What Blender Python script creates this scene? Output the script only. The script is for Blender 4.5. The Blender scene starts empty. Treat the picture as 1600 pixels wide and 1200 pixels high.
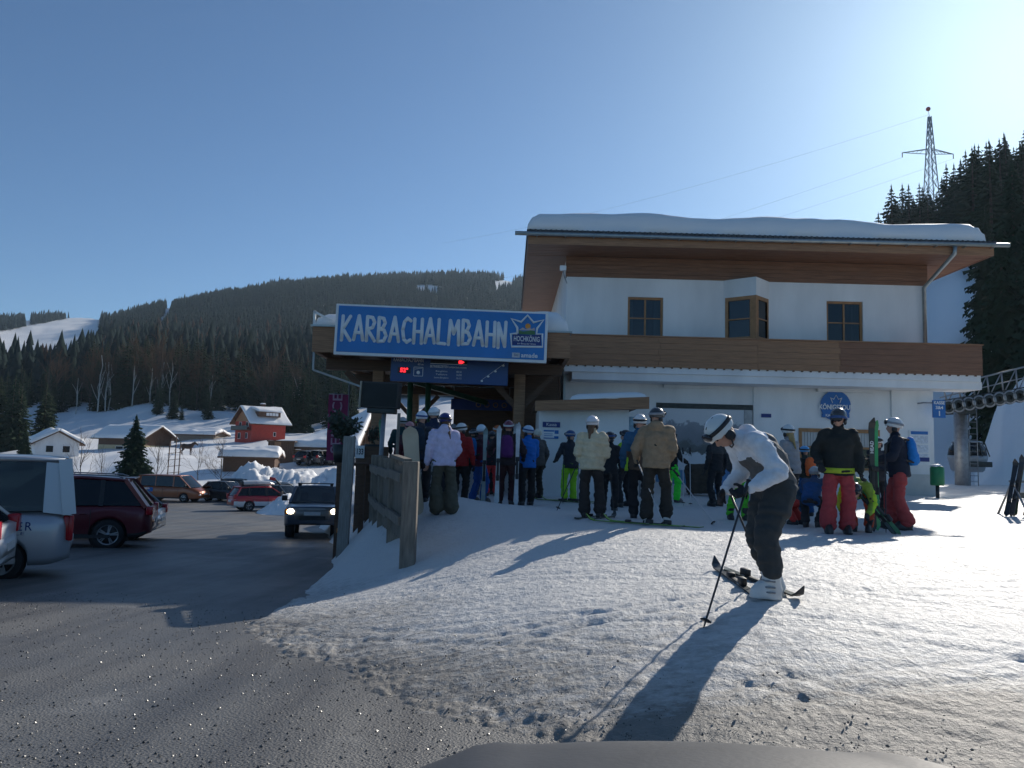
import bpy, bmesh, math, random
import numpy as np
from mathutils import Vector, Matrix, Euler

random.seed(7)
RNG = np.random.default_rng(11)
SC = bpy.context.scene
COL = SC.collection
rad = math.radians

# ------------------------------------------------------------------ camera
PITCH, ROLL, FPX = rad(5.2), rad(1.5), 1230.0
_F = np.array([0, math.cos(PITCH), math.sin(PITCH)])
_U0 = np.array([0, -math.sin(PITCH), math.cos(PITCH)])
_X = np.array([1.0, 0, 0])
_R = math.cos(ROLL) * _X + math.sin(ROLL) * _U0
_U = -math.sin(ROLL) * _X + math.cos(ROLL) * _U0


def P(px, py, Y):
    """world point seen at a photo pixel, at the distance Y in front of the camera plane"""
    d = _F + (px - 800) / FPX * _R + (600 - py) / FPX * _U
    return d * Y / d[1]


def proj(w):
    w = np.asarray(w, float)
    z = w @ _F
    return 800 + FPX * (w @ _R) / z, 600 - FPX * (w @ _U) / z


cam_data = bpy.data.cameras.new('camera')
cam = bpy.data.objects.new('camera', cam_data)
COL.objects.link(cam)
cam.matrix_world = Matrix(((_R[0], _U[0], -_F[0], 0), (_R[1], _U[1], -_F[1], 0), (_R[2], _U[2], -_F[2], 0), (0, 0, 0, 1)))
cam_data.sensor_width = 36
cam_data.lens = 36 * FPX / 1600
cam_data.clip_start = 0.05
cam_data.clip_end = 9000
SC.camera = cam

# ------------------------------------------------------------------ sky, sun, exposure
SUN_EL, SUN_AZ = rad(27.0), rad(35.0)
world = bpy.data.worlds.new('World')
SC.world = world
world.use_nodes = True
nt = world.node_tree
sky = nt.nodes.new('ShaderNodeTexSky')
sky.sky_type = 'NISHITA'
sky.sun_disc = False
sky.sun_elevation = SUN_EL
sky.sun_rotation = SUN_AZ
sky.altitude = 900
sky.air_density = 0.8
sky.dust_density = 1.1
sky.ozone_density = 1.5
bg = nt.nodes['Background']
bg.inputs['Strength'].default_value = 0.076
tint = nt.nodes.new('ShaderNodeMix')
tint.data_type = 'RGBA'
tint.blend_type = 'MULTIPLY'
tint.inputs[0].default_value = 1.0
tint.inputs[7].default_value = (0.66, 0.92, 1.1, 1)
nt.links.new(sky.outputs['Color'], tint.inputs[6])
nt.links.new(tint.outputs[2], bg.inputs['Color'])
sun_data = bpy.data.lights.new('sun', 'SUN')
sun_data.energy = 3.6
sun_data.angle = rad(0.53)
sun_data.color = (1.0, 0.93, 0.83)
sun = bpy.data.objects.new('sun', sun_data)
COL.objects.link(sun)
SUNV = Vector((math.sin(SUN_AZ) * math.cos(SUN_EL), math.cos(SUN_AZ) * math.cos(SUN_EL), math.sin(SUN_EL)))
sun.rotation_euler = SUNV.to_track_quat('Z', 'Y').to_euler()
sun.location = (30, 40, 40)
SC.view_settings.view_transform = 'Standard'
SC.view_settings.look = 'None'
SC.view_settings.exposure = 0.4
SC.view_settings.gamma = 1.0
SC.cycles.use_denoising = True
SC.cycles.max_bounces = 8
SC.cycles.transparent_max_bounces = 12
SC.cycles.volume_bounces = 0


# ------------------------------------------------------------------ helpers
class MB:
    """collects geometry; build() links it as one mesh object"""

    def __init__(s):
        s.v, s.f, s.m, s.s = [], [], [], []

    def add(s, verts, faces, mi=0, smooth=False):
        o = len(s.v)
        s.v.extend([tuple(map(float, p)) for p in verts])
        for f in faces:
            s.f.append([i + o for i in f])
            s.m.append(mi)
            s.s.append(smooth)
        return s

    def box(s, x0, x1, y0, y1, z0, z1, mi=0):
        v = [(x0, y0, z0), (x1, y0, z0), (x1, y1, z0), (x0, y1, z0), (x0, y0, z1), (x1, y0, z1), (x1, y1, z1), (x0, y1, z1)]
        return s.add(v, [(0, 3, 2, 1), (4, 5, 6, 7), (0, 1, 5, 4), (1, 2, 6, 5), (2, 3, 7, 6), (3, 0, 4, 7)], mi)

    def rbox(s, x0, x1, y0, y1, z0, z1, r=0.02, mi=0, smooth=True):
        bm = bmesh.new()
        bmesh.ops.create_cube(bm, size=1)
        for v in bm.verts:
            v.co = Vector(((x0 + x1) / 2 + v.co.x * (x1 - x0), (y0 + y1) / 2 + v.co.y * (y1 - y0), (z0 + z1) / 2 + v.co.z * (z1 - z0)))
        bmesh.ops.bevel(bm, geom=list(bm.edges), offset=r, segments=2, profile=0.5, affect='EDGES')
        bm.verts.index_update()
        s.add([v.co for v in bm.verts], [[v.index for v in f.verts] for f in bm.faces], mi, smooth)
        bm.free()
        return s

    def beam(s, p, q, w, h, mi=0, up=(0, 0, 1)):
        p, q = Vector(p), Vector(q)
        d = (q - p).normalized()
        u = Vector(up)
        if abs(d.dot(u)) > 0.98:
            u = Vector((0, 1, 0))
        a = d.cross(u).normalized()
        b = a.cross(d).normalized()
        v = []
        for e in (p, q):
            for i, j in ((-1, -1), (1, -1), (1, 1), (-1, 1)):
                v.append(e + a * (i * w / 2) + b * (j * h / 2))
        return s.add(v, [(0, 1, 2, 3), (7, 6, 5, 4), (0, 4, 5, 1), (1, 5, 6, 2), (2, 6, 7, 3), (3, 7, 4, 0)], mi)

    def tube(s, pts, radii, n=8, mi=0, smooth=True, cap=True):
        pts = [Vector(p) for p in pts]
        if not hasattr(radii, '__len__'):
            radii = [radii] * len(pts)
        v, f = [], []
        a = None
        for i, p in enumerate(pts):
            d = (pts[min(i + 1, len(pts) - 1)] - pts[max(i - 1, 0)])
            d = d.normalized() if d.length > 1e-9 else Vector((0, 0, 1))
            if a is None:
                a = d.orthogonal().normalized()
            else:
                a = (a - d * a.dot(d))
                a = a.normalized() if a.length > 1e-6 else d.orthogonal().normalized()
            b = d.cross(a)
            for k in range(n):
                t = 2 * math.pi * k / n
                v.append(p + (a * math.cos(t) + b * math.sin(t)) * radii[i])
        for i in range(len(pts) - 1):
            for k in range(n):
                f.append((i * n + k, i * n + (k + 1) % n, (i + 1) * n + (k + 1) % n, (i + 1) * n + k))
        if cap:
            f.append(tuple(range(n))[::-1])
            f.append(tuple(range((len(pts) - 1) * n, len(pts) * n)))
        return s.add(v, f, mi, smooth)

    def ell(s, c, r, nu=14, nv=9, R=None, mi=0, smooth=True):
        if not hasattr(r, '__len__'):
            r = (r, r, r)
        v, f = [], []
        for j in range(nv + 1):
            th = math.pi * j / nv
            for i in range(nu):
                ph = 2 * math.pi * i / nu
                p = Vector((r[0] * math.sin(th) * math.cos(ph), r[1] * math.sin(th) * math.sin(ph), r[2] * math.cos(th)))
                v.append((R @ p if R else p) + Vector(c))
        for j in range(nv):
            for i in range(nu):
                f.append((j * nu + i, (j + 1) * nu + i, (j + 1) * nu + (i + 1) % nu, j * nu + (i + 1) % nu))
        return s.add(v, f, mi, smooth)

    def lathe(s, prof, c, n=16, axis=2, mi=0, smooth=True):
        """prof: list of (radius, height) along an axis"""
        v, f = [], []
        for r_, h in prof:
            for i in range(n):
                t = 2 * math.pi * i / n
                q = [0, 0, 0]
                q[axis] = h
                q[(axis + 1) % 3] = r_ * math.cos(t)
                q[(axis + 2) % 3] = r_ * math.sin(t)
                v.append((q[0] + c[0], q[1] + c[1], q[2] + c[2]))
        for j in range(len(prof) - 1):
            for i in range(n):
                f.append((j * n + i, j * n + (i + 1) % n, (j + 1) * n + (i + 1) % n, (j + 1) * n + i))
        return s.add(v, f, mi, smooth)

    def prism(s, pts, vec, mi=0, smooth=False):
        """extrude a planar polygon along vec"""
        n = len(pts)
        vec = Vector(vec)
        v = [Vector(p) for p in pts] + [Vector(p) + vec for p in pts]
        f = [tuple(range(n))[::-1], tuple(range(n, 2 * n))]
        f += [(i, (i + 1) % n, n + (i + 1) % n, n + i) for i in range(n)]
        return s.add(v, f, mi, smooth)

    def mesh(s, name, mats, origin=(0, 0, 0)):
        me = bpy.data.meshes.new(name)
        o = Vector(origin)
        me.from_pydata([Vector(p) - o for p in s.v], [], s.f)
        for m in (mats if isinstance(mats, (list, tuple)) else [mats]):
            me.materials.append(m)
        me.polygons.foreach_set('material_index', s.m)
        me.polygons.foreach_set('use_smooth', s.s)
        bm = bmesh.new()
        bm.from_mesh(me)
        bmesh.ops.recalc_face_normals(bm, faces=bm.faces)
        bm.to_mesh(me)
        bm.free()
        return me

    def build(s, name, mats, parent=None, origin=None, loc=None):
        if origin is None:
            origin = parent['_o'] if parent is not None and '_o' in parent.keys() else (0, 0, 0)
        me = s.mesh(name, mats, origin)
        o = bpy.data.objects.new(name, me)
        COL.objects.link(o)
        if parent is not None:
            o.parent = parent
        elif origin is not None:
            o.location = origin
        if loc is not None:
            o.location = loc
        return o


def tag(o, label, cat, group=None):
    o['label'] = label
    o['category'] = cat
    if group:
        o['group'] = group
    return o


def thing(name, label, cat, loc=(0, 0, 0), rz=0, group=None, world_coords=False):
    """an Empty at the base of a thing; with world_coords its parts are written in world coordinates"""
    o = bpy.data.objects.new(name, None)
    COL.objects.link(o)
    o.location = loc
    o.rotation_euler = (0, 0, rz)
    o.empty_display_size = 0.2
    if world_coords:
        o['_o'] = tuple(loc)
    return tag(o, label, cat, group)


def copy_tree(o, parent=None):
    c = o.copy()
    COL.objects.link(c)
    if parent is not None:
        c.parent = parent
    for ch in list(o.children):
        copy_tree(ch, c)
    return c


def struct(o):
    o['kind'] = 'structure'
    return o


def stuff(o):
    o['kind'] = 'stuff'
    return o


# ------------------------------------------------------------------ noise (numpy)
_perm = RNG.random((256, 256))


def vnoise(x, y, seed=0):
    x = np.asarray(x, float) + seed * 17.31
    y = np.asarray(y, float) + seed * 9.73
    xi, yi = np.floor(x).astype(int), np.floor(y).astype(int)
    fx, fy = x - xi, y - yi
    fx, fy = fx * fx * (3 - 2 * fx), fy * fy * (3 - 2 * fy)
    a = _perm[xi % 256, yi % 256]
    b = _perm[(xi + 1) % 256, yi % 256]
    c = _perm[xi % 256, (yi + 1) % 256]
    d = _perm[(xi + 1) % 256, (yi + 1) % 256]
    return (a * (1 - fx) + b * fx) * (1 - fy) + (c * (1 - fx) + d * fx) * fy - 0.5


def fbm(x, y, oct_=4, seed=0):
    t, a, f = 0, 1.0, 1.0
    for i in range(oct_):
        t = t + a * vnoise(np.asarray(x) * f, np.asarray(y) * f, seed + i * 3)
        a *= 0.5
        f *= 2.03
    return t


# ------------------------------------------------------------------ materials
def nmat(name):
    m = bpy.data.materials.new(name)
    m.use_nodes = True
    return m, m.node_tree, m.node_tree.nodes['Principled BSDF']


def nd(t, typ, **kw):
    n = t.nodes.new(typ)
    for k, v in kw.items():
        if k in n.inputs.keys():
            n.inputs[k].default_value = v
        else:
            setattr(n, k, v)
    return n


def mixcol(t, fac, a, b, blend='MIX'):
    n = t.nodes.new('ShaderNodeMix')
    n.data_type = 'RGBA'
    n.blend_type = blend
    for sock, val in ((n.inputs[0], fac), (n.inputs[6], a), (n.inputs[7], b)):
        if isinstance(val, bpy.types.NodeSocket):
            t.links.new(val, sock)
        elif isinstance(val, (int, float)):
            sock.default_value = val
        else:
            sock.default_value = (*val[:3], 1)
    return n.outputs[2]


def mat(name, col, rough=0.6, var=0.15, scale=6.0, bump=0.0, bscale=30.0, metal=0.0, spec=0.5, stretch=(1, 1, 1), coat=0.0, emit=0.0, sheen=0.0):
    m, t, b = nmat(name)
    tc = nd(t, 'ShaderNodeTexCoord')
    mp = nd(t, 'ShaderNodeMapping')
    mp.inputs['Scale'].default_value = stretch
    t.links.new(tc.outputs['Object'], mp.inputs['Vector'])
    nz = nd(t, 'ShaderNodeTexNoise', Scale=scale, Detail=5.0, Roughness=0.6)
    t.links.new(mp.outputs[0], nz.inputs['Vector'])
    lo = [max(0, c * (1 - var)) for c in col]
    hi = [min(1, c * (1 + var)) for c in col]
    rmp = nd(t, 'ShaderNodeMapRange')
    rmp.inputs[1].default_value = 0.3
    rmp.inputs[2].default_value = 0.7
    t.links.new(nz.outputs['Fac'], rmp.inputs[0])
    out = mixcol(t, rmp.outputs[0], lo, hi)
    t.links.new(out, b.inputs['Base Color'])
    b.inputs['Roughness'].default_value = rough
    b.inputs['Metallic'].default_value = metal
    b.inputs['Specular IOR Level'].default_value = spec
    b.inputs['Coat Weight'].default_value = coat
    b.inputs['Sheen Weight'].default_value = sheen
    if emit:
        b.inputs['Emission Color'].default_value = (*col, 1)
        b.inputs['Emission Strength'].default_value = emit
    if bump:
        n2 = nd(t, 'ShaderNodeTexNoise', Scale=bscale, Detail=4.0)
        t.links.new(mp.outputs[0], n2.inputs['Vector'])
        bp = nd(t, 'ShaderNodeBump', Strength=bump, Distance=0.02)
        t.links.new(n2.outputs['Fac'], bp.inputs['Height'])
        t.links.new(bp.outputs[0], b.inputs['Normal'])
    return m


def glass_mat(name, tint=(0.25, 0.3, 0.3), rough=0.02):
    """tinted pane: part clear, part mirror by Fresnel"""
    m = bpy.data.materials.new(name)
    m.use_nodes = True
    t = m.node_tree
    t.nodes.remove(t.nodes['Principled BSDF'])
    tr = nd(t, 'ShaderNodeBsdfTransparent')
    tr.inputs[0].default_value = (*tint, 1)
    gl = nd(t, 'ShaderNodeBsdfGlossy', Roughness=rough)
    fr = nd(t, 'ShaderNodeFresnel', IOR=1.6)
    mx = nd(t, 'ShaderNodeMixShader')
    t.links.new(fr.outputs[0], mx.inputs[0])
    t.links.new(tr.outputs[0], mx.inputs[1])
    t.links.new(gl.outputs[0], mx.inputs[2])
    t.links.new(mx.outputs[0], t.nodes['Material Output'].inputs['Surface'])
    return m


M = {}
M['plaster'] = mat('white_plaster', (0.78, 0.775, 0.76), 0.85, 0.10, 1.1, 0.25, 45, stretch=(1, 1, 0.3))
M['plaster_low'] = mat('grey_plaster', (0.55, 0.54, 0.51), 0.85, 0.1, 1.5, 0.15, 60)
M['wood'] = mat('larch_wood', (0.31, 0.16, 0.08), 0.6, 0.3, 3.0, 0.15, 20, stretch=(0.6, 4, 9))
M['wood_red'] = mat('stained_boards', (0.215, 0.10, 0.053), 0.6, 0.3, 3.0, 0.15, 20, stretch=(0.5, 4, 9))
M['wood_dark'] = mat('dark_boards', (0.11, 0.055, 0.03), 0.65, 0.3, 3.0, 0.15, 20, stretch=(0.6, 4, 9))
M['wood_grey'] = mat('weathered_wood', (0.2, 0.17, 0.135), 0.75, 0.35, 4.0, 0.4, 30, stretch=(6, 6, 0.7))
M['wood_frame'] = mat('window_frame_wood', (0.36, 0.17, 0.06), 0.45, 0.2, 5)
M['concrete'] = mat('concrete', (0.5, 0.5, 0.48), 0.85, 0.12, 2, 0.2, 50)
M['glass'] = glass_mat('window_glass', (0.35, 0.4, 0.4))
M['car_glass'] = glass_mat('car_glass', (0.3, 0.35, 0.36))
M['car_glass_dark'] = glass_mat('car_glass_dark', (0.06, 0.07, 0.075))
M['zinc'] = mat('zinc_gutter', (0.33, 0.36, 0.36), 0.4, 0.15, 4, metal=0.7)
M['tile'] = mat('grey_roof_tile', (0.07, 0.07, 0.075), 0.7, 0.3, 4)
M['steel'] = mat('galvanised_steel', (0.3, 0.31, 0.32), 0.45, 0.2, 6, metal=0.6)
M['steel_dark'] = mat('dark_steel', (0.035, 0.042, 0.04), 0.5, 0.3, 4, metal=0.3)
M['green_steel'] = mat('green_painted_steel', (0.03, 0.11, 0.06), 0.45, 0.2, 5)
M['white'] = mat('white_paint', (0.8, 0.8, 0.79), 0.5, 0.04, 4)
M['black'] = mat('black_plastic', (0.018, 0.018, 0.02), 0.5, 0.3, 10)
M['blue_sign'] = mat('blue_sign_face', (0.012, 0.18, 0.5), 0.4, 0.12, 1.2)
M['blue_board'] = mat('blue_info_board', (0.008, 0.055, 0.2), 0.4, 0.1, 1.2)
M['blue_round'] = mat('blue_round_sign', (0.015, 0.14, 0.42), 0.4, 0.08, 2)
M['navy'] = mat('navy_print', (0.012, 0.035, 0.19), 0.5, 0.1, 3)
M['red_led'] = mat('red_led', (1.0, 0.02, 0.03), 0.4, 0.0, 3, emit=2.0)
M['screen'] = mat('dark_screen', (0.01, 0.014, 0.016), 0.45, 0.3, 3, spec=0.25)
M['magenta'] = mat('magenta_banner', (0.23, 0.022, 0.085), 0.8, 0.1, 2)
M['interior'] = mat('dim_interior', (0.12, 0.11, 0.1), 0.8, 0.2, 2)


def snow_mat(name, dirt=0.0, bump=0.5, bs=9.0, base=(0.84, 0.84, 0.83)):
    m, t, b = nmat(name)
    tc = nd(t, 'ShaderNodeTexCoord')
    n1 = nd(t, 'ShaderNodeTexNoise', Scale=bs, Detail=7.0, Roughness=0.65)
    n2 = nd(t, 'ShaderNodeTexNoise', Scale=1.3, Detail=6.0, Roughness=0.7)
    for n in (n1, n2):
        t.links.new(tc.outputs['Object'], n.inputs['Vector'])
    col = mixcol(t, n2.outputs['Fac'], [c * 0.93 for c in base], base)
    if dirt:
        at = nd(t, 'ShaderNodeAttribute', attribute_name='dirt')
        n3 = nd(t, 'ShaderNodeTexNoise', Scale=14.0, Detail=8.0, Roughness=0.75)
        mp = nd(t, 'ShaderNodeMapping')
        mp.inputs['Scale'].default_value = (0.45, 1.0, 1.0)
        t.links.new(tc.outputs['Object'], mp.inputs['Vector'])
        t.links.new(mp.outputs[0], n3.inputs['Vector'])
        ml = nd(t, 'ShaderNodeMath', operation='MULTIPLY_ADD')
        t.links.new(n3.outputs['Fac'], ml.inputs[0])
        ml.inputs[1].default_value = 2.6
        ml.inputs[2].default_value = -1.85
        ad = nd(t, 'ShaderNodeMath', operation='ADD', use_clamp=True)
        t.links.new(ml.outputs[0], ad.inputs[0])
        t.links.new(at.outputs['Fac'], ad.inputs[1])
        mu = nd(t, 'ShaderNodeMath', operation='MULTIPLY', use_clamp=True)
        t.links.new(ad.outputs[0], mu.inputs[0])
        mu.inputs[1].default_value = 0.85
        col = mixcol(t, mu.outputs[0], col, (0.17, 0.15, 0.122))
    t.links.new(col, b.inputs['Base Color'])
    b.inputs['Roughness'].default_value = 0.55
    b.inputs['Specular IOR Level'].default_value = 0.35
    bp = nd(t, 'ShaderNodeBump', Strength=bump, Distance=0.05)
    t.links.new(n1.outputs['Fac'], bp.inputs['Height'])
    t.links.new(bp.outputs[0], b.inputs['Normal'])
    return m


M['snow'] = snow_mat('trampled_snow', 1.0, 0.75, 14.0, (0.69, 0.68, 0.655))
M['snow_soft'] = snow_mat('soft_snow', 0, 0.25, 2.5)
M['snow_far'] = snow_mat('hill_snow', 0, 0.3, 0.25)


# ------------------------------------------------------------------ ground: road sheet, snow sheet, terrain
def road_z(x, y):
    y = np.asarray(y, float)
    t = np.clip((y - 42) / 16, 0, 1)
    yy = np.clip(y, -6, 42) + 16 * (t - t ** 3 / 3 * 1.0) * 0.55
    return -1.42 - 0.055 * yy + 0 * np.asarray(x, float)


SNOW_PTS = [
    (12, 10, -1.05), (20, 15, -1.0), (12, 20, -1.02), (9, 27, -1.03), (2, 14, -1.06), (5, 13.5, -1.06), (2, 20, -1.0), (6, 24, -1.02), (-1, 20, -1.0),
    (-3, 23, -1.0), (-4.6, 24, -1.05), (20, 30, -1.0), (12, 35, -1.0), (25, 45, -0.95), (14, 48, -0.98), (40, 30, -0.8), (2.1, 6.3, -1.17), (1.2, 7.2, -1.2), (3.4, 6.0, -1.2), (5, 8, -1.1), (9, 6, -1.15), (6, 4.2, -1.36),
    (3.2, 4.3, -1.5), (2.2, 4.6, -1.5), (4.4, 3.4, -1.58), (10, 3, -1.3), (1.0, 5.1, -1.5), (0.2, 4.75, -1.69), (-1.27, 6.5, -1.785), (-2.8, 8.6, -1.9), (-0.5, 6.6, -1.6), (0.7, 6.2, -1.36),
    (1.5, 3.9, -1.645), (-0.6, 4.0, -1.8), (0.8, 3.2, -1.76), (2.6, 2.7, -1.68), (-2.6, 6.0, -1.95), (-4.2, 9.2, -2.15), (-5.2, 12, -2.35), (-6, 16, -2.6), (-8, 22, -2.95), (-9, 30, -3.5), (-5.3, 17.5, -2.75), (-4.0, 12, -2.35), (-3.95, 14.5, -2.5), (-4.35, 17, -2.7), (-5.3, 20, -2.9), (-6.2, 24, -3.2), (-7, 28, -3.4), (-9, 17, -3.0), (-12, 24, -3.5), (-14, 34, -4.2), (-22, 44, -4.8), (-34, 58, -5.2), (-11, 52, -5.0), (-4, 60, -5.0),
    (-1, 17, -1.06), (0.5, 17, -1.05), (1.6, 17, -1.04), (-2.2, 20, -1.02), (0, 23, -1.02), (3.5, 17, -1.04), (6, 19, -1.03), (0, 8, -1.38), (0.4, 10.4, -1.14), (-1.4, 8.8, -1.66), (-1.5, 10.5, -1.68), (-1.45, 11.2, -1.62), (-0.8, 11.8, -1.3), (-1.2, 13.4, -1.08), (-1.75, 12.9, -1.3), (-2.3, 14.4, -1.22), (-2.8, 16, -1.12), (-3.6, 19, -1.05),
    (-2.5, 11.3, -1.95), (-3.1, 13.0, -2.05), (-3.2, 15.5, -1.75), (-3.75, 17, -2.38), (-4.6, 20, -2.5), (-5.4, 24, -2.75), (-6.2, 28, -3.0), (-5.2, 28, -1.1), (-3.5, 10.2, -2.02), (-3, 33, -1.0), (-6, 36, -1.5), (-9, 40, -3.9),
]
_sp = np.array(SNOW_PTS, float)
_n = len(_sp)
_A = np.zeros((_n + 3, _n + 3))
_A[:_n, :_n] = np.sqrt((_sp[:, None, 0] - _sp[None, :, 0]) ** 2 + (_sp[:, None, 1] - _sp[None, :, 1]) ** 2 + 0.6)
_A[:_n, _n], _A[:_n, _n + 1], _A[:_n, _n + 2] = 1, _sp[:, 0], _sp[:, 1]
_A[_n:, :_n] = _A[:_n, _n:].T
_w = np.linalg.solve(_A, np.concatenate([_sp[:, 2], [0, 0, 0]]))


FOOT = [(8.4, -2.75), (11, -2.95), (13.5, -3.1), (17, -3.7), (21, -4.6), (28, -6.3), (36, -8.5), (70, -16)]


def snow_base(x, y):
    x, y = np.asarray(x, float), np.asarray(y, float)
    sh = x.shape
    x, y = x.ravel(), y.ravel()
    out = np.empty(len(x))
    for i in range(0, len(x), 40000):
        xs, ys = x[i:i + 40000], y[i:i + 40000]
        out[i:i + 40000] = np.sqrt((xs[:, None] - _sp[None, :, 0]) ** 2 + (ys[:, None] - _sp[None, :, 1]) ** 2 + 0.6) @ _w[:_n] + _w[_n] + _w[_n + 1] * xs + _w[_n + 2] * ys
    # the bank falls to the road along its foot
    xf = np.interp(y, [f[0] for f in FOOT], [f[1] for f in FOOT]) + 0.25 * vnoise(y * 0.7, y * 0.0, 61)
    lim = road_z(x, y) + 1.15 * (x - xf)
    k = np.clip((y - 8.3) / 1.6, 0, 1)
    a, b = out, np.minimum(out, lim)
    out = a * (1 - k) + b * k
    return out.reshape(sh)


def snow_relief(x, y):
    """packed snow: low swells, scraped streaks, ski ruts, trodden clods"""
    d = 0.05 * fbm(x * 0.5, y * 0.5, 3, 1) + 0.012 * fbm(x * 2.2, y * 3.0, 3, 5)
    wx = x + 0.25 * vnoise(x * 0.8, y * 0.8, 3)
    wy = y + 0.35 * vnoise(x * 0.5, y * 0.7, 4) + 0.16 * x
    d = d - 0.020 * np.abs(fbm(wx * 0.9, wy * 7.0, 3, 9)) - 0.014 * np.abs(fbm((x * 0.8 + y * 0.6) * 1.1, (y * 0.8 - x * 0.6) * 10.0, 2, 15))
    d = d + 0.010 * fbm(x * 15, y * 18, 2, 21)
    trod = np.clip(fbm(x * 0.45, y * 0.6, 2, 27) + 0.28, 0, 1)
    ch = vnoise(x * 6.0, y * 7.5, 31) + 0.5 * vnoise(x * 13.0, y * 15.0, 33)
    d = d + 0.11 * np.clip(ch - 0.26, 0, 0.5) * trod
    for k in range(26):
        a = -0.55 + 0.09 * ((k * 7) % 13)
        c = 4.6 + 0.62 * k + 0.3 * math.sin(k * 2.3)
        t = (y - c) * math.cos(a) - (x - 3.0) * math.sin(a) + 0.35 * np.sin((x + k) * 0.35 + k)
        for o in (0.0, 0.24):
            d = d - 0.014 * np.exp(-((t - o) / 0.035) ** 2)
    return d


def snow_z(x, y):
    return float(snow_base(np.array([x]), np.array([y]))[0] + snow_relief(np.array([x]), np.array([y]))[0])


def gz(x, y):
    """height of whatever one stands on near the camera"""
    return max(snow_z(x, y), float(road_z(x, y)))


def grid_mesh(name, X, Y, Z, m, attr=None):
    nr, nc = X.shape
    me = bpy.data.meshes.new(name)
    co = np.stack([X, Y, Z], -1).reshape(-1, 3)
    idx = np.arange(nr * nc).reshape(nr, nc)
    q = np.stack([idx[:-1, :-1], idx[:-1, 1:], idx[1:, 1:], idx[1:, :-1]], -1).reshape(-1, 4)
    me.vertices.add(len(co))
    me.vertices.foreach_set('co', co.ravel())
    me.loops.add(q.size)
    me.loops.foreach_set('vertex_index', q.ravel().astype(np.int32))
    me.polygons.add(len(q))
    me.polygons.foreach_set('loop_start', np.arange(0, q.size, 4, dtype=np.int32))
    me.polygons.foreach_set('loop_total', np.full(len(q), 4, np.int32))
    me.polygons.foreach_set('use_smooth', np.ones(len(q), bool))
    me.update()
    me.validate()
    if attr is not None:
        a = me.attributes.new('dirt', 'FLOAT', 'POINT')
        a.data.foreach_set('value', attr.ravel().astype(np.float32))
    me.materials.append(m)
    o = bpy.data.objects.new(name, me)
    COL.objects.link(o)
    return o


# asphalt
def asphalt_mat():
    m, t, b = nmat('wet_asphalt')
    tc = nd(t, 'ShaderNodeTexCoord')
    n1 = nd(t, 'ShaderNodeTexNoise', Scale=0.35, Detail=6.0, Roughness=0.65)
    n2 = nd(t, 'ShaderNodeTexNoise', Scale=70.0, Detail=4.0, Roughness=0.7)
    vo = nd(t, 'ShaderNodeTexVoronoi', Scale=55.0)
    for n in (n1, n2, vo):
        t.links.new(tc.outputs['Object'], n.inputs['Vector'])
    c = mixcol(t, n1.outputs['Fac'], (0.10, 0.098, 0.094), (0.20, 0.195, 0.183))
    rm = nd(t, 'ShaderNodeMapRange')
    rm.inputs[1].default_value, rm.inputs[2].default_value = 0.62, 0.8
    t.links.new(n2.outputs['Fac'], rm.inputs[0])
    c = mixcol(t, rm.outputs[0], c, (0.3, 0.29, 0.27))
    mp = nd(t, 'ShaderNodeMapping')
    mp.inputs['Scale'].default_value = (1.5, 0.09, 1.0)
    mp.inputs['Rotation'].default_value = (0, 0, 0.22)
    t.links.new(tc.outputs['Object'], mp.inputs['Vector'])
    n4 = nd(t, 'ShaderNodeTexNoise', Scale=1.6, Detail=5.0, Roughness=0.6)
    t.links.new(mp.outputs[0], n4.inputs['Vector'])
    r4 = nd(t, 'ShaderNodeMapRange')
    r4.inputs[1].default_value, r4.inputs[2].default_value = 0.42, 0.68
    t.links.new(n4.outputs['Fac'], r4.inputs[0])
    c = mixcol(t, r4.outputs[0], c, (0.088, 0.087, 0.086))
    n5 = nd(t, 'ShaderNodeTexNoise', Scale=0.8, Detail=8.0, Roughness=0.7)
    t.links.new(tc.outputs['Object'], n5.inputs['Vector'])
    r5 = nd(t, 'ShaderNodeMapRange')
    r5.inputs[1].default_value, r5.inputs[2].default_value = 0.60, 0.72
    r5.inputs[4].default_value = 0.55
    t.links.new(n5.outputs['Fac'], r5.inputs[0])
    c = mixcol(t, r5.outputs[0], c, (0.3, 0.29, 0.27))
    t.links.new(c, b.inputs['Base Color'])
    r2 = nd(t, 'ShaderNodeMapRange')
    r2.inputs[1].default_value, r2.inputs[2].default_value = 0.38, 0.62
    r2.inputs[3].default_value, r2.inputs[4].default_value = 0.42, 0.62
    t.links.new(n1.outputs['Fac'], r2.inputs[0])
    t.links.new(r2.outputs[0], b.inputs['Roughness'])
    ad = nd(t, 'ShaderNodeMath', operation='ADD')
    t.links.new(n2.outputs['Fac'], ad.inputs[0])
    t.links.new(vo.outputs['Distance'], ad.inputs[1])
    bp = nd(t, 'ShaderNodeBump', Strength=0.6, Distance=0.012)
    t.links.new(ad.outputs[0], bp.inputs['Height'])
    t.links.new(bp.outputs[0], b.inputs['Normal'])
    return m


M['asphalt'] = asphalt_mat()
gx, gy = np.meshgrid(np.linspace(-75, 22, 195), np.linspace(-14, 72, 173))
rz_ = road_z(gx, gy) + 0.025 * fbm(gx * 0.25, gy * 0.25, 3, 2)
struct(grid_mesh('road', gx, gy, rz_, M['asphalt']))

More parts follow.
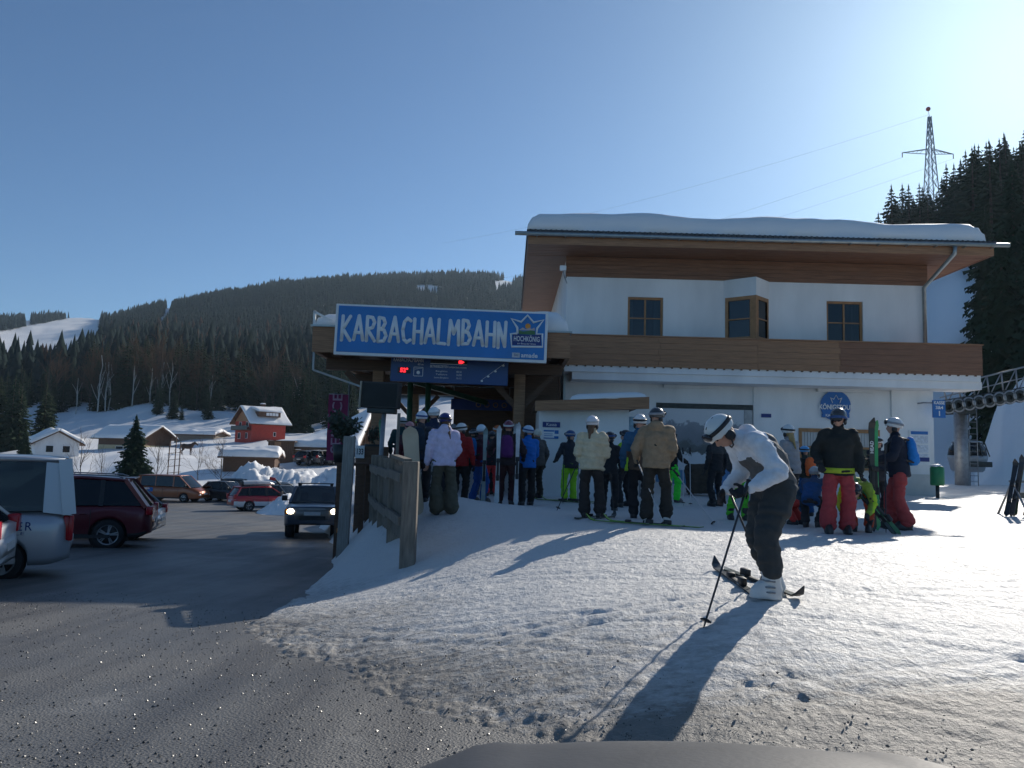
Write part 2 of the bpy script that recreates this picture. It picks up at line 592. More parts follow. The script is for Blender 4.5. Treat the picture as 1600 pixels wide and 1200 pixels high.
# trampled snow of the forecourt
us = np.linspace(-0.62, 1.05, 640)
ys = 2.3 * (62 / 2.3) ** np.linspace(0, 1, 560)
U_, Y_ = np.meshgrid(us, ys)
X_ = U_ * Y_
base = snow_base(X_, Y_)
near = np.clip((base - road_z(X_, Y_)) / 0.5, 0, 1)
frag = np.clip(1 - np.abs(base - road_z(X_, Y_)) / 0.16, 0, 1)
Z_ = base + snow_relief(X_, Y_) * (0.6 + 0.4 * near) + frag * (0.045 * fbm(X_ * 2.2, Y_ * 2.6, 4, 55) + 0.03 * fbm(X_ * 17, Y_ * 20, 2, 57))
edge = np.clip(1 - (base - road_z(X_, Y_)) / 0.62, 0, 1)
patch = np.exp(-(((X_ - 2.9 - 0.9 * (Y_ - 4.7)) / 1.5) ** 2 + ((Y_ - 4.75) / 0.36) ** 2))
dirt = 1.15 * edge ** 1.3 + 1.15 * patch + 0.55 * np.clip((9.5 - Y_) / 5, 0, 1) * np.clip(1.2 - X_ / 7, 0.25, 1) + 0.16 + 0.6 * fbm(X_ * 0.5, Y_ * 0.9, 3, 14) - 0.05
dirt = dirt * np.clip(1.6 - Y_ / 14, 0.12, 1)
struct(grid_mesh('snow_forecourt', X_, Y_, Z_, M['snow'], dirt))

# far terrain, one sheet to the horizon
T_PX = [-2600, -900, -300, 0, 150, 250, 350, 450, 540, 700, 840, 1000, 1200, 1350, 1450, 1520, 1600, 1900, 3200]
T_D = [20, 50, 62, 67, 75, 85, 100, 130, 165, 190, 230, 300, 450, 650, 900, 1050, 1500, 4500]
_l = -6.0
T_Z = [
    [_l, _l, _l, -4.6, -3.5, -3.0, -2.5, -1.5, 0, 3, 10, 22, 47, 87, 130, 150, 160, 250],
    [_l, _l, _l, -4.6, -3.5, -3.0, -2.5, -1.5, 0, 3, 10, 22, 47, 87, 130, 150, 160, 250],
    [_l, _l, _l, -4.7, -4.3, -4.0, -3.6, -1.5, 1, 4, 11, 22, 47, 87, 135, 158, 160, 250],
    [_l, _l, _l, -4.7, -4.3, -4.0, -3.6, -1.5, 2, 5, 12, 22, 47, 87, 139, 162, 160, 250],
    [_l, _l, _l, -4.6, -3.9, -3.0, -2.0, -0.5, 1.9, 8.3, 13, 23, 51, 92, 144, 166, 160, 250],
    [_l, _l, _l, -4.6, -3.2, -1.2, -0.8, 0, 2.5, 10, 14, 26, 54, 101, 160, 187, 180, 250],
    [_l, _l, _l, -4.6, -3.0, -1.6, -0.6, 0.6, 3, 9, 13, 24, 54, 105, 172, 203, 190, 250],
    [_l, _l, _l, -4.6, -3.0, -1.6, -0.6, 1.5, 3.5, 5, 11.6, 25, 55, 109, 182, 218, 200, 250],
    [_l, _l, _l, -4.6, -3.0, -1.6, -0.6, 2, 5, 8, 14, 28, 57, 112, 187, 229, 200, 250],
    [_l, _l, _l, -4.6, -3.0, -1.6, 0, 3, 6, 10, 16, 30, 60, 115, 190, 236, 200, 250],
    [_l, _l, -5, -4.0, -3.0, -1.6, 0, 3, 6, 10, 16, 30, 60, 112, 186, 231, 200, 250],
    [_l, _l, -4, -2.0, 0, 2, 5, 12, 20, 26, 34, 46, 70, 105, 160, 190, 190, 250],
    [-2, -2, -1.6, -0.5, 3, 7, 12, 22, 35, 42, 48, 55, 75, 95, 130, 150, 170, 250],
    [-2, -1.6, -1.0, 0.4, 4, 9, 14, 25, 37, 41, 46, 52, 70, 90, 120, 140, 160, 250],
    [-2, -1.6, -0.9, 1.6, 6.5, 12.5, 19, 31, 42, 47, 50, 55, 70, 90, 120, 140, 160, 250],
    [-2, -1.6, -0.8, 2.0, 7.2, 13.5, 21, 34, 47, 54, 56, 60, 72, 90, 120, 140, 160, 250],
    [-2, -1.6, -0.6, 2.4, 8, 15, 23, 37, 52, 61, 64, 68, 80, 95, 120, 140, 160, 250],
    [-2, -1.6, -0.5, 3, 9, 16, 24, 40, 58, 70, 75, 80, 90, 100, 120, 140, 160, 250],
    [-2, -1.6, -0.5, 3, 9, 16, 24, 40, 58, 70, 75, 80, 90, 100, 120, 140, 160, 250],
]
T_Z = np.array(T_Z, float)
_tu = (np.array(T_PX, float) - 800) / FPX
_td = np.log(np.array(T_D, float))


def terrain_z(x, y, detail=True):
    x, y = np.asarray(x, float), np.asarray(y, float)
    sh = x.shape
    x, y = x.ravel(), y.ravel()
    yy = np.clip(y, 20, 4499)
    u = np.clip(x / yy, _tu[0] + 1e-6, _tu[-1] - 1e-6)
    l = np.clip(np.log(yy), _td[0], _td[-1] - 1e-6)
    i = np.clip(np.searchsorted(_tu, u) - 1, 0, len(_tu) - 2)
    j = np.clip(np.searchsorted(_td, l) - 1, 0, len(_td) - 2)
    fu = (u - _tu[i]) / (_tu[i + 1] - _tu[i])
    fl = (l - _td[j]) / (_td[j + 1] - _td[j])
    fu = fu * fu * (3 - 2 * fu)
    z = (T_Z[i, j] * (1 - fu) + T_Z[i + 1, j] * fu) * (1 - fl) + (T_Z[i, j + 1] * (1 - fu) + T_Z[i + 1, j + 1] * fu) * fl
    if detail:
        a = np.clip((yy - 60) / 120, 0, 1)
        z = z + a * (1.6 * fbm(x / 22, y / 22, 3, 40) + np.clip((yy - 250) / 400, 0, 1) * 14 * fbm(x / 160, y / 160, 3, 44)) + np.clip((yy - 64) / 20, 0, 1) * 0.5 * fbm(x / 5, y / 5, 3, 50)
    return z.reshape(sh)


def tz(x, y):
    return float(terrain_z(np.array([x]), np.array([y]))[0])


us = np.concatenate([np.linspace(-2.4, -0.8, 24), np.linspace(-0.78, 0.78, 300), np.linspace(0.8, 1.9, 20)])
ys = np.concatenate([[-60, -10, 8], 20 * (4400 / 20) ** np.linspace(0, 1, 260)])
U_, Y_ = np.meshgrid(us, ys)
X_ = U_ * np.maximum(Y_, 30)
Zt = terrain_z(X_, Y_)
M['ground_far'] = M['snow_far']
struct(grid_mesh('ground', X_, Y_, Zt, M['ground_far']))
# ------------------------------------------------------------------ lettering and snow caps
def text_mesh(txt, size, depth=0.01, bold=0.0, squeeze=1.0, align='CENTER', space=1.0):
    cu = bpy.data.curves.new('lettering', 'FONT')
    cu.body = txt
    cu.size = size
    cu.extrude = depth / 2
    cu.offset = bold
    cu.space_character = space
    cu.align_x = align
    cu.align_y = 'CENTER'
    cu.resolution_u = 3
    o = bpy.data.objects.new('lettering', cu)
    COL.objects.link(o)
    dg = bpy.context.evaluated_depsgraph_get()
    me = bpy.data.meshes.new_from_object(o.evaluated_get(dg))
    bpy.data.objects.remove(o)
    bpy.data.curves.remove(cu)
    for v in me.vertices:
        v.co.x *= squeeze
    return me


def letter(txt, size, m, parent, loc, rot=(math.pi / 2, 0, 0), name='lettering', fit=None, **kw):
    """lettering standing in the XZ plane facing -Y; loc is in the parent's frame"""
    me = text_mesh(txt, size, **kw)
    if fit:
        xs = [v.co.x for v in me.vertices]
        k = fit / (max(xs) - min(xs))
        for v in me.vertices:
            v.co.x *= k
    me.materials.append(m)
    o = bpy.data.objects.new(name, me)
    COL.objects.link(o)
    o.parent = parent
    o.location = loc
    o.rotation_euler = rot
    return o


def snow_cap(name, x0, x1, y0, y1, zf, th, parent, m=None, nx=60, ny=16, seed=0, edge=0.35, amp=0.25, origin=None):
    """a blanket of snow with rounded shoulders; zf(x, y) is the surface it lies on"""
    tx = np.linspace(0, 1, nx)
    ty = np.linspace(0, 1, ny)
    tx = 0.5 - 0.5 * np.cos(math.pi * tx) * (0.6 + 0.4 * np.abs(np.cos(math.pi * tx)))
    ty = 0.5 - 0.5 * np.cos(math.pi * ty)
    TX, TY = np.meshgrid(tx, ty)
    X, Y = x0 + TX * (x1 - x0), y0 + TY * (y1 - y0)
    dx = np.minimum(TX, 1 - TX) * (x1 - x0)
    dy = np.minimum(TY, 1 - TY) * (y1 - y0)
    d = np.minimum(np.minimum(dx, dy) / edge, 1)
    shp = np.sqrt(np.clip(1 - (1 - d) ** 2, 0, 1))
    lump = 1 + amp * 2 * fbm(X / 2.2, Y / 1.7, 3, 60 + seed)
    Zb = zf(X, Y)
    Zt_ = Zb + th * shp * lump + 0.004
    wob = 0.10 * fbm(X * 1.1, Y * 1.1, 3, 70 + seed) * (1 - d)
    Yw = Y + wob * np.sign(TY - 0.5)
    Xw = X + wob * np.sign(TX - 0.5)
    mb = MB()
    n = nx * ny
    v = np.concatenate([np.stack([Xw, Yw, Zt_], -1).reshape(-1, 3), np.stack([X, Y, Zb - 0.01], -1).reshape(-1, 3)])
    f = []
    for j in range(ny - 1):
        for i in range(nx - 1):
            a = j * nx + i
            f.append((a, a + 1, a + nx + 1, a + nx))
            f.append((n + a + nx, n + a + nx + 1, n + a + 1, n + a))
    rim = [i for i in range(nx)] + [j * nx + nx - 1 for j in range(1, ny)] + [(ny - 1) * nx + i for i in range(nx - 2, -1, -1)] + [j * nx for j in range(ny - 2, 0, -1)]
    for a, b_ in zip(rim, rim[1:] + rim[:1]):
        f.append((b_, a, n + a, n + b_))
    mb.add(v, f, 0, True)
    return mb.build(name, m or M['snow_soft'], parent, origin=origin)


def window(parent, x0, x1, z0, z1, y, name='window', frame=0.08, cross=(1, 1), m='wood_frame', glass='glass', blind=None):
    """a framed window set in a wall facing -Y: frame > pane, sill"""
    mb = MB()
    mb.box(x0, x1, y - 0.02, y + 0.08, z0, z0 + frame).box(x0, x1, y - 0.02, y + 0.08, z1 - frame, z1)
    mb.box(x0, x0 + frame, y - 0.02, y + 0.08, z0 + frame, z1 - frame).box(x1 - frame, x1, y - 0.02, y + 0.08, z0 + frame, z1 - frame)
    xm, zm = (x0 + x1) / 2, z0 + (z1 - z0) * 0.5
    if cross[0]:
        mb.box(xm - 0.03, xm + 0.03, y - 0.012, y + 0.06, z0 + frame, z1 - frame)
    if cross[1]:
        mb.box(x0 + frame, xm - 0.03, y - 0.008, y + 0.05, zm - 0.02, zm + 0.02)
        mb.box(xm + 0.03, x1 - frame, y - 0.008, y + 0.05, zm - 0.02, zm + 0.02)
    w = mb.build(name, M[m], parent)
    xs = [(x0 + frame, xm - 0.03), (xm + 0.03, x1 - frame)] if cross[0] else [(x0 + frame, x1 - frame)]
    zs = [(z0 + frame, zm - 0.02), (zm + 0.02, z1 - frame)] if cross[1] else [(z0 + frame, z1 - frame)]
    o = parent['_o'] if '_o' in parent.keys() else (0, 0, 0)
    for a, b_ in xs:
        for c, d in zs:
            MB().box(a, b_, y + 0.02, y + 0.03, c, d).build('pane', M[glass], w, origin=o)
    return w


# ------------------------------------------------------------------ the station building
FY = 28.0
GB = -1.3
bld = thing('station_building', 'two storey white station building with brown balcony and thick snow on its roof', 'building', (8.4, FY + 5, -1.05), world_coords=True)
WX0, WX1 = 1.88, 14.88
Z_SLAB, Z_BALC, Z_BAND, Z_EAVE = 3.05, 4.22, 6.5, 7.25
wm = MB()
# upper storey wall between the windows
WIN = [(4.1, 5.38, 4.3, 5.82), (11.27, 12.58, 4.3, 5.86)]
BAYX = (7.55, 9.2)
wz0, wz1 = Z_SLAB, Z_BAND


def wall_strip(mb, x0, x1, z0, z1, y0, y1, holes):
    hs = sorted([h for h in holes if h[0] >= x0 - 1e-6 and h[1] <= x1 + 1e-6])
    x = x0
    for a, b_, c, d in hs:
        if a > x:
            mb.box(x, a, y0, y1, z0, z1)
        if c > z0:
            mb.box(a, b_, y0, y1, z0, c)
        if d < z1:
            mb.box(a, b_, y0, y1, d, z1)
        x = b_
    if x < x1:
        mb.box(x, x1, y0, y1, z0, z1)


wall_strip(wm, WX0, BAYX[0], wz0, wz1, FY, FY + 0.3, WIN)
wall_strip(wm, BAYX[1], WX1, wz0, wz1, FY, FY + 0.3, WIN)
wm.box(WX0, WX0 + 0.3, FY + 0.3, FY + 12, wz0, Z_EAVE)
wm.box(WX1 - 0.3, WX1, FY + 0.3, FY + 12, wz0, Z_EAVE)
wm.box(WX0, WX1, FY + 12, FY + 12.3, GB, Z_EAVE)
wm.build('wall', M['plaster'], bld)
for (a, b_, c, d) in WIN:
    window(bld, a, b_, c, d, FY + 0.10)
    MB().box(a - 0.04, b_ + 0.04, FY - 0.07, FY + 0.10, c - 0.05, c).build('sill', M['wood_frame'], bld)
# pointed bay with a corner window
ax = (BAYX[0] + BAYX[1]) / 2 + 0.12
AP = Vector((ax, FY - 0.75, 0))
bay = MB()
for (xa, sgn) in ((BAYX[0], 1), (BAYX[1], -1)):
    p, q = Vector((xa, FY, 0)), AP
    for z0, z1 in ((wz0, 4.3), (5.85, Z_BAND + 0.005)):
        bay.prism([(p.x, p.y, z0), (q.x, q.y, z0), (q.x, q.y, z1), (p.x, p.y, z1)], (0.0, 0.22, 0))
    wv = (q - p)
    for z0, z1 in ((4.3, 5.85),):
        a, b_ = p, p + wv * 0.05
        bay.prism([(a.x, a.y, z0), (b_.x, b_.y, z0), (b_.x, b_.y, z1), (a.x, a.y, z1)], (0, 0.22, 0))
bay.build('bay_wall', M['plaster'], bld)
bw = MB()
for xa in BAYX:
    p, q = Vector((xa, FY, 0)), AP
    wv = q - p
    for t0, t1, z0, z1 in ((0.05, 1.0, 4.3, 4.4), (0.05, 1.0, 5.72, 5.85), (0.05, 0.15, 4.4, 5.72), (0.82, 1.0, 4.4, 5.72), (0.15, 0.82, 5.02, 5.06)):
        a, b_ = p + wv * t0, p + wv * t1
        bw.prism([(a.x, a.y - 0.01, z0), (b_.x, b_.y - 0.01, z0), (b_.x, b_.y - 0.01, z1), (a.x, a.y - 0.01, z1)], (0, 0.14, 0))
bwo = bw.build('bay_window', M['wood_frame'], bld)
for xa in BAYX:
    p, q = Vector((xa, FY, 0)), AP
    wv = q - p
    for z0, z1 in ((4.4, 5.02), (5.06, 5.72)):
        a, b_ = p + wv * 0.15, p + wv * 0.82
        MB().prism([(a.x, a.y + 0.05, z0), (b_.x, b_.y + 0.05, z0), (b_.x, b_.y + 0.05, z1), (a.x, a.y + 0.05, z1)], (0, 0.01, 0)).build('pane', M['glass'], bwo, origin=bld['_o'])
# the rooms behind: curtains and floor so that the panes do not look into nothing
rm = MB()
rm.box(WX0 + 0.31, WX1 - 0.31, FY + 0.31, FY + 11.9, Z_SLAB - 0.1, Z_SLAB)
rm.box(WX0 + 0.31, WX1 - 0.31, FY + 3.2, FY + 3.3, Z_SLAB + 0.002, Z_EAVE - 0.3)
rm.build('inner_floor', M['interior'], bld)
for a, b_ in ((4.05, 4.35), (5.1, 5.45), (11.2, 11.5), (12.3, 12.65)):
    cb = MB()
    for k in range(6):
        x = a + (b_ - a) * k / 6
        cb.box(x, x + (b_ - a) / 6 - 0.004, FY + 0.36 + 0.03 * (k % 2), FY + 0.38 + 0.03 * (k % 2), 4.2, 5.95)
    cb.build('curtain', M['white'], bld)
# brown horizontal boards between the white wall and the eaves
nb = 5
for k in range(nb):
    z0 = Z_BAND + k * (Z_EAVE - Z_BAND) / nb
    z1 = z0 + (Z_EAVE - Z_BAND) / nb - 0.008
    cuts = [WX0 - 0.03, 5.2 + 0.7 * ((k * 7) % 3), 10.1 + 0.9 * ((k * 5) % 3), WX1 + 0.03]
    for a, b_ in zip(cuts[:-1], cuts[1:]):
        MB().box(a, b_ - 0.006, FY - 0.05 - 0.006 * (k % 2), FY + 0.25, z0, z1).build('board', M['wood_red'], bld)
# sloping soffit, left side soffit boards, fascia, roof, gutter
EX0, EX1, EY = 0.42, 16.35, 26.35
sof = MB()
ns = 7
for k in range(ns):
    y0 = EY + 0.06 + k * (FY - EY - 0.12) / ns
    y1 = y0 + (FY - EY - 0.12) / ns - 0.01
    MB().box(EX0 + 0.06, EX1 - 0.06, y0, y1, Z_EAVE + 0.004 * (k % 2), Z_EAVE + 0.05).build('soffit_board', M['wood_red'], bld)
for k in range(9):
    y0 = FY - 0.02 + k * 1.35
    MB().box(EX0 + 0.06, WX0, y0, y0 + 1.34, Z_EAVE, Z_EAVE + 0.05).build('soffit_board', M['wood_red'], bld)
    MB().box(WX1, EX1 - 0.06, y0, y0 + 1.34, Z_EAVE, Z_EAVE + 0.05).build('soffit_board', M['wood_red'], bld)
MB().box(EX0, EX1, EY, EY + 0.06, Z_EAVE - 0.02, Z_EAVE + 0.36).build('fascia', M['wood'], bld)
MB().box(EX0, EX0 + 0.06, EY + 0.061, FY + 12.4, Z_EAVE - 0.02, Z_EAVE + 0.36).build('fascia', M['wood_red'], bld)
MB().box(EX1 - 0.06, EX1, EY + 0.061, FY + 12.4, Z_EAVE - 0.02, Z_EAVE + 0.36).build('fascia', M['wood_red'], bld)
RZ = Z_EAVE + 0.40


def roof_z(x, y):
    return RZ + 0.06 + (6.8 - np.abs(y - (EY + 6.9))) * 0.045


rf = MB()
for ya, yb in ((EY - 0.1, EY + 6.9), (EY + 6.9, FY + 12.6)):
    za, zb = float(roof_z(0, ya)), float(roof_z(0, yb))
    rf.prism([(EX0 - 0.05, ya, za - 0.07), (EX0 - 0.05, yb, zb - 0.07), (EX0 - 0.05, yb, zb), (EX0 - 0.05, ya, za)], (EX1 - EX0 + 0.1, 0, 0))
roof = rf.build('roof', M['tile'], bld)
tl = MB()
nt_ = 90
for k in range(nt_):
    x = EX0 - 0.02 + (EX1 - EX0 + 0.04) * (k + 0.5) / nt_
    tl.tube([(x, EY - 0.16, RZ - 0.02), (x, EY + 0.5, RZ + 0.05)], 0.075, 6)
stuff(tl.build('eave_tiles', M['tile'], roof, origin=bld['_o']))
g = MB()
g.tube([(EX0 - 0.45, EY - 0.13, RZ - 0.10), (8, EY - 0.13, RZ - 0.12), (EX1 + 0.45, EY - 0.13, RZ - 0.08)], 0.075, 8)
g.build('gutter', M['zinc'], bld)
for k in range(17):
    x = EX0 + 0.3 + k * 0.97
    MB().box(x - 0.015, x + 0.015, EY - 0.215, EY, RZ - 0.2, RZ - 0.17).build('gutter_bracket', M['zinc'], bld)
MB().tube([(14.95, EY - 0.13, RZ - 0.16), (14.95, EY - 0.1, RZ - 0.4), (14.72, FY - 0.16, Z_BAND - 0.1), (14.72, FY - 0.16, Z_BALC - 0.05)], 0.075, 8).build('downpipe', M['zinc'], bld)
snow_cap('roof_snow', EX0 + 0.02, EX1 - 0.25, EY + 0.0, FY + 12.3, roof_z, 0.82, bld, nx=130, ny=30, edge=0.7, amp=0.13, seed=1)
# balcony: boards, slab, rail cap
BY = 26.75
BX0, BX1 = 1.75, 16.1
MB().box(BX0 + 0.02, BX1 - 0.05, BY + 0.05, FY - 0.004, Z_SLAB - 0.12, Z_SLAB + 0.12).build('balcony_slab', M['plaster'], bld)
MB().box(BX0 + 0.3, BX1 + 0.02, BY + 0.12, FY - 0.006, Z_SLAB - 0.38, Z_SLAB - 0.122).build('balcony_beam', M['plaster'], bld)
for k in range(5):
    z0 = Z_SLAB + 0.10 + k * (Z_BALC - Z_SLAB - 0.14) / 5
    z1 = z0 + (Z_BALC - Z_SLAB - 0.14) / 5 - 0.006
    cuts = [BX0, 5.0 + 0.05 * (k % 2), 8.4, 11.2 + 0.04 * (k % 2), BX1]
    for j, (a, b_) in enumerate(zip(cuts[:-1], cuts[1:])):
        MB().box(a, b_ - 0.008, BY - 0.004 * ((k + j) % 3), BY + 0.04, z0, z1).build('board', M['wood'] if j < 3 else M['wood_red'], bld)
    MB().box(BX1 - 0.04, BX1, BY + 0.045, FY + 3, z0, z1).build('board', M['wood_red'], bld)
MB().box(BX0 - 0.02, BX1 + 0.03, BY - 0.05, BY + 0.1, Z_BALC - 0.04, Z_BALC).build('handrail', M['wood'], bld)
MB().box(BX1 - 0.12, BX1 + 0.03, BY + 0.101, FY + 3, Z_BALC - 0.04, Z_BALC).build('handrail', M['wood'], bld)
for k in range(48):
    x = BX0 + 0.15 + k * 0.297
    MB().box(x - 0.03, x + 0.03, BY + 0.0, BY + 0.05, Z_SLAB + 0.06, Z_SLAB + 0.098).build('dentil', M['wood_dark'], bld)
# ground floor: piers, recesses, plinth, garage front with the mountain mural, ticket counter
gf = MB()
gz1 = Z_SLAB - 0.124
R0, R1 = 5.15, 8.62      # garage recess
C0, C1 = 10.25, 13.12    # ticket counter
wall_strip(gf, WX0 - 0.02, R0, GB, gz1, FY - 0.02, FY + 0.3, [])
gf.box(R0, R1, FY + 0.02, FY + 0.3, 2.02, gz1)
gf.box(R1, 9.95, FY - 0.02, FY + 0.3, GB, gz1)
gf.box(9.95, C0, FY + 0.06, FY + 0.3, GB, gz1)
gf.box(C0, C1, FY + 0.06, FY + 0.3, GB, -0.12)
gf.box(C0, C1, FY + 0.06, FY + 0.3, 1.25, gz1)
gf.box(C1, 13.55, FY + 0.06, FY + 0.3, GB, gz1)
gf.box(13.55, WX1 + 0.15, FY - 0.02, FY + 0.3, GB, gz1)
gf.box(WX0, WX0 + 0.3, FY + 0.3, FY + 12, GB, gz1)
gf.box(WX1 - 0.15, WX1 + 0.15, FY + 0.3, FY + 12, GB, gz1)
gf.build('wall', M['plaster'], bld)
MB().box(13.5, WX1 + 0.19, FY - 0.05, FY + 0.1, GB, -0.28).build('plinth', M['plaster_low'], bld)
MB().box(R0 + 0.02, R1 - 0.02, FY - 0.005, FY + 0.06, 1.84, 2.015).build('garage_lintel', M['steel_dark'], bld)
MB().box(R1 - 0.32, R1 - 0.02, FY + 0.01, FY + 0.07, GB, 1.838).build('garage_jamb', M['steel'], bld)
MB().box(10.9, 12.9, FY - 0.10, FY + 0.058, 2.56, 2.72).build('lamp_housing', M['plaster'], bld)
MB().box(5.4, 7.3, FY - 0.10, FY + 0.018, 2.56, 2.66).build('lamp_housing', M['plaster'], bld)


def mural_mat():
    """print on the garage front: pale sky, grey rocky mountains, dark forest, snow, blue foot"""
    m, t, b = nmat('mountain_mural')
    tc = nd(t, 'ShaderNodeTexCoord')
    sp = nd(t, 'ShaderNodeSeparateXYZ')
    t.links.new(tc.outputs['Generated'], sp.inputs[0])
    n1 = nd(t, 'ShaderNodeTexNoise', Scale=2.2, Detail=8.0, Roughness=0.62)
    n2 = nd(t, 'ShaderNodeTexNoise', Scale=26.0, Detail=6.0, Roughness=0.7)
    for n in (n1, n2):
        t.links.new(tc.outputs['Object'], n.inputs['Vector'])
    h = nd(t, 'ShaderNodeMath', operation='MULTIPLY_ADD')
    t.links.new(n1.outputs['Fac'], h.inputs[0])
    h.inputs[1].default_value = -0.34
    t.links.new(sp.outputs['Z'], h.inputs[2])
    h2 = nd(t, 'ShaderNodeMath', operation='MULTIPLY_ADD')
    t.links.new(n2.outputs['Fac'], h2.inputs[0])
    h2.inputs[1].default_value = -0.10
    t.links.new(h.outputs[0], h2.inputs[2])
    rp = nd(t, 'ShaderNodeValToRGB')
    e = rp.color_ramp.elements
    e[0].position, e[0].color = 0.0, (0.1, 0.22, 0.36, 1)
    e[1].position, e[1].color = 1.0, (0.62, 0.64, 0.66, 1)
    for pos, c in ((0.09, (0.12, 0.24, 0.4)), (0.10, (0.6, 0.62, 0.64)), (0.27, (0.62, 0.64, 0.66)), (0.29, (0.10, 0.11, 0.11)), (0.38, (0.13, 0.14, 0.14)), (0.42, (0.20, 0.22, 0.24)), (0.60, (0.27, 0.29, 0.32)), (0.625, (0.6, 0.62, 0.64))):
        x = e.new(pos)
        x.color = (*c, 1)
    t.links.new(h2.outputs[0], rp.inputs[0])
    t.links.new(rp.outputs[0], b.inputs['Base Color'])
    b.inputs['Roughness'].default_value = 0.6
    return m


M['mural'] = mural_mat()
MB().box(R0 + 0.02, R1 - 0.33, FY + 0.02, FY + 0.08, GB, 1.836).build('mural_panel', M['mural'], bld)
# ticket counter: wooden frame, shutter, window
ct = MB()
ct.box(C0, C1, FY + 0.0, FY + 0.12, 1.12, 1.247).box(C0, C0 + 0.1, FY + 0.0, FY + 0.12, -0.12, 1.118).box(C1 - 0.1, C1, FY + 0.0, FY + 0.12, -0.12, 1.118)
ct.box(C0 - 0.1, C1 + 0.1, FY - 0.16, FY + 0.10, -0.2, -0.122)
ct.box(C0 + 0.1, C1 - 0.1, FY + 0.02, FY + 0.10, 0.55, 0.62)
cto = ct.build('ticket_counter', M['wood_frame'], bld)
for k in range(26):
    x = C0 + 0.12 + k * (C1 - C0 - 0.24) / 26
    MB().box(x, x + 0.085, FY + 0.05, FY + 0.09, 0.622, 1.118).build('slat', M['plaster_low'], cto, origin=bld['_o'])
for k in range(3):
    x = C0 + 0.1 + k * (C1 - C0 - 0.2) / 3
    MB().box(x + 0.02, x + 0.85, FY + 0.05, FY + 0.06, -0.12, 0.548).build('pane', M['glass'], cto, origin=bld['_o'])
MB().box(C0, C1, FY + 1.0, FY + 1.05, GB, 1.3).build('counter_back_wall', M['interior'], bld)
MB().box(WX0 - 0.05, WX0 + 0.02, FY - 0.09, FY - 0.022, GB, gz1).build('downpipe', M['zinc'], bld)

# signs on the building
rs = thing('round_sign', 'round blue wall sign with white crown and KÖNIGSTOUR lettering above the ticket counter', 'sign', tuple(P(1306, 634, FY - 0.02)), world_coords=True)
c = Vector(rs['_o'])
dm = MB()
dm.lathe([(0.0, 0.02), (0.52, 0.02), (0.54, 0.0), (0.54, -0.04), (0.0, -0.04)], (c.x, c.y + 0.045, c.z), 40, axis=1, smooth=False)
dm.build('disc', M['blue_round'], rs)
letter('KÖNIGSTOUR', 0.24, M['white'], rs, (0, -0.035, -0.06), fit=1.22, bold=0.006)
CROWN = [(-0.30, 0.17), (-0.42, 0.5), (-0.5, 0.62), (-0.2, 0.50), (0, 0.86), (0.2, 0.50), (0.5, 0.62), (0.42, 0.5), (0.30, 0.17)]


def crown(parent, cx, y, cz, k, m, r=0.03, name='crown'):
    mb = MB()
    pts = [(cx + a * k, y, cz + b_ * k) for a, b_ in CROWN]
    mb.tube(pts, r, 6)
    return mb.build(name, m, parent, origin=(0, 0, 0))


crown(rs, 0, -0.03, 0.02, 0.42, M['white'], 0.014)
for (a, b_, nm) in (((1287, 645), (1327, 653), 0),):
    q0, q1 = P(1285, 646, FY - 0.03), P(1327, 653, FY - 0.03)
    s = thing('small_sign', 'narrow blue strip sign with white lettering under the round blue sign', 'sign', ((q0[0] + q1[0]) / 2, FY, (q0[2] + q1[2]) / 2), world_coords=True)
    MB().box(q0[0], q1[0], FY - 0.05, FY + 0.062, q1[2], q0[2]).build('plate', M['blue_round'], s)
    letter('KASSE', 0.13, M['white'], s, (-0.2, -0.055, 0.0), bold=0.002)
q0 = P(1185, 641, FY - 0.03)
s = thing('small_sign', 'tiny navy plate on the white pier beside the garage front', 'sign', (q0[0], FY, q0[2]), world_coords=True)
MB().box(q0[0] + 0.1, q0[0] + 0.45, FY - 0.05, FY - 0.018, q0[2] - 0.25, q0[2] - 0.12).build('plate', M['navy'], s)

# information board on the right pier
q0, q1 = P(1420, 672, FY - 0.03), P(1452, 727, FY - 0.03)
ib = thing('information_board', 'white framed timetable board on the wall near the corner', 'board', ((q0[0] + q1[0]) / 2, FY, q1[2]), world_coords=True)
MB().box(q0[0], q1[0] + 0.02, FY - 0.07, FY - 0.018, q1[2], q0[2]).build('panel', M['white'], ib)
for k, (za, zb) in enumerate(((0.88, 0.97), (0.62, 0.84), (0.36, 0.58), (0.14, 0.32))):
    h = q0[2] - q1[2]
    MB().box(q0[0] + 0.05, q1[0] - 0.05, FY - 0.082, FY - 0.0705, q1[2] + za * h, q1[2] + zb * h).build('sheet', M['blue_round'] if k == 0 else mat('timetable_sheet', (0.62, 0.66, 0.72), 0.6, 0.25, 18), ib)
MB().box(q1[0] - 0.45, q1[0] - 0.02, FY - 0.09, FY - 0.0835, q1[2] + 0.1 * h, q1[2] + 0.22 * h).build('sheet', M['navy'], ib)
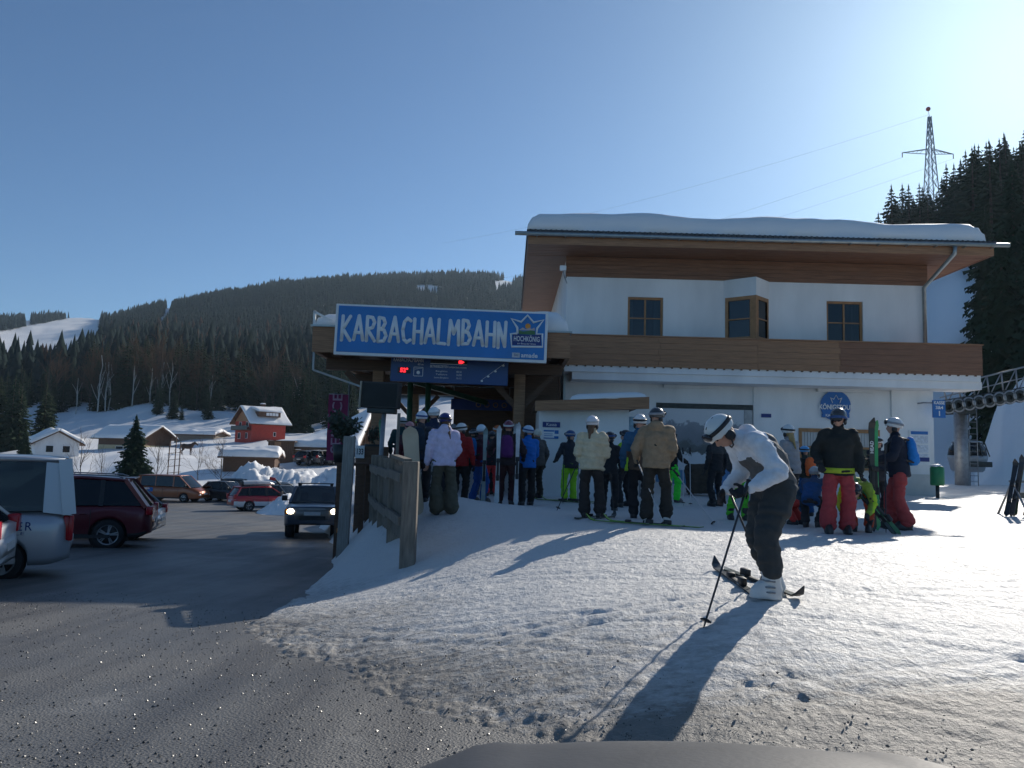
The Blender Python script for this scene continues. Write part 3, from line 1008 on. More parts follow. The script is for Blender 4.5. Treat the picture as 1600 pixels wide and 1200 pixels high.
# projecting KASSE sign at the corner
q0 = P(1454, 625, FY - 0.4)
q1 = P(1474, 653, FY - 0.4)
ks = thing('ticket_sign', 'small blue hanging sign reading KASSE 3 & 4 at the building corner', 'sign', (q0[0], FY - 0.4, q1[2]), world_coords=True)
MB().box(q0[0] + 0.06, q1[0] + 0.06, FY - 0.44, FY - 0.38, q1[2], q0[2]).build('plate', M['blue_round'], ks)
MB().tube([(q0[0] - 0.25, FY - 0.41, q0[2] - 0.1), (q0[0] + 0.08, FY - 0.41, q0[2] - 0.1)], 0.025, 6).tube([(q0[0] - 0.25, FY - 0.41, q0[2] - 0.1), (q0[0] - 0.25, FY + 0.1, q0[2] - 0.1)], 0.025, 6).build('bracket', M['steel'], ks)
lw = q1[0] - q0[0]
letter('KASSE', 0.15, M['white'], ks, (lw / 2 + 0.06, -0.045, 0.52), fit=lw * 0.86, bold=0.003)
letter('3&4', 0.15, M['white'], ks, (lw / 2 + 0.06, -0.045, 0.35), fit=lw * 0.6, bold=0.003)
letter('1', 0.24, M['white'], ks, (lw / 2 + 0.06, -0.045, 0.14), bold=0.006)
# floodlight and sensor under the eaves at the left corner
q = P(880, 420, FY - 0.9)
fl = thing('floodlight', 'small white floodlight on a bracket at the left corner of the white wall', 'lamp', (q[0], FY - 0.9, q[2]), world_coords=True)
MB().rbox(q[0] - 0.12, q[0] + 0.1, FY - 1.02, FY - 0.88, q[2] - 0.08, q[2] + 0.1, 0.02).build('housing', M['white'], fl)
MB().tube([(q[0], FY - 0.9, q[2] - 0.08), (q[0] + 0.05, FY - 0.85, q[2] - 0.26), (q[0] + 0.2, FY + 0.02, q[2] - 0.3)], 0.02, 6).build('bracket', M['steel'], fl)

# ------------------------------------------------------------------ the boarding canopy
KY = 21.6
can = thing('boarding_canopy', 'wooden boarding canopy with deep brown beams and snow on top beside the white building', 'canopy', (-1.7, 24.5, -1.0), world_coords=True)
KX0, KX1 = P(489, 510, KY)[0], P(891, 520, KY)[0]
KZ0, KZ1 = 2.72, 3.42
MB().box(KX0, KX1, KY, KY + 0.12, KZ0, KZ1).build('fascia_beam', M['wood'], can)
for xs_ in (KX0, KX1 - 0.12):
    MB().box(xs_, xs_ + 0.12, KY + 0.121, KY + 11, KZ0, KZ1 - 0.02).build('fascia_beam', M['wood'], can)
for k in range(14):
    y0 = KY + 0.14 + k * 0.78
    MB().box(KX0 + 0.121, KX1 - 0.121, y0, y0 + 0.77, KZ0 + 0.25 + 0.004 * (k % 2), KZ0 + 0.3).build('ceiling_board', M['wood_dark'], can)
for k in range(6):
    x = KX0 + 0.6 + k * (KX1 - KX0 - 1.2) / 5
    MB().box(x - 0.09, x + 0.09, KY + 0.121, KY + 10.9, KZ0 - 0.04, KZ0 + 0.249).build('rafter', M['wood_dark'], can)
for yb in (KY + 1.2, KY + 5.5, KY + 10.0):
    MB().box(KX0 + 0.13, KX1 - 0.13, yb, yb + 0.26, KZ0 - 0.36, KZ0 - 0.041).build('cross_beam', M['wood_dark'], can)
PX = [(P(590, 640, KY + 1.33)[0], KY + 1.33), (P(811, 640, KY + 1.33)[0], KY + 1.33), (P(590, 640, KY + 1.33)[0], KY + 10.1), (P(811, 640, KY + 1.33)[0], KY + 10.1)]
for x, y in PX:
    MB().rbox(x - 0.16, x + 0.16, y - 0.15, y + 0.15, -1.4, KZ0 - 0.36, 0.015).build('post', M['wood'], can)
    for sg in (-1, 1):
        MB().beam((x + sg * 0.1, y, KZ0 - 1.3), (x + sg * 0.95, y, KZ0 - 0.4), 0.16, 0.16).build('brace', M['wood_dark'], can)
MB().box(KX0 - 0.05, KX1 + 0.05, KY - 0.06, KY + 11.2, KZ1 + 0.002, KZ1 + 0.05).build('roof_sheet', M['zinc'], can)
# boarded back wall with the turnstile hall and side boards
for k in range(15):
    z0 = -1.15 + k * 0.26
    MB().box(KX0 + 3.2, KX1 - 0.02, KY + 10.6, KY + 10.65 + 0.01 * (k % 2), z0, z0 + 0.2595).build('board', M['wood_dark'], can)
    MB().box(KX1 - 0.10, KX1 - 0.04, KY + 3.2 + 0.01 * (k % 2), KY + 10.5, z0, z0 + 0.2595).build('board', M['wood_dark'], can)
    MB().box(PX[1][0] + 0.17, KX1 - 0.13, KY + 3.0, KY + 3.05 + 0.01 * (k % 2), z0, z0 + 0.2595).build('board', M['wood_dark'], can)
snow_cap('roof_snow', KX0 + 0.05, KX1 - 0.05, KY + 0.0, KY + 11, lambda x, y: KZ1 + 0.05 + 0 * x, 0.5, can, nx=70, ny=20, seed=3, edge=0.5)
# raised light parapet at the far left end of the canopy, open strut below
mbp = MB()
p0 = P(489, 505, KY)
mbp.beam((KX0 + 0.02, KY + 0.05, KZ1 + 0.05), (KX0 + 0.02, KY + 0.05, KZ1 + 0.45), 0.06, 0.06)
mbp.beam((KX0 + 0.02, KY + 0.05, KZ1 + 0.42), (KX0 + 0.75, KY + 0.05, KZ1 + 0.06), 0.06, 0.06)
mbp.build('parapet_strut', M['white'], can)
MB().beam((KX0 + 0.05, KY + 0.05, KZ0 - 0.005), (KX0 + 0.05, KY + 0.05, KZ0 - 0.5), 0.05, 0.05).beam((KX0 + 0.05, KY + 0.05, KZ0 - 0.5), (KX0 + 2.4, KY + 0.3, KZ0 - 1.25), 0.05, 0.05).build('wire_strut', M['steel'], can)
for xg in (640, 668):
    q = P(xg, 640, KY + 4)
    MB().tube([(q[0], KY + 4, -1.3), (q[0], KY + 4, KZ0 - 0.1)], 0.09, 10).build('steel_column', M['green_steel'], can)
MB().beam((P(610, 600, KY + 3.5)[0], KY + 3.5, KZ0 - 0.25), (P(760, 640, KY + 6)[0], KY + 6, KZ0 - 0.9), 0.12, 0.16).build('steel_beam', M['green_steel'], can)
# boards above the turnstiles at the back
q0, q1 = P(705, 625, KY + 8), P(800, 640, KY + 8)
gb = thing('hanging_board', 'dim navy board with pale round symbols hanging at the back of the canopy', 'sign', ((q0[0] + q1[0]) / 2, KY + 8, q1[2]), world_coords=True)
MB().box(q0[0], q1[0], KY + 7.98, KY + 8.04, q1[2] - 0.05, q0[2] + 0.05).build('plate', M['navy'], gb)
for k in range(4):
    x = q0[0] + (0.45 + 0.14 * k) * (q1[0] - q0[0])
    MB().lathe([(0.07, 0), (0.1, 0), (0.1, 0.015), (0.07, 0.015)], (x, KY + 7.955, (q0[2] + q1[2]) / 2), 14, axis=1).build('symbol', M['wood_frame'], gb)
for sx in (q0[0] + 0.1, q1[0] - 0.1):
    MB().tube([(sx, KY + 8.01, q0[2] + 0.04), (sx, KY + 8.01, KZ0 + 0.26)], 0.012, 5).build('hanger', M['steel'], gb)
for k in range(4):
    x = -2.6 + k * 1.1
    t = thing('turnstile', 'grey ticket turnstile at the back of the canopy queue', 'turnstile', (x, KY + 7.0, -1.05), group='turnstiles under the canopy')
    MB().rbox(-0.12, 0.12, -0.45, 0.45, -0.1, 1.05, 0.03).build('cabinet', M['steel'], t)
    MB().tube([(0.12, 0, 0.85), (0.62, 0, 0.83)], 0.02, 6).tube([(0.12, 0, 0.85), (0.45, 0.2, 0.5)], 0.02, 6).build('arm', M['steel'], t)

# the large lift sign
sg = thing('lift_sign', 'large blue banner sign reading KARBACHALMBAHN with white border on the canopy', 'sign', tuple((P(522, 555, KY - 0.3) + P(853, 567, KY - 0.3)) / 2), world_coords=False)
SW = P(853, 527, KY - 0.3)[0] - P(522, 513, KY - 0.3)[0]
SH = 1.40
sg.rotation_euler = (0, rad(0.9), 0)
MB().rbox(-SW / 2, SW / 2, -0.06, 0.1, 0, SH, 0.01, smooth=False).build('frame', M['white'], sg)
MB().rbox(-SW / 2 + 0.07, SW / 2 - 0.07, -0.075, -0.05, 0.08, SH - 0.05, 0.01, smooth=False).build('face', M['blue_sign'], sg)
for x in (-SW / 2 + 0.5, 0, SW / 2 - 0.5):
    MB().box(x - 0.05, x + 0.05, 0.1, 0.36, 0.3, SH - 0.3).build('bracket', M['steel'], sg)
# hand drawn capitals built as strokes
STROKES = {
    'K': [[(0, 0), (0.02, 1)], [(0.42, 1), (0.05, 0.47), (0.46, 0)]],
    'A': [[(0, 0), (0.24, 1), (0.5, 0)], [(0.1, 0.3), (0.42, 0.3)]],
    'R': [[(0, 0), (0.0, 1), (0.28, 0.97), (0.4, 0.78), (0.3, 0.55), (0.03, 0.48), (0.44, 0)]],
    'B': [[(0, 0.0), (0, 1), (0.25, 0.97), (0.34, 0.78), (0.22, 0.56), (0.03, 0.53), (0.3, 0.48), (0.42, 0.25), (0.3, 0.03), (0, 0)]],
    'C': [[(0.42, 0.9), (0.25, 1), (0.08, 0.85), (0, 0.5), (0.08, 0.12), (0.25, 0), (0.43, 0.1)]],
    'H': [[(0, 0), (0, 1)], [(0.42, 0), (0.42, 1)], [(0, 0.48), (0.42, 0.48)]],
    'L': [[(0.02, 1), (0, 0.02), (0.38, 0)]],
    'M': [[(0, 0), (0.06, 1), (0.27, 0.45), (0.5, 1), (0.56, 0)]],
    'N': [[(0.02, 0), (0, 0.95), (0.38, 0.05), (0.4, 1)]],
}
WID = {'K': 0.46, 'A': 0.5, 'R': 0.44, 'B': 0.42, 'C': 0.43, 'H': 0.42, 'L': 0.38, 'M': 0.56, 'N': 0.40}
word = 'KARBACHALMBAHN'
tot = sum(WID[ch] for ch in word) + 0.20 * (len(word) - 1)
LW = 4.45
kx = LW / tot
x = -SW / 2 + 0.2
for i, ch in enumerate(word):
    hgt = 0.66
    z0 = 0.40 + (0.012 * ((i * 5) % 3)) + (-0.05 if ch == 'N' else 0)
    mb = MB()
    for st in STROKES[ch]:
        pts = [(x + a * kx, -0.078, z0 + b_ * hgt * (1.06 if ch == 'N' else 1)) for a, b_ in st]
        for a_, c_ in zip(pts[:-1], pts[1:]):
            mb.tube([a_, c_], 0.047, 8)
        for p in (pts if len(pts) > 2 else (pts[0], pts[-1])):
            mb.ell(p, 0.0475, 8, 6)
    for k in range(len(mb.v)):
        vx, vy, vz = mb.v[k]
        mb.v[k] = (vx, -0.078 + (vy + 0.078) * 0.25, vz)
    mb.build('letter', M['white'], sg)
    x += (WID[ch] + 0.20) * kx
# crown emblem
ex, ez = SW / 2 - 0.56, 0.42
mo = MB()
mo.prism([(ex - 0.40, -0.0765, ez + 0.04), (ex + 0.40, -0.0765, ez + 0.04), (ex + 0.38, -0.0765, ez + 0.34), (ex - 0.38, -0.0765, ez + 0.34)], (0, -0.006, 0))
emb = mo.build('emblem_panel', M['navy'], sg)
oc = MB()
oc.tube([(ex - 0.26, -0.085, ez + 0.36), (ex - 0.27, -0.085, ez + 0.52), (ex - 0.44, -0.085, ez + 0.76), (ex - 0.17, -0.085, ez + 0.68), (ex, -0.085, ez + 0.87), (ex + 0.17, -0.085, ez + 0.68), (ex + 0.44, -0.085, ez + 0.76), (ex + 0.27, -0.085, ez + 0.52), (ex + 0.26, -0.085, ez + 0.36), (ex + 0.42, -0.085, ez + 0.37), (ex + 0.44, -0.085, ez + 0.02), (ex - 0.40, -0.085, ez - 0.01), (ex - 0.44, -0.085, ez + 0.34), (ex - 0.26, -0.085, ez + 0.36)], 0.032, 6)
oc.build('emblem_outline', M['white'], sg)
MB().prism([(ex - 0.22, -0.0765, ez + 0.345), (ex + 0.22, -0.0765, ez + 0.345), (ex + 0.22, -0.0765, ez + 0.44), (ex + 0.1, -0.0765, ez + 0.46), (ex - 0.1, -0.0765, ez + 0.42), (ex - 0.22, -0.0765, ez + 0.45)], (0, -0.008, 0)).build('emblem_meadow', mat('emblem_green', (0.05, 0.17, 0.06), 0.5), sg)
MB().prism([(ex - 0.22, -0.0765, ez + 0.452), (ex - 0.12, -0.0765, ez + 0.53), (ex - 0.03, -0.0765, ez + 0.48), (ex + 0.06, -0.0765, ez + 0.53), (ex + 0.13, -0.0765, ez + 0.5), (ex + 0.2, -0.0765, ez + 0.54), (ex + 0.22, -0.0765, ez + 0.462)], (0, -0.007, 0)).build('emblem_range', mat('emblem_rock', (0.5, 0.42, 0.42), 0.5), sg)
MB().lathe([(0, -0.004), (0.075, -0.004), (0.075, 0.004), (0, 0.004)], (ex + 0.02, -0.079, ez + 0.57), 20, axis=1, smooth=False).build('emblem_sun', mat('emblem_orange', (0.75, 0.3, 0.04), 0.5), sg)
letter('HOCHKÖNIG', 0.2, M['white'], emb, (ex, -0.09, ez + 0.21), fit=0.7, depth=0.006, bold=0.002)
letter('am Berg der Sinne', 0.06, M['white'], emb, (ex, -0.09, ez + 0.085), fit=0.5, depth=0.006)
MB().box(SW / 2 - 0.94, SW / 2 - 0.73, -0.086, -0.0755, 0.12, 0.25).build('badge', mat('grey_badge', (0.55, 0.56, 0.57), 0.5), sg)
letter('Ski', 0.1, M['navy'], sg, (SW / 2 - 0.835, -0.09, 0.185), depth=0.006)
letter('amade', 0.17, M['white'], sg, (SW / 2 - 0.47, -0.082, 0.185), depth=0.008, bold=0.004, fit=0.45)

# the information board below it
q0, q1 = P(611, 566, KY + 0.4), P(793, 600, KY + 0.4)
nb_ = thing('operating_board', 'dark blue operating hours board with red LED display below the large lift sign', 'sign', ((q0[0] + q1[0]) / 2, KY + 0.4, q1[2] - 0.03))
bw_ = q1[0] - q0[0]
bh_ = 0.74
nb_.rotation_euler = (0, rad(0.9), 0)
MB().rbox(-bw_ / 2, bw_ / 2, -0.05, 0.05, 0, bh_, 0.01, smooth=False).build('panel', M['blue_board'], nb_)


def bx_(px):
    return (px - 702) / 182 * bw_


letter('KARBACHALMBAHN', 0.16, M['white'], nb_, (bx_(638), -0.056, 0.61), fit=bx_(661) - bx_(615), depth=0.006)
letter('60 m', 0.08, M['white'], nb_, (bx_(657), -0.056, 0.5), depth=0.006)
MB().box(bx_(622), bx_(642), -0.06, -0.0505, 0.23, 0.40).build('led_display', M['black'], nb_)
letter('52°', 0.16, M['red_led'], nb_, (bx_(632), -0.064, 0.315), depth=0.006, bold=0.006, fit=0.22)
ic = MB()
a, b_ = bx_(647), bx_(661)
ic.beam((a, -0.055, 0.17), (b_, -0.055, 0.17), 0.012, 0.012).beam((a, -0.055, 0.42), (b_, -0.055, 0.42), 0.012, 0.012).beam((a, -0.055, 0.17), (a, -0.055, 0.42), 0.012, 0.012).beam((b_, -0.055, 0.17), (b_, -0.055, 0.42), 0.012, 0.012)
ic.beam((a + 0.02, -0.055, 0.36), (b_ - 0.02, -0.055, 0.40), 0.01, 0.01)
ic.lathe([(0.0, -0.004), (0.05, -0.004), (0.05, 0.004), (0.0, 0.004)], ((a + b_) / 2, -0.055, 0.27), 12, axis=1, smooth=False)
ic.build('gondola_icon', M['white'], nb_)
a, b_ = bx_(672), bx_(729)
MB().box(a, b_, -0.06, -0.0505, 0.55, 0.66).build('led_display', M['black'], nb_)
MB().beam((a, -0.055, 0.67), (b_, -0.055, 0.67), 0.008, 0.012).beam((a, -0.055, 0.54), (b_, -0.055, 0.54), 0.008, 0.012).build('rule', M['white'], nb_)
c_ = bx_(716)
MB().prism([(c_, -0.062, 0.565), (c_ + 0.09, -0.062, 0.565), (c_ + 0.16, -0.062, 0.605), (c_ + 0.09, -0.062, 0.65), (c_, -0.062, 0.65)], (0, -0.006, 0)).build('led_arrow', M['red_led'], nb_)
letter('BETRIEBSZEITEN', 0.1, M['white'], nb_, (bx_(686), -0.056, 0.46), fit=bx_(700) - bx_(672), depth=0.006)
letter('OPERATING HOURS', 0.06, M['white'], nb_, (bx_(715), -0.056, 0.45), fit=bx_(729) - bx_(702), depth=0.004)
for k, (l1, l2) in enumerate((('Bergfahrt', '08:30'), ('Talfahrt', '16:00'), ('Letzte Bergfahrt', '16:15'))):
    letter(l1, 0.06, M['white'], nb_, (bx_(690), -0.056, 0.33 - 0.09 * k), fit=bx_(699 + 4 * (k == 2)) - bx_(681), depth=0.004)
    letter(l2, 0.075, M['white'], nb_, (bx_(717), -0.056, 0.33 - 0.09 * k), depth=0.004, fit=bx_(721) - bx_(713))
ln = MB()
ln.beam((bx_(753), -0.056, 0.14), (bx_(787), -0.056, 0.62), 0.008, 0.008)
for t in (0, 0.28, 0.6, 0.95):
    ln.ell((bx_(753 + 34 * t), -0.056, 0.14 + 0.48 * t - 0.035), (0.035, 0.006, 0.03), 10, 6)
ln.build('line_diagram', M['white'], nb_)
for x in (-bw_ / 2 + 0.25, bw_ / 2 - 0.25):
    MB().tube([(x, 0, bh_ - 0.01), (x, 0, bh_ + 0.35)], 0.02, 6).build('hanger', M['steel'], nb_)

# ------------------------------------------------------------------ kiosk annex with its slanted fascia
AY = 20.6
q0, q1 = P(843, 640, AY), P(983, 640, AY)
kio = thing('kiosk', 'small white kiosk with orange brown roof edge between canopy and main building', 'kiosk', ((q0[0] + q1[0]) / 2, AY + 1.6, -1.0), world_coords=True)
MB().box(q0[0], q1[0], AY, AY + 3, -1.4, 1.27).build('wall', M['plaster'], kio)
f0, f1 = P(836, 637, AY - 0.35), P(1014, 632, AY - 0.35)
fa = MB()
zt0, zt1 = 1.42, 1.60
fa.prism([(f0[0], AY - 0.4, 1.16), (f1[0], AY - 0.4, 1.29), (f1[0], AY - 0.4, zt1), (f0[0], AY - 0.4, zt0)], (0, 0.06, 0))
fa.build('fascia', M['wood'], kio)
fr = MB()
fr.prism([(f0[0], AY - 0.339, 1.28), (f1[0], AY - 0.339, 1.40), (f1[0], AY - 0.339, zt1 - 0.02), (f0[0], AY - 0.339, zt0 - 0.02)], (0, 3.6, 0))
fr.build('roof', M['wood_dark'], kio)
snow_cap('roof_snow', f0[0] + 0.9, f1[0] - 0.06, AY - 0.36, AY + 3, lambda x, y: zt0 + (zt1 - zt0) * (x - f0[0]) / (f1[0] - f0[0]) - 0.015, 0.16, kio, nx=40, ny=12, edge=0.3, seed=5)
pa, pb = P(848, 659, AY), P(875, 668, AY)
s = thing('small_sign', 'navy strip sign with pale lettering on the kiosk wall', 'sign', ((pa[0] + pb[0]) / 2, AY, pb[2]), world_coords=True)
MB().box(pa[0], pb[0], AY - 0.03, AY - 0.004, pb[2], pa[2]).build('plate', M['navy'], s)
letter('Kassa', 0.12, M['white'], s, (0, -0.036, (pa[2] - pb[2]) / 2), depth=0.006)
pa, pb = P(849, 671, AY), P(873, 686, AY)
s = thing('price_notice', 'white and blue price notice under the navy strip sign on the kiosk', 'sign', ((pa[0] + pb[0]) / 2, AY, pb[2]), world_coords=True)
MB().box(pa[0], pb[0], AY - 0.02, AY - 0.004, pb[2], pa[2]).build('sheet', M['white'], s)
hh = pa[2] - pb[2]
for k, (a, b_, c, d) in enumerate(((0.02, 0.7, 0.78, 0.95), (0.02, 0.98, 0.02, 0.12), (0.72, 0.98, 0.55, 0.95), (0.7, 0.98, 0.02, 0.3), (0.05, 0.6, 0.5, 0.56), (0.05, 0.6, 0.3, 0.36))):
    MB().box(pa[0] + a * (pb[0] - pa[0]), pa[0] + b_ * (pb[0] - pa[0]), AY - 0.026 - 0.001 * k, AY - 0.0205, pb[2] + c * hh, pb[2] + d * hh).build('print', M['blue_round'], s)
q0 = P(984, 650, AY + 1.5)
s = thing('wall_poster', 'blue and white mountain poster on the kiosk side wall', 'poster', (q0[0], AY + 0.9, 0.3), world_coords=True)
pa, pb = P(982, 651, AY + 0.6), P(1004, 665, AY + 0.6)
MB().box(pa[0] + 0.02, pb[0], AY + 0.6, AY + 0.64, pb[2] - 0.3, pa[2]).build('sheet', mat('pale_blue_poster', (0.25, 0.42, 0.55), 0.5, 0.4, 5), s)
MB().tube([(pb[0] - 0.05, AY + 0.62, -1.3), (pb[0] - 0.05, AY + 0.62, pb[2] - 0.3)], 0.025, 6).build('post', M['steel'], s)
# ------------------------------------------------------------------ people
def etube(mb, pts, rx, ry, lat=(1, 0, 0), n=14, mi=0):
    """closed tube of elliptic section; lat is the direction of rx"""
    pts = [Vector(p) for p in pts]
    lat = Vector(lat)
    v, f = [], []
    for i, p in enumerate(pts):
        d = (pts[min(i + 1, len(pts) - 1)] - pts[max(i - 1, 0)]).normalized()
        a = (lat - d * lat.dot(d)).normalized()
        b = d.cross(a)
        for k in range(n):
            t = 2 * math.pi * k / n
            v.append(p + a * (math.cos(t) * rx[i]) + b * (math.sin(t) * ry[i]))
    for i in range(len(pts) - 1):
        for k in range(n):
            f.append((i * n + k, i * n + (k + 1) % n, (i + 1) * n + (k + 1) % n, (i + 1) * n + k))
    f.append(tuple(range(n))[::-1])
    f.append(tuple(range((len(pts) - 1) * n, len(pts) * n)))
    return mb.add(v, f, mi, True)


def capsule(mb, p, q, r1, r2, n=10):
    mb.tube([p, q], [r1, r2], n)
    mb.ell(p, r1, n, 6)
    mb.ell(q, r2, n, 6)
    return mb


def fuse(mb, name, mats, parent, voxel=0.02, smooth=4, fold=0.0, ffreq=9.0, seed=0, color=None, quilt=0.0):
    """weld overlapping closed shapes into one continuous skin"""
    bm = bmesh.new()
    me0 = mb.mesh('tmp', M['white'])
    o = bpy.data.objects.new('tmp', me0)
    COL.objects.link(o)
    r = o.modifiers.new('r', 'REMESH')
    r.mode = 'VOXEL'
    r.voxel_size = voxel
    s = o.modifiers.new('s', 'SMOOTH')
    s.factor = 0.5
    s.iterations = smooth
    dg = bpy.context.evaluated_depsgraph_get()
    me = bpy.data.meshes.new_from_object(o.evaluated_get(dg))
    bpy.data.objects.remove(o)
    bpy.data.meshes.remove(me0)
    bm.free()
    n = len(me.vertices)
    co = np.empty(n * 3)
    me.vertices.foreach_get('co', co)
    co = co.reshape(-1, 3)
    if fold:
        no = np.empty(n * 3)
        me.vertices.foreach_get('normal', no)
        no = no.reshape(-1, 3)
        a = co[:, 0] + 0.6 * co[:, 1] + seed * 3.7
        b = co[:, 2] * 1.5 + 0.35 * co[:, 0] - 0.4 * co[:, 1]
        w = np.abs(fbm(a * ffreq * 0.55 + 0.8 * vnoise(b * 6, a * 6, seed), b * ffreq, 2, seed + 80)) * 2 - 0.35
        co = co + no * (fold * w)[:, None]
        if quilt:
            co = co + no * (quilt * (np.abs(np.sin(co[:, 2] * 27 + 0.5 * np.sin(co[:, 0] * 9))) - 0.5))[:, None]
        me.vertices.foreach_set('co', co.ravel())
    me.polygons.foreach_set('use_smooth', np.ones(len(me.polygons), bool))
    me.materials.clear()
    mats = mats if isinstance(mats, (list, tuple)) else [mats]
    for m in mats:
        me.materials.append(m)
    if color is not None:
        idx = []
        for p in me.polygons:
            idx.append(color(p.center))
        me.polygons.foreach_set('material_index', idx)
    me.name = name
    me.update()
    ob = bpy.data.objects.new(name, me)
    COL.objects.link(ob)
    ob.parent = parent
    return ob


def ik(a, c, l1, l2, pole):
    a, c, pole = Vector(a), Vector(c), Vector(pole)
    d = c - a
    L = d.length
    if L > (l1 + l2) * 0.999:
        c = a + d * ((l1 + l2) * 0.999 / L)
        d = c - a
        L = d.length
    x = (l1 * l1 - l2 * l2 + L * L) / (2 * L)
    h = math.sqrt(max(l1 * l1 - x * x, 0))
    u = d / L
    pv = pole - u * pole.dot(u)
    pv = pv.normalized() if pv.length > 1e-6 else u.orthogonal()
    return a + u * x + pv * h, c


_fab = {}


def fabric(col, rough=0.75, gloss=False):
    k = (tuple(round(c, 3) for c in col), rough, gloss)
    if k not in _fab:
        _fab[k] = mat('fabric_%d' % len(_fab), col, rough if not gloss else 0.35, 0.14, 14, 0.12, 120, spec=0.3, sheen=0.0)
    return _fab[k]


M['skin'] = mat('skin', (0.52, 0.28, 0.2), 0.55, 0.1, 10)
M['lens'] = mat('goggle_lens', (0.02, 0.022, 0.028), 0.12, 0.2, 4)
M['lens_bright'] = mat('mirrored_lens', (0.4, 0.2, 0.05), 0.1, 0.4, 6, metal=0.6)
M['eye'] = mat('eye', (0.05, 0.035, 0.03), 0.2, 0.1, 4)
M['boot_dark'] = mat('dark_ski_boot', (0.03, 0.03, 0.033), 0.4, 0.3, 8)
M['boot_white'] = mat('white_ski_boot', (0.68, 0.67, 0.64), 0.4, 0.1, 8)
M['pole'] = mat('ski_pole', (0.05, 0.05, 0.055), 0.35, 0.2, 8, metal=0.4)
M['pole_pale'] = mat('pale_ski_pole', (0.6, 0.6, 0.6), 0.35, 0.1, 8, metal=0.3)

HAND_MESH = {}


def hand_mesh(side, m):
    """a gloved hand loosely closed round a grip: palm, four curled fingers, thumb at the side"""
    key = (side, m.name)
    if key in HAND_MESH:
        return HAND_MESH[key]
    mb = MB()
    # local: wrist at the origin, -Z along the hand, +Y palm normal, +X towards the thumb (times side)
    etube(mb, [(0, 0, 0.03), (0, 0, 0), (0, 0, -0.05), (0, 0, -0.095)], [0.032, 0.031, 0.046, 0.045], [0.026, 0.024, 0.022, 0.018])
    for i, (x, ln) in enumerate(((0.034, 0.9), (0.012, 1.0), (-0.011, 0.93), (-0.033, 0.76))):
        p0 = Vector((x * side, 0.0, -0.092))
        p1 = p0 + Vector((0, 0.012, -0.042 * ln))
        p2 = p1 + Vector((0, 0.032 * ln, -0.012))
        p3 = p2 + Vector((0, 0.012, 0.024 * ln))
        for a, b, r1, r2 in ((p0, p1, 0.0115, 0.011), (p1, p2, 0.011, 0.0105), (p2, p3, 0.0105, 0.0095)):
            capsule(mb, a, b, r1, r2, 8)
    q0 = Vector((0.036 * side, 0.008, -0.035))
    q1 = q0 + Vector((0.026 * side, 0.024, -0.028))
    q2 = q1 + Vector((-0.006 * side, 0.024, -0.022))
    capsule(mb, q0, q1, 0.016, 0.013, 8)
    capsule(mb, q1, q2, 0.013, 0.0115, 8)
    o = fuse(mb, 'hand', m, None, 0.006, 2)
    me = o.data
    bpy.data.objects.remove(o)
    HAND_MESH[key] = me
    return me


ARMS = {
    'down': (0.10, 0.04, -0.52), 'front': (-0.03, 0.33, -0.33), 'poles': (0.10, 0.27, -0.38), 'pocket': (-0.01, 0.14, -0.45),
    'face': (-0.12, 0.25, 0.02), 'hip': (0.08, 0.02, -0.40), 'out': (0.22, 0.22, -0.32), 'hold': (-0.06, 0.30, -0.12), 'back': (0.12, -0.12, -0.48),
}


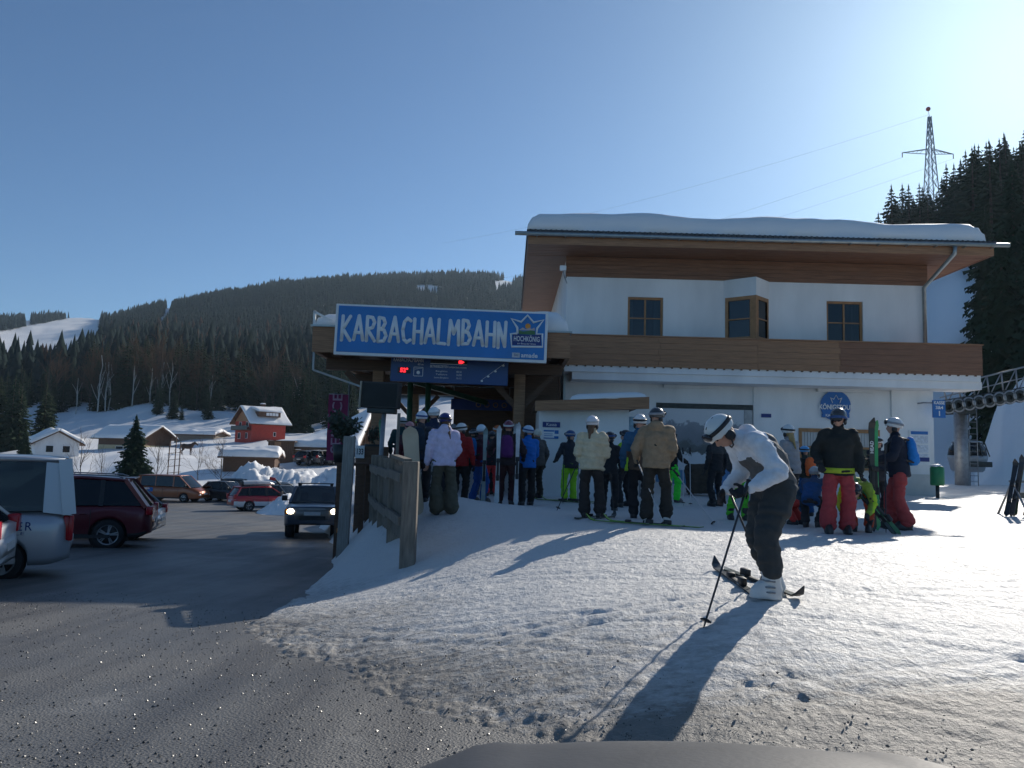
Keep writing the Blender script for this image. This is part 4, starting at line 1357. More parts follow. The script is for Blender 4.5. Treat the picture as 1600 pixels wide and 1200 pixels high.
def person(label, loc, rz, H=1.75, jacket=(0.1, 0.1, 0.1), trousers=(0.03, 0.03, 0.03), helmet=(0.7, 0.7, 0.7), boots='boot_dark', gloves=(0.03, 0.03, 0.03),
           arms=('down', 'down'), lean=4, lean2=None, crouch=0.0, spread=0.12, step=0.0, head=(0, 0), hair=None, goggles=None, pack=None, hood=False,
           cap=False, accent=None, puffy=0, flare=0.0, seed=0, band=None, group='people waiting at the lift', hat_col=None, long_jacket=0.0, strap=None, panel=None, fine=False, wide=1.0, bulk=0.0, cuff=0.12, quilt=0.0):
    t = thing('person', label, 'person', loc, rz, group)
    k = H / 1.80
    rp = random.Random(seed * 13 + 5)
    if crouch == 0 and lean == 4:
        lean = rp.uniform(-1, 8)
        step = step or rp.uniform(-0.16, 0.16)
        spread = spread * rp.uniform(0.85, 1.3)
        if head == (0, 0):
            head = (rp.uniform(-4, 16), rp.uniform(-40, 40))
    if accent is None and panel is None and not quilt and seed % 3 == 1 and not hood:
        accent = (tuple(min(1, c_ * 0.5 + 0.035) for c_ in jacket), 0.34, 0.75)
    sway = rp.uniform(-0.035, 0.035) if not fine else 0
    t.scale = (k, k, k)
    hip_z = 0.95 - crouch
    feet = [Vector((-spread, -step / 2, 0.1)), Vector((spread, step / 2, 0.1))]
    hipc = Vector((sway, -crouch * 0.45, hip_z))
    hips = [hipc + Vector((-0.095, 0, 0)), hipc + Vector((0.095, 0, 0))]
    knees = [ik(hips[i], feet[i], 0.44, 0.43, ((-0.25 if i == 0 else 0.25), 1, 0))[0] for i in (0, 1)]
    l1, l2 = rad(lean), rad(lean if lean2 is None else lean2)
    d1, d2 = Vector((0, math.sin(l1), math.cos(l1))), Vector((0, math.sin(l2), math.cos(l2)))
    mid = hipc + d1 * 0.27
    neck = mid + d2 * 0.27
    ht = l2 * (0.55 if l2 < 1 else 1.18) + rad(4)
    hd = Vector((0, math.sin(ht), math.cos(ht)))
    hc = neck + hd * 0.175
    sh = [neck - d2 * 0.055 + Vector((-0.185 * wide, 0, 0)), neck - d2 * 0.055 + Vector((0.185 * wide, 0, 0))]
    wr, el = [], []
    for i, sgn in ((0, -1), (1, 1)):
        tgt = ARMS[arms[i]] if isinstance(arms[i], str) else arms[i]
        w = sh[i] + Vector((tgt[0] * sgn, tgt[1], tgt[2]))
        e, w = ik(sh[i], w, 0.30, 0.265, (sgn * 0.5, -1, -0.3))
        wr.append(w)
        el.append(e)
    HR = Euler((-rad(head[0]), 0, rad(head[1])), 'XYZ').to_matrix()

    def hp(x, y, z):
        return hc + HR @ Vector((x, y, z))

    vx = 0.016 if fine else 0.02
    # --- the body, one continuous skin
    b = MB()
    b.ell(hc, (0.077, 0.096, 0.118), 16, 12, HR)
    b.ell(hp(0, 0.03, -0.07), (0.055, 0.06, 0.05), 12, 8, HR)
    capsule(b, hp(0, 0.09, 0.005), hp(0, 0.112, -0.03), 0.012, 0.018, 8)
    for s_ in (-1, 1):
        b.ell(hp(0.078 * s_, 0.0, -0.01), (0.012, 0.025, 0.034), 8, 6, HR)
    b.ell(hp(0, 0.088, -0.068), (0.027, 0.014, 0.012), 8, 6, HR)
    capsule(b, neck - d2 * 0.03, hp(0, -0.01, -0.08), 0.06, 0.055)
    etube(b, [hipc - Vector((0, 0, 0.06)), hipc + d1 * 0.1, mid, neck - d2 * 0.08, neck], [0.14, 0.13, 0.135, 0.15, 0.06], [0.1, 0.09, 0.095, 0.09, 0.05])
    for i in (0, 1):
        capsule(b, sh[i], el[i], 0.045, 0.037)
        capsule(b, el[i], wr[i], 0.037, 0.03)
        capsule(b, hips[i], knees[i], 0.075, 0.052)
        capsule(b, knees[i], feet[i], 0.052, 0.038)
        capsule(b, feet[i], feet[i] + Vector((0, 0.13, -0.05)), 0.038, 0.033)
        capsule(b, sh[i], neck - d2 * 0.08, 0.045, 0.06)
    fuse(b, 'body', M['skin'], t, vx, 3)
    for s_ in (-1, 1):
        MB().ell(hp(0.03 * s_, 0.083, 0.005), (0.014, 0.010, 0.009), 8, 6, HR).build('eye', M['eye'], t)
    # --- trousers
    tr = MB()
    etube(tr, [hipc - Vector((0, 0, 0.10)), hipc, hipc + d1 * 0.11], [0.15 + bulk, 0.175 + bulk, 0.16], [0.12 + bulk, 0.135 + bulk * 1.6, 0.125 + bulk])
    for i in (0, 1):
        mid_t = (hips[i] + knees[i]) / 2
        capsule(tr, hips[i] - Vector((0, 0, 0.02)), mid_t, 0.108 + bulk, 0.098 + bulk)
        capsule(tr, mid_t, knees[i], 0.098 + bulk, 0.082 + bulk * 0.7 + flare * 0.1)
        end = feet[i] + (knees[i] - feet[i]) * cuff + Vector((0, -0.01, 0))
        capsule(tr, knees[i], end, 0.082 + bulk * 0.7 + flare * 0.1, 0.088 + flare * 0.25)
        capsule(tr, (knees[i] + end) / 2 + Vector((0, -0.012, 0)), end, 0.085, 0.09 + flare * 0.2)
    tm = fabric(trousers)
    fuse(tr, 'trousers', tm, t, vx, 2, 0.026, 8, seed)
    # --- boots
    bmb = M[boots]
    for i, sgn in ((0, -1), (1, 1)):
        yaw = rad(10) * sgn
        bt = MB()
        f = feet[i]
        fd = Vector((math.sin(yaw), math.cos(yaw), 0))
        base = Vector((f.x, f.y, 0.0))
        etube(bt, [base + Vector((0, 0, 0.001)) - fd * 0.0 + Vector((0, 0.06, 0)), base + Vector((0, 0.055, 0.05)), base + Vector((0, 0.03, 0.10))], [0.058, 0.06, 0.05], [0.165, 0.155, 0.12])
        sd = (knees[i] - f).normalized()
        etube(bt, [base + Vector((0, -0.03, 0.04)), f, f + sd * 0.13, f + sd * 0.2], [0.058, 0.066, 0.075, 0.078], [0.075, 0.075, 0.082, 0.084])
        bo = fuse(bt, 'boot', bmb, t, 0.016, 2)
        if fine:
            for zz in (0.06, 0.1, 0.15, 0.2):
                MB().tube([f + Vector((0.075 * sgn, 0.02, zz - 0.1)), f + Vector((0.05 * sgn, 0.09, zz - 0.095)), f + Vector((-0.02 * sgn, 0.10, zz - 0.09))], 0.008, 6).build('buckle', M['steel'], bo, origin=(0, 0, 0))
    # --- jacket
    j = MB()
    hem = hipc - d1 * (0.10 + long_jacket)
    pf = puffy
    etube(j, [hem, hipc + d1 * 0.02, mid - d1 * 0.04, mid + d2 * 0.08, neck - d2 * 0.1, neck - d2 * 0.035, neck + d2 * 0.02],
          [0.198 + pf, 0.195 + pf, 0.185 + pf, 0.205 + pf, 0.21 * wide + pf, 0.14, 0.08], [0.155 + pf, 0.15 + pf, 0.145 + pf, 0.155 + pf, 0.135 + pf, 0.10, 0.075])
    for i in (0, 1):
        capsule(j, sh[i], neck - d2 * 0.09, 0.085 + pf * 0.6, 0.10 + pf * 0.5)
        capsule(j, sh[i], el[i], 0.082 + pf * 0.6, 0.070 + pf * 0.6)
        capsule(j, el[i], wr[i], 0.070 + pf * 0.6, 0.050 + pf * 0.3)
    capsule(j, neck - d2 * 0.02, neck + hd * 0.06, 0.085, 0.078)
    if hood:
        j.ell(neck - Vector((0, 0.075, -0.015)) + d2 * 0.01, (0.13, 0.085, 0.10), 12, 8)
    jm = [fabric(jacket)]
    cf = None
    if panel:
        jm.append(fabric(panel))
        def seg_d(c_, a_, b_):
            ab = b_ - a_
            return (c_ - a_ - ab * max(0, min(1, (c_ - a_).dot(ab) / ab.length_squared))).length

        def cf(c_):
            arm = min(min(seg_d(c_, sh[i], el[i]), seg_d(c_, el[i], wr[i])) for i in (0, 1))
            return 1 if (arm > 0.125 and (c_ - neck).dot(d2) < -0.10) else 0
    elif accent:
        jm.append(fabric(accent[0]))
        za, zb = accent[1], accent[2]

        def cf(c_):
            u = (c_ - hipc).dot(d1)
            return 1 if (za < u < zb and abs(c_.x) < 0.235) else 0
    fuse(j, 'jacket', jm, t, vx, 2, 0.020 + pf * 0.15, 9, seed + 5, cf, quilt)
    if band:
        bb = MB()
        etube(bb, [hipc - d1 * 0.07, hipc + d1 * 0.005], [0.207 + pf, 0.205 + pf], [0.166 + pf, 0.163 + pf])
        bb.build('waist_band', fabric(band), t)
    if strap:
        sb = MB()
        sb.tube([sh[0] + Vector((0.05, 0.09, 0.06)), mid + Vector((0.0, -0.17, 0.0)), hipc + Vector((0.19, -0.06, 0.08))], 0.014, 6)
        sb.build('strap', fabric(strap), t)
    # --- gloves
    gm = fabric(gloves)
    for i, sgn in ((0, -1), (1, 1)):
        d = (wr[i] - el[i]).normalized()
        zax = -d
        xax = Vector((-sgn * 0.6, 0.8, 0.0))
        xax = (xax - zax * xax.dot(zax)).normalized()
        yax = zax.cross(xax)
        g_ = bpy.data.objects.new('glove' if sum(gloves) < 0.9 or gloves[0] < 0.4 else 'hand', hand_mesh(1 if sgn < 0 else -1, gm))
        COL.objects.link(g_)
        g_.parent = t
        Rm = Matrix((xax, yax, zax)).transposed().to_4x4()
        g_.matrix_local = Matrix.Translation(wr[i] + d * 0.02) @ Rm
    # --- head cover
    top = hp(0, -0.008, 0.035)
    if helmet is not None:
        hm = mat('helmet_%d' % (id(t) % 99991), helmet, 0.25, 0.05, 5, coat=0.5)
        sm = MB()
        nu, nv = 22, 14
        vs, fs = [], []
        for shell in (1.0, 0.9):
            for jj in range(nv + 1):
                th = math.pi * 0.66 * jj / nv
                for ii in range(nu):
                    ph = 2 * math.pi * ii / nu
                    fy = math.sin(ph)
                    thl = th * (0.80 if fy > 0.55 else (0.90 if fy > 0.25 else 1.0))
                    vs.append(top + HR @ Vector((0.112 * math.sin(thl) * math.cos(ph) * shell, 0.138 * math.sin(thl) * math.sin(ph) * shell, 0.122 * math.cos(thl) * shell)))
        n1 = (nv + 1) * nu
        for jj in range(nv):
            for ii in range(nu):
                a, b_ = jj * nu + ii, jj * nu + (ii + 1) % nu
                fs.append((a, a + nu, b_ + nu, b_))
                fs.append((n1 + b_, n1 + b_ + nu, n1 + a + nu, n1 + a))
        for ii in range(nu):
            a, b_ = nv * nu + ii, nv * nu + (ii + 1) % nu
            fs.append((a, n1 + a, n1 + b_, b_))
        sm.add(vs, fs, 0, True)
        ho = sm.build('helmet', hm, t, origin=(0, 0, 0))
        for xx in (-0.035, 0.035):
            for yy in (-0.03, 0.05):
                MB().ell(top + HR @ Vector((xx, yy, 0.112 - abs(yy) * 0.25)), (0.008, 0.024, 0.008), 8, 5, HR).build('vent', M['black'], ho, origin=(0, 0, 0))
        for s_ in (-1, 1):
            MB().ell(hp(0.09 * s_, -0.005, -0.045), (0.022, 0.045, 0.05), 10, 8, HR).build('ear_pad', M['black'], ho, origin=(0, 0, 0))
        MB().tube([hp(-0.09, 0.01, -0.06), hp(-0.06, 0.045, -0.12), hp(0, 0.06, -0.135), hp(0.06, 0.045, -0.12), hp(0.09, 0.01, -0.06)], 0.007, 6).build('chin_strap', M['black'], ho, origin=(0, 0, 0))
        gtype = goggles or 'band'
        gb_ = MB()
        zz = 0.02 if gtype != 'eyes' else -0.03
        ring = []
        for ii in range(20):
            ph = 2 * math.pi * ii / 20
            kz = zz + 0.03 * math.sin(ph)
            sc_ = math.sqrt(max(0.2, 1 - (kz / 0.122) ** 2)) * 1.02
            ring.append(top + HR @ Vector((0.112 * sc_ * math.cos(ph), 0.138 * sc_ * math.sin(ph), kz)))
        vs, fs = [], []
        for p in ring:
            o_ = HR @ Vector((0, 0, 0.018))
            n_ = (p - top).normalized() * 0.006
            vs += [p - o_, p - o_ + n_, p + o_ + n_, p + o_]
        for ii in range(20):
            a, b_ = ii * 4, ((ii + 1) % 20) * 4
            for q in range(4):
                fs.append((a + q, b_ + q, b_ + (q + 1) % 4, a + (q + 1) % 4))
        gb_.add(vs, fs, 0, True)
        sc_m = [M['black'], M['black'], fabric((0.3, 0.3, 0.32)), fabric((0.55, 0.55, 0.55)), fabric((0.05, 0.1, 0.25))][seed % 5 if not fine else 0]
        go = gb_.build('goggle_strap', sc_m, t, origin=(0, 0, 0))
        lz = 0.045 if gtype != 'eyes' else -0.035
        ly = 0.118 if gtype != 'eyes' else 0.105
        MB().ell(top + HR @ Vector((0, ly, lz)), (0.085, 0.034, 0.045), 16, 8, HR).build('goggles', M['lens_bright'] if gtype == 'bright' else M['lens'], t, origin=(0, 0, 0))
    elif hat_col is not None:
        hb = MB()
        hb.ell(top + HR @ Vector((0, -0.005, -0.005)), (0.098, 0.115, 0.105), 16, 10, HR)
        hb.ell(top + HR @ Vector((0, 0.0, -0.045)), (0.104, 0.118, 0.035), 16, 8, HR)
        fuse(hb, 'hat', fabric(hat_col), t, 0.015, 2)
    if hair is not None:
        hm2 = mat('hair_%d' % (id(t) % 99991), hair, 0.6, 0.35, 30, stretch=(6, 6, 1))
        hb = MB()
        hb.ell(hp(0, -0.02, 0.01), (0.088, 0.098, 0.11), 14, 10, HR)
        hb.ell(hp(0, -0.085, -0.11), (0.065, 0.045, 0.09), 12, 8, HR)
        capsule(hb, hp(0, -0.115, -0.12), hp(0.01, -0.17, -0.34), 0.036, 0.014)
        fuse(hb, 'hair', hm2, t, 0.014, 2, 0.006, 25, seed)
    if pack is not None:
        pb = MB()
        bk = Vector((0, -d2.z, d2.y))
        c0 = mid + bk * 0.215
        etube(pb, [c0 - d2 * 0.20, c0 - d2 * 0.15, c0 + d2 * 0.10, c0 + d2 * 0.23, c0 + d2 * 0.27], [0.12, 0.15, 0.145, 0.115, 0.05], [0.065, 0.09, 0.085, 0.06, 0.03])
        etube(pb, [c0 - d2 * 0.16 + bk * 0.06, c0 - d2 * 0.02 + bk * 0.06, c0 + d2 * 0.02 + bk * 0.05], [0.10, 0.105, 0.08], [0.05, 0.05, 0.03])
        po = fuse(pb, 'backpack', fabric(pack), t, 0.018, 3, 0.008, 10, seed)
        for s_ in (-1, 1):
            MB().tube([c0 + d2 * 0.2 + Vector((0.09 * s_, 0, 0)), neck - d2 * 0.03 + Vector((0.105 * s_, -0.02, 0.03)) , neck - d2 * 0.10 + Vector((0.12 * s_, 0, 0)) - bk * 0.14, mid + Vector((0.14 * s_, 0, 0)) - bk * 0.14, c0 - d2 * 0.15 + Vector((0.13 * s_, 0, 0))], 0.02, 6).build('shoulder_strap', M['black'], po, origin=(0, 0, 0))
    t['_wl'] = tuple(wr[0])
    t['_wr'] = tuple(wr[1])
    return t


def local_pt(t, p):
    m = Matrix.LocRotScale(t.location, t.rotation_euler, t.scale)
    return m @ Vector(p)


def ski(label, p_tail, p_tip, top_col, group='skis', width=0.09, roll=None, text=None, up=(0, 0, 1), binding=True, tip_col=None):
    """one ski from tail to tip with turned up tip, binding and steel edge"""
    a, b = Vector(p_tail), Vector(p_tip)
    d = b - a
    L = d.length
    y = d.normalized()
    u = Vector(up)
    z = (u - y * u.dot(y)).normalized()
    x = y.cross(z)
    t = thing('ski', label, 'ski', tuple(a), 0, group)
    t.rotation_euler = Matrix((x, y, z)).transposed().to_euler()
    n = 22
    for nm, off, m_, th in (('base', 0.0, M['black'], 0.008), ('deck', 0.0085, mat('ski_deck', top_col, 0.35, 0.25, 5, coat=0.3), 0.006)):
        mb = MB()
        vs, fs = [], []
        for i in range(n + 1):
            s = i / n
            w = width * (0.95 - 0.28 * math.sin(math.pi * s)) / 2 if 0.05 < s < 0.95 else width * 0.47 * math.sqrt(max(0.02, 1 - ((abs(s - 0.5) - 0.45) / 0.05) ** 2))
            zc = 0.10 * max(0, (s - 0.90) / 0.10) ** 2 + 0.015 * max(0, (0.04 - s) / 0.04)
            for q in ((-w, off), (w, off), (w, off + th), (-w, off + th)):
                vs.append((q[0], s * L, q[1] + zc + 0.002))
        for i in range(n):
            for q in range(4):
                fs.append((i * 4 + q, i * 4 + (q + 1) % 4, (i + 1) * 4 + (q + 1) % 4, (i + 1) * 4 + q))
        fs += [(3, 2, 1, 0), (n * 4, n * 4 + 1, n * 4 + 2, n * 4 + 3)]
        mb.add(vs, fs, 0, False)
        mb.build(nm, m_, t)
    if binding:
        bd = MB()
        bd.rbox(-0.035, 0.035, L * 0.53, L * 0.53 + 0.09, 0.014, 0.06, 0.012).rbox(-0.03, 0.03, L * 0.53 - 0.37, L * 0.53 - 0.25, 0.014, 0.085, 0.014)
        bd.rbox(-0.025, 0.025, L * 0.53 - 0.26, L * 0.53 + 0.01, 0.0145, 0.026, 0.004)
        bd.build('binding', M['black'], t)
        MB().rbox(-0.04, 0.04, L * 0.53 - 0.32, L * 0.53 - 0.27, 0.02, 0.028, 0.003).build('ski_brake', M['steel'], t)
    if tip_col is not None:
        pass
    if text:
        o = letter(text, 0.075, M['white'], t, (0, L * 0.74, 0.0155), rot=(0, 0, math.pi / 2), depth=0.003, bold=0.003, space=1.05)
    return t


def pole(label, p_top, p_tip, m='pole', group='ski poles'):
    a, b = Vector(p_top), Vector(p_tip)
    t = thing('ski_pole', label, 'ski pole', tuple(b), 0, group)
    a = a - b
    d = a.normalized()
    MB().tube([(0, 0, 0), d * 0.05, a - d * 0.13], [0.004, 0.008, 0.010], 8).build('shaft', M[m], t)
    MB().tube([a - d * 0.14, a - d * 0.10, a - d * 0.02, a + d * 0.01], [0.014, 0.017, 0.016, 0.021], 8).build('grip', M['black'], t)
    bk = MB()
    x = d.orthogonal().normalized()
    y = d.cross(x)
    n = 12
    c = d * 0.07
    bk.tube([c - d * 0.006, c + d * 0.004, c + d * 0.015], [0.046, 0.04, 0.012], n)
    bk.build('basket', M['black'], t)
    MB().tube([a - d * 0.01, a + x * 0.05 - d * 0.06, a + x * 0.045 - d * 0.14, a - d * 0.05], 0.006, 5).build('wrist_strap', M['black'], t)
    return t


def G(px, py):
    """the spot on the ground seen at a photo pixel"""
    lo, hi = 2.5, 60.0
    for _ in range(40):
        md = (lo + hi) / 2
        p = P(px, py, md)
        if p[2] > gz(p[0], p[1]):
            lo = md
        else:
            hi = md
    return Vector((p[0], p[1], gz(p[0], p[1])))


def stand(px, Y, dz=0.0):
    """a spot on the ground at a photo column and a distance"""
    x = P(px, 760, Y)[0]
    return (x, Y, gz(x, Y) + dz - 0.015)


FACE_L, FACE_R, AWAY, TO = rad(90), rad(-90), 0.0, rad(180)
# --- under the canopy
person('person in dark maroon jacket and dusty pink helmet standing behind the snowboard', stand(637, 17.5), rad(20), 1.78, (0.10, 0.015, 0.03), (0.02, 0.02, 0.025), (0.55, 0.22, 0.22), seed=1)
person('person in black jacket with lime green helmet among the canopy queue', stand(655, 18.6), rad(-10), 1.76, (0.02, 0.022, 0.028), (0.02, 0.02, 0.02), (0.35, 0.75, 0.05), seed=2)
person('tall person in navy jacket with white vented helmet in the canopy queue', stand(677, 16.6), rad(5), 1.9, (0.015, 0.025, 0.06), (0.02, 0.02, 0.025), (0.8, 0.8, 0.8), seed=3)
person('person in navy jacket with large dark backpack and white blue helmet beside the snowboard', stand(656, 14.7), rad(-8), 1.70, (0.012, 0.02, 0.045), (0.018, 0.018, 0.02), (0.7, 0.74, 0.8), pack=(0.012, 0.028, 0.05), seed=4)
person('person in pale lavender jacket, olive trousers and dark blue helmet by the fence', stand(695, 13.7), rad(12), 1.75, (0.56, 0.52, 0.70), (0.085, 0.085, 0.062), (0.02, 0.03, 0.14), arms=('down', 'pocket'), gloves=(0.5, 0.28, 0.2), hood=True, flare=0.22, hair=(0.12, 0.06, 0.03), seed=5, puffy=0.01, head=(8, 20))
person('person in red jacket with white cap in the queue behind the lavender jacket', stand(717, 17.2), rad(-15), 1.76, (0.35, 0.02, 0.02), (0.02, 0.02, 0.02), (0.75, 0.72, 0.68), goggles='bright', seed=6)
person('person in maroon jacket and bright blue trousers with blue backpack and white helmet', stand(747, 17.8), rad(-55), 1.76, (0.13, 0.02, 0.045), (0.012, 0.10, 0.36), (0.62, 0.72, 0.78), arms=('front', 'hold'), pack=(0.02, 0.16, 0.42), seed=7, goggles='eyes')
person('person in dark plum jacket with purple backpack and burgundy helmet under the canopy', stand(790, 16.6), rad(-8), 1.78, (0.028, 0.018, 0.022), (0.045, 0.016, 0.018), (0.16, 0.03, 0.05), arms=('out', 'poles'), pack=(0.10, 0.02, 0.12), seed=8, puffy=0.015, wide=1.05)
person('person in bright blue jacket with orange side patch by the wooden post', stand(823, 17.2), rad(18), 1.74, (0.012, 0.15, 0.52), (0.018, 0.018, 0.02), (0.5, 0.62, 0.75), arms=('hold', 'front'), step=0.3, spread=0.14, seed=9)
person('person in bright orange red trousers standing between the canopy skiers', stand(768, 19.4), rad(10), 1.6, (0.02, 0.02, 0.025), (0.75, 0.06, 0.06), (0.05, 0.05, 0.06), seed=10)
person('person in grey jacket and white cap behind the blue jacket', stand(838, 19.2), rad(40), 1.7, (0.09, 0.085, 0.08), (0.03, 0.025, 0.02), None, hat_col=(0.65, 0.6, 0.5), seed=11)
person('person in charcoal jacket with grey helmet deep in the canopy queue behind the red jacket', stand(704, 20.2), rad(8), 1.8, (0.03, 0.03, 0.033), (0.02, 0.02, 0.02), (0.2, 0.2, 0.21), seed=41)
person('person in dark green jacket with black helmet deep in the canopy queue', stand(735, 21.0), rad(-12), 1.78, (0.02, 0.04, 0.03), (0.02, 0.02, 0.02), (0.03, 0.03, 0.03), seed=42)
person('person in dark blue jacket with orange helmet behind the purple backpack', stand(776, 20.6), rad(4), 1.82, (0.015, 0.03, 0.07), (0.02, 0.02, 0.02), (0.5, 0.14, 0.04), seed=43)
person('person in brown jacket with grey beanie close to the wooden canopy post', stand(806, 20.4), rad(20), 1.76, (0.06, 0.045, 0.035), (0.02, 0.02, 0.02), None, hat_col=(0.25, 0.24, 0.23), seed=44)
person('person in dark teal jacket with white helmet left of the green columns', stand(626, 19.6), rad(-6), 1.8, (0.015, 0.05, 0.055), (0.02, 0.02, 0.02), (0.6, 0.6, 0.6), seed=45)
person('person in black jacket with white helmet between the mural and the bent skier', stand(1120, 18.2), rad(25), 1.68, (0.022, 0.024, 0.028), (0.02, 0.022, 0.026), (0.68, 0.68, 0.66), seed=46)
# --- between the kiosk and the garage front
person('person in dark jacket and lime green trousers with blue helmet in front of the kiosk', stand(889, 18.6), rad(14), 1.68, (0.028, 0.03, 0.04), (0.28, 0.62, 0.03), (0.03, 0.07, 0.2), arms=('poles', 'poles'), seed=12, head=(12, 40))
person('person in cream quilted jacket and black trousers with white helmet and long ponytail', stand(926, 13.7), rad(-4), 1.76, (0.62, 0.53, 0.36), (0.035, 0.03, 0.028), (0.74, 0.72, 0.74), arms=('pocket', 'pocket'), puffy=0.022, quilt=0.022, hair=(0.13, 0.07, 0.035), seed=13, spread=0.15, flare=0.1)
person('person in black jacket and trousers with black helmet between cream and lime jackets', stand(951, 16.2), rad(-25), 1.62, (0.018, 0.019, 0.023), (0.018, 0.018, 0.02), (0.02, 0.02, 0.025), arms=('front', 'front'), seed=14)
person('person in lime green jacket with black helmet facing the kiosk', stand(977, 17.4), rad(50), 1.68, (0.33, 0.55, 0.03), (0.02, 0.02, 0.024), (0.025, 0.025, 0.03), arms=('front', 'out'), pack=None, seed=15)
person('person in steel blue and brown jacket with white helmet behind the tan jacket', stand(1000, 14.2), rad(-10), 1.88, (0.03, 0.11, 0.21), (0.02, 0.02, 0.024), (0.75, 0.74, 0.72), accent=((0.10, 0.07, 0.05), -0.2, 0.22), arms=('down', 'front'), seed=16)
tanp = person('person in tan hooded puffer jacket with dark helmet standing on green skis', stand(1026, 12.5, 0.06), rad(-18), 1.80, (0.30, 0.21, 0.13), (0.03, 0.027, 0.023), (0.05, 0.055, 0.06), boots='boot_white', arms=((0.14, 0.12, -0.46), 'pocket'), puffy=0.03, hood=True, seed=17, strap=(0.02, 0.02, 0.02), spread=0.13, wide=1.05, flare=0.08)
person('person in black jacket with neon green trousers beside the mountain mural', stand(1049, 19.2), rad(-60), 1.7, (0.02, 0.02, 0.022), (0.06, 0.85, 0.06), (0.02, 0.02, 0.02), arms=('poles', 'poles'), seed=18, spread=0.16)
person('child in dark jacket and green trousers standing beyond the bent skier', stand(1152, 14.4), rad(-175), 1.46, (0.03, 0.035, 0.04), (0.10, 0.55, 0.04), (0.03, 0.03, 0.03), arms=('front', 'front'), seed=19)
# --- in front of the ticket counter
person('person in pale grey jacket with white helmet and blond hair facing the counter', stand(1237, 15.2), rad(35), 1.78, (0.36, 0.35, 0.36), (0.03, 0.03, 0.035), (0.72, 0.71, 0.68), arms=('front', 'front'), hair=(0.45, 0.3, 0.12), seed=20)
person('child in orange vest with light blue helmet between grey jacket and black jacket', stand(1261, 15.8), rad(12), 1.40, (0.05, 0.06, 0.05), (0.02, 0.09, 0.25), (0.12, 0.4, 0.7), pack=(0.85, 0.16, 0.04), seed=21)
person('child in blue and black ski suit crouching beside the red trousers', stand(1268, 13.4), rad(-30), 1.45, (0.02, 0.08, 0.22), (0.03, 0.03, 0.035), (0.4, 0.42, 0.42), lean=48, crouch=0.33, arms=('front', 'front'), seed=22)
person('child in small red trousers stooping behind the bent skier', stand(1246, 13.8), rad(40), 1.35, (0.03, 0.06, 0.09), (0.55, 0.05, 0.04), (0.05, 0.06, 0.06), lean=50, crouch=0.36, arms=('front', 'front'), seed=23)
blk = person('tall person in black jacket with yellow trim and red trousers by the counter', stand(1308, 12.3), rad(168), 1.93, (0.02, 0.023, 0.022), (0.42, 0.055, 0.06), (0.05, 0.05, 0.052), arms=('down', (0.10, 0.14, -0.42)), band=(0.45, 0.55, 0.04), flare=0.12, spread=0.13, seed=24, goggles='eyes', wide=1.0, puffy=0.02, head=(6, -25))
person('person in lime green jacket and orange red trousers bending down over skis', stand(1345, 12.8), rad(150), 1.66, (0.40, 0.62, 0.03), (0.62, 0.09, 0.04), (0.06, 0.05, 0.05), lean=72, lean2=95, crouch=0.22, arms=((0.02, 0.20, -0.44), (0.02, 0.28, -0.40)), head=(35, 0), seed=25)
person('child in dark jacket with white helmet standing behind the upright green skis', stand(1371, 15.6), rad(200), 1.62, (0.03, 0.03, 0.04), (0.025, 0.025, 0.03), (0.78, 0.78, 0.78), arms=('front', 'front'), seed=26)
nav = person('person in navy jacket and red trousers with blue backpack holding upright skis', stand(1405, 13.3), rad(72), 1.86, (0.015, 0.02, 0.038), (0.40, 0.06, 0.06), (0.70, 0.69, 0.68), arms=((0.04, 0.34, -0.30), (-0.02, 0.30, -0.34)), pack=(0.02, 0.22, 0.62), seed=27, step=0.18, puffy=0.012, flare=0.1)

# --- the skier bending over in the foreground
sk_loc = stand(1209, 6.88, 0.035)
skier = person('skier in white and grey jacket and dark trousers bending forward over ski poles', sk_loc, rad(104), 1.84, (0.74, 0.76, 0.80), (0.045, 0.05, 0.052), (0.74, 0.74, 0.70), boots='boot_white',
               gloves=(0.03, 0.03, 0.035), arms=((0.06, 0.10, -0.37), (0.02, 0.06, -0.40)), lean=20, lean2=60, crouch=0.02, spread=0.07, step=-0.12, head=(58, -12), hood=True, panel=(0.10, 0.105, 0.11), puffy=0.012, fine=True, seed=31, flare=0.06, long_jacket=-0.03, group='skiers', bulk=0.03, cuff=0.36)
sx, sy, sz = sk_loc
sz -= 0.03
up2 = Vector((0, 0, 0.02))
ski('black and green ski under the white boot of the bent skier', G(1132, 893) + up2, G(1256, 941) + up2, (0.03, 0.05, 0.045), group='skis on the snow')
ski('black ski with empty binding lying beside the bent skier', G(1182, 936) + up2, G(1116, 889) + up2, (0.035, 0.045, 0.05), group='skis on the snow')
wl, wr_ = local_pt(skier, skier['_wl']), local_pt(skier, skier['_wr'])
q = P(1099, 931, 6.15)
pole('dark ski pole planted ahead of the bent skier', wl + Vector((-0.02, -0.02, 0.05)), (q[0], q[1], gz(q[0], q[1]) - 0.01), group='ski poles on the snow')
pole('dark ski pole planted behind the legs of the bent skier', wr_ + Vector((0.0, 0.03, 0.05)), (sx + 0.12, sy + 0.55, gz(sx + 0.12, sy + 0.55) - 0.01), group='ski poles on the snow')
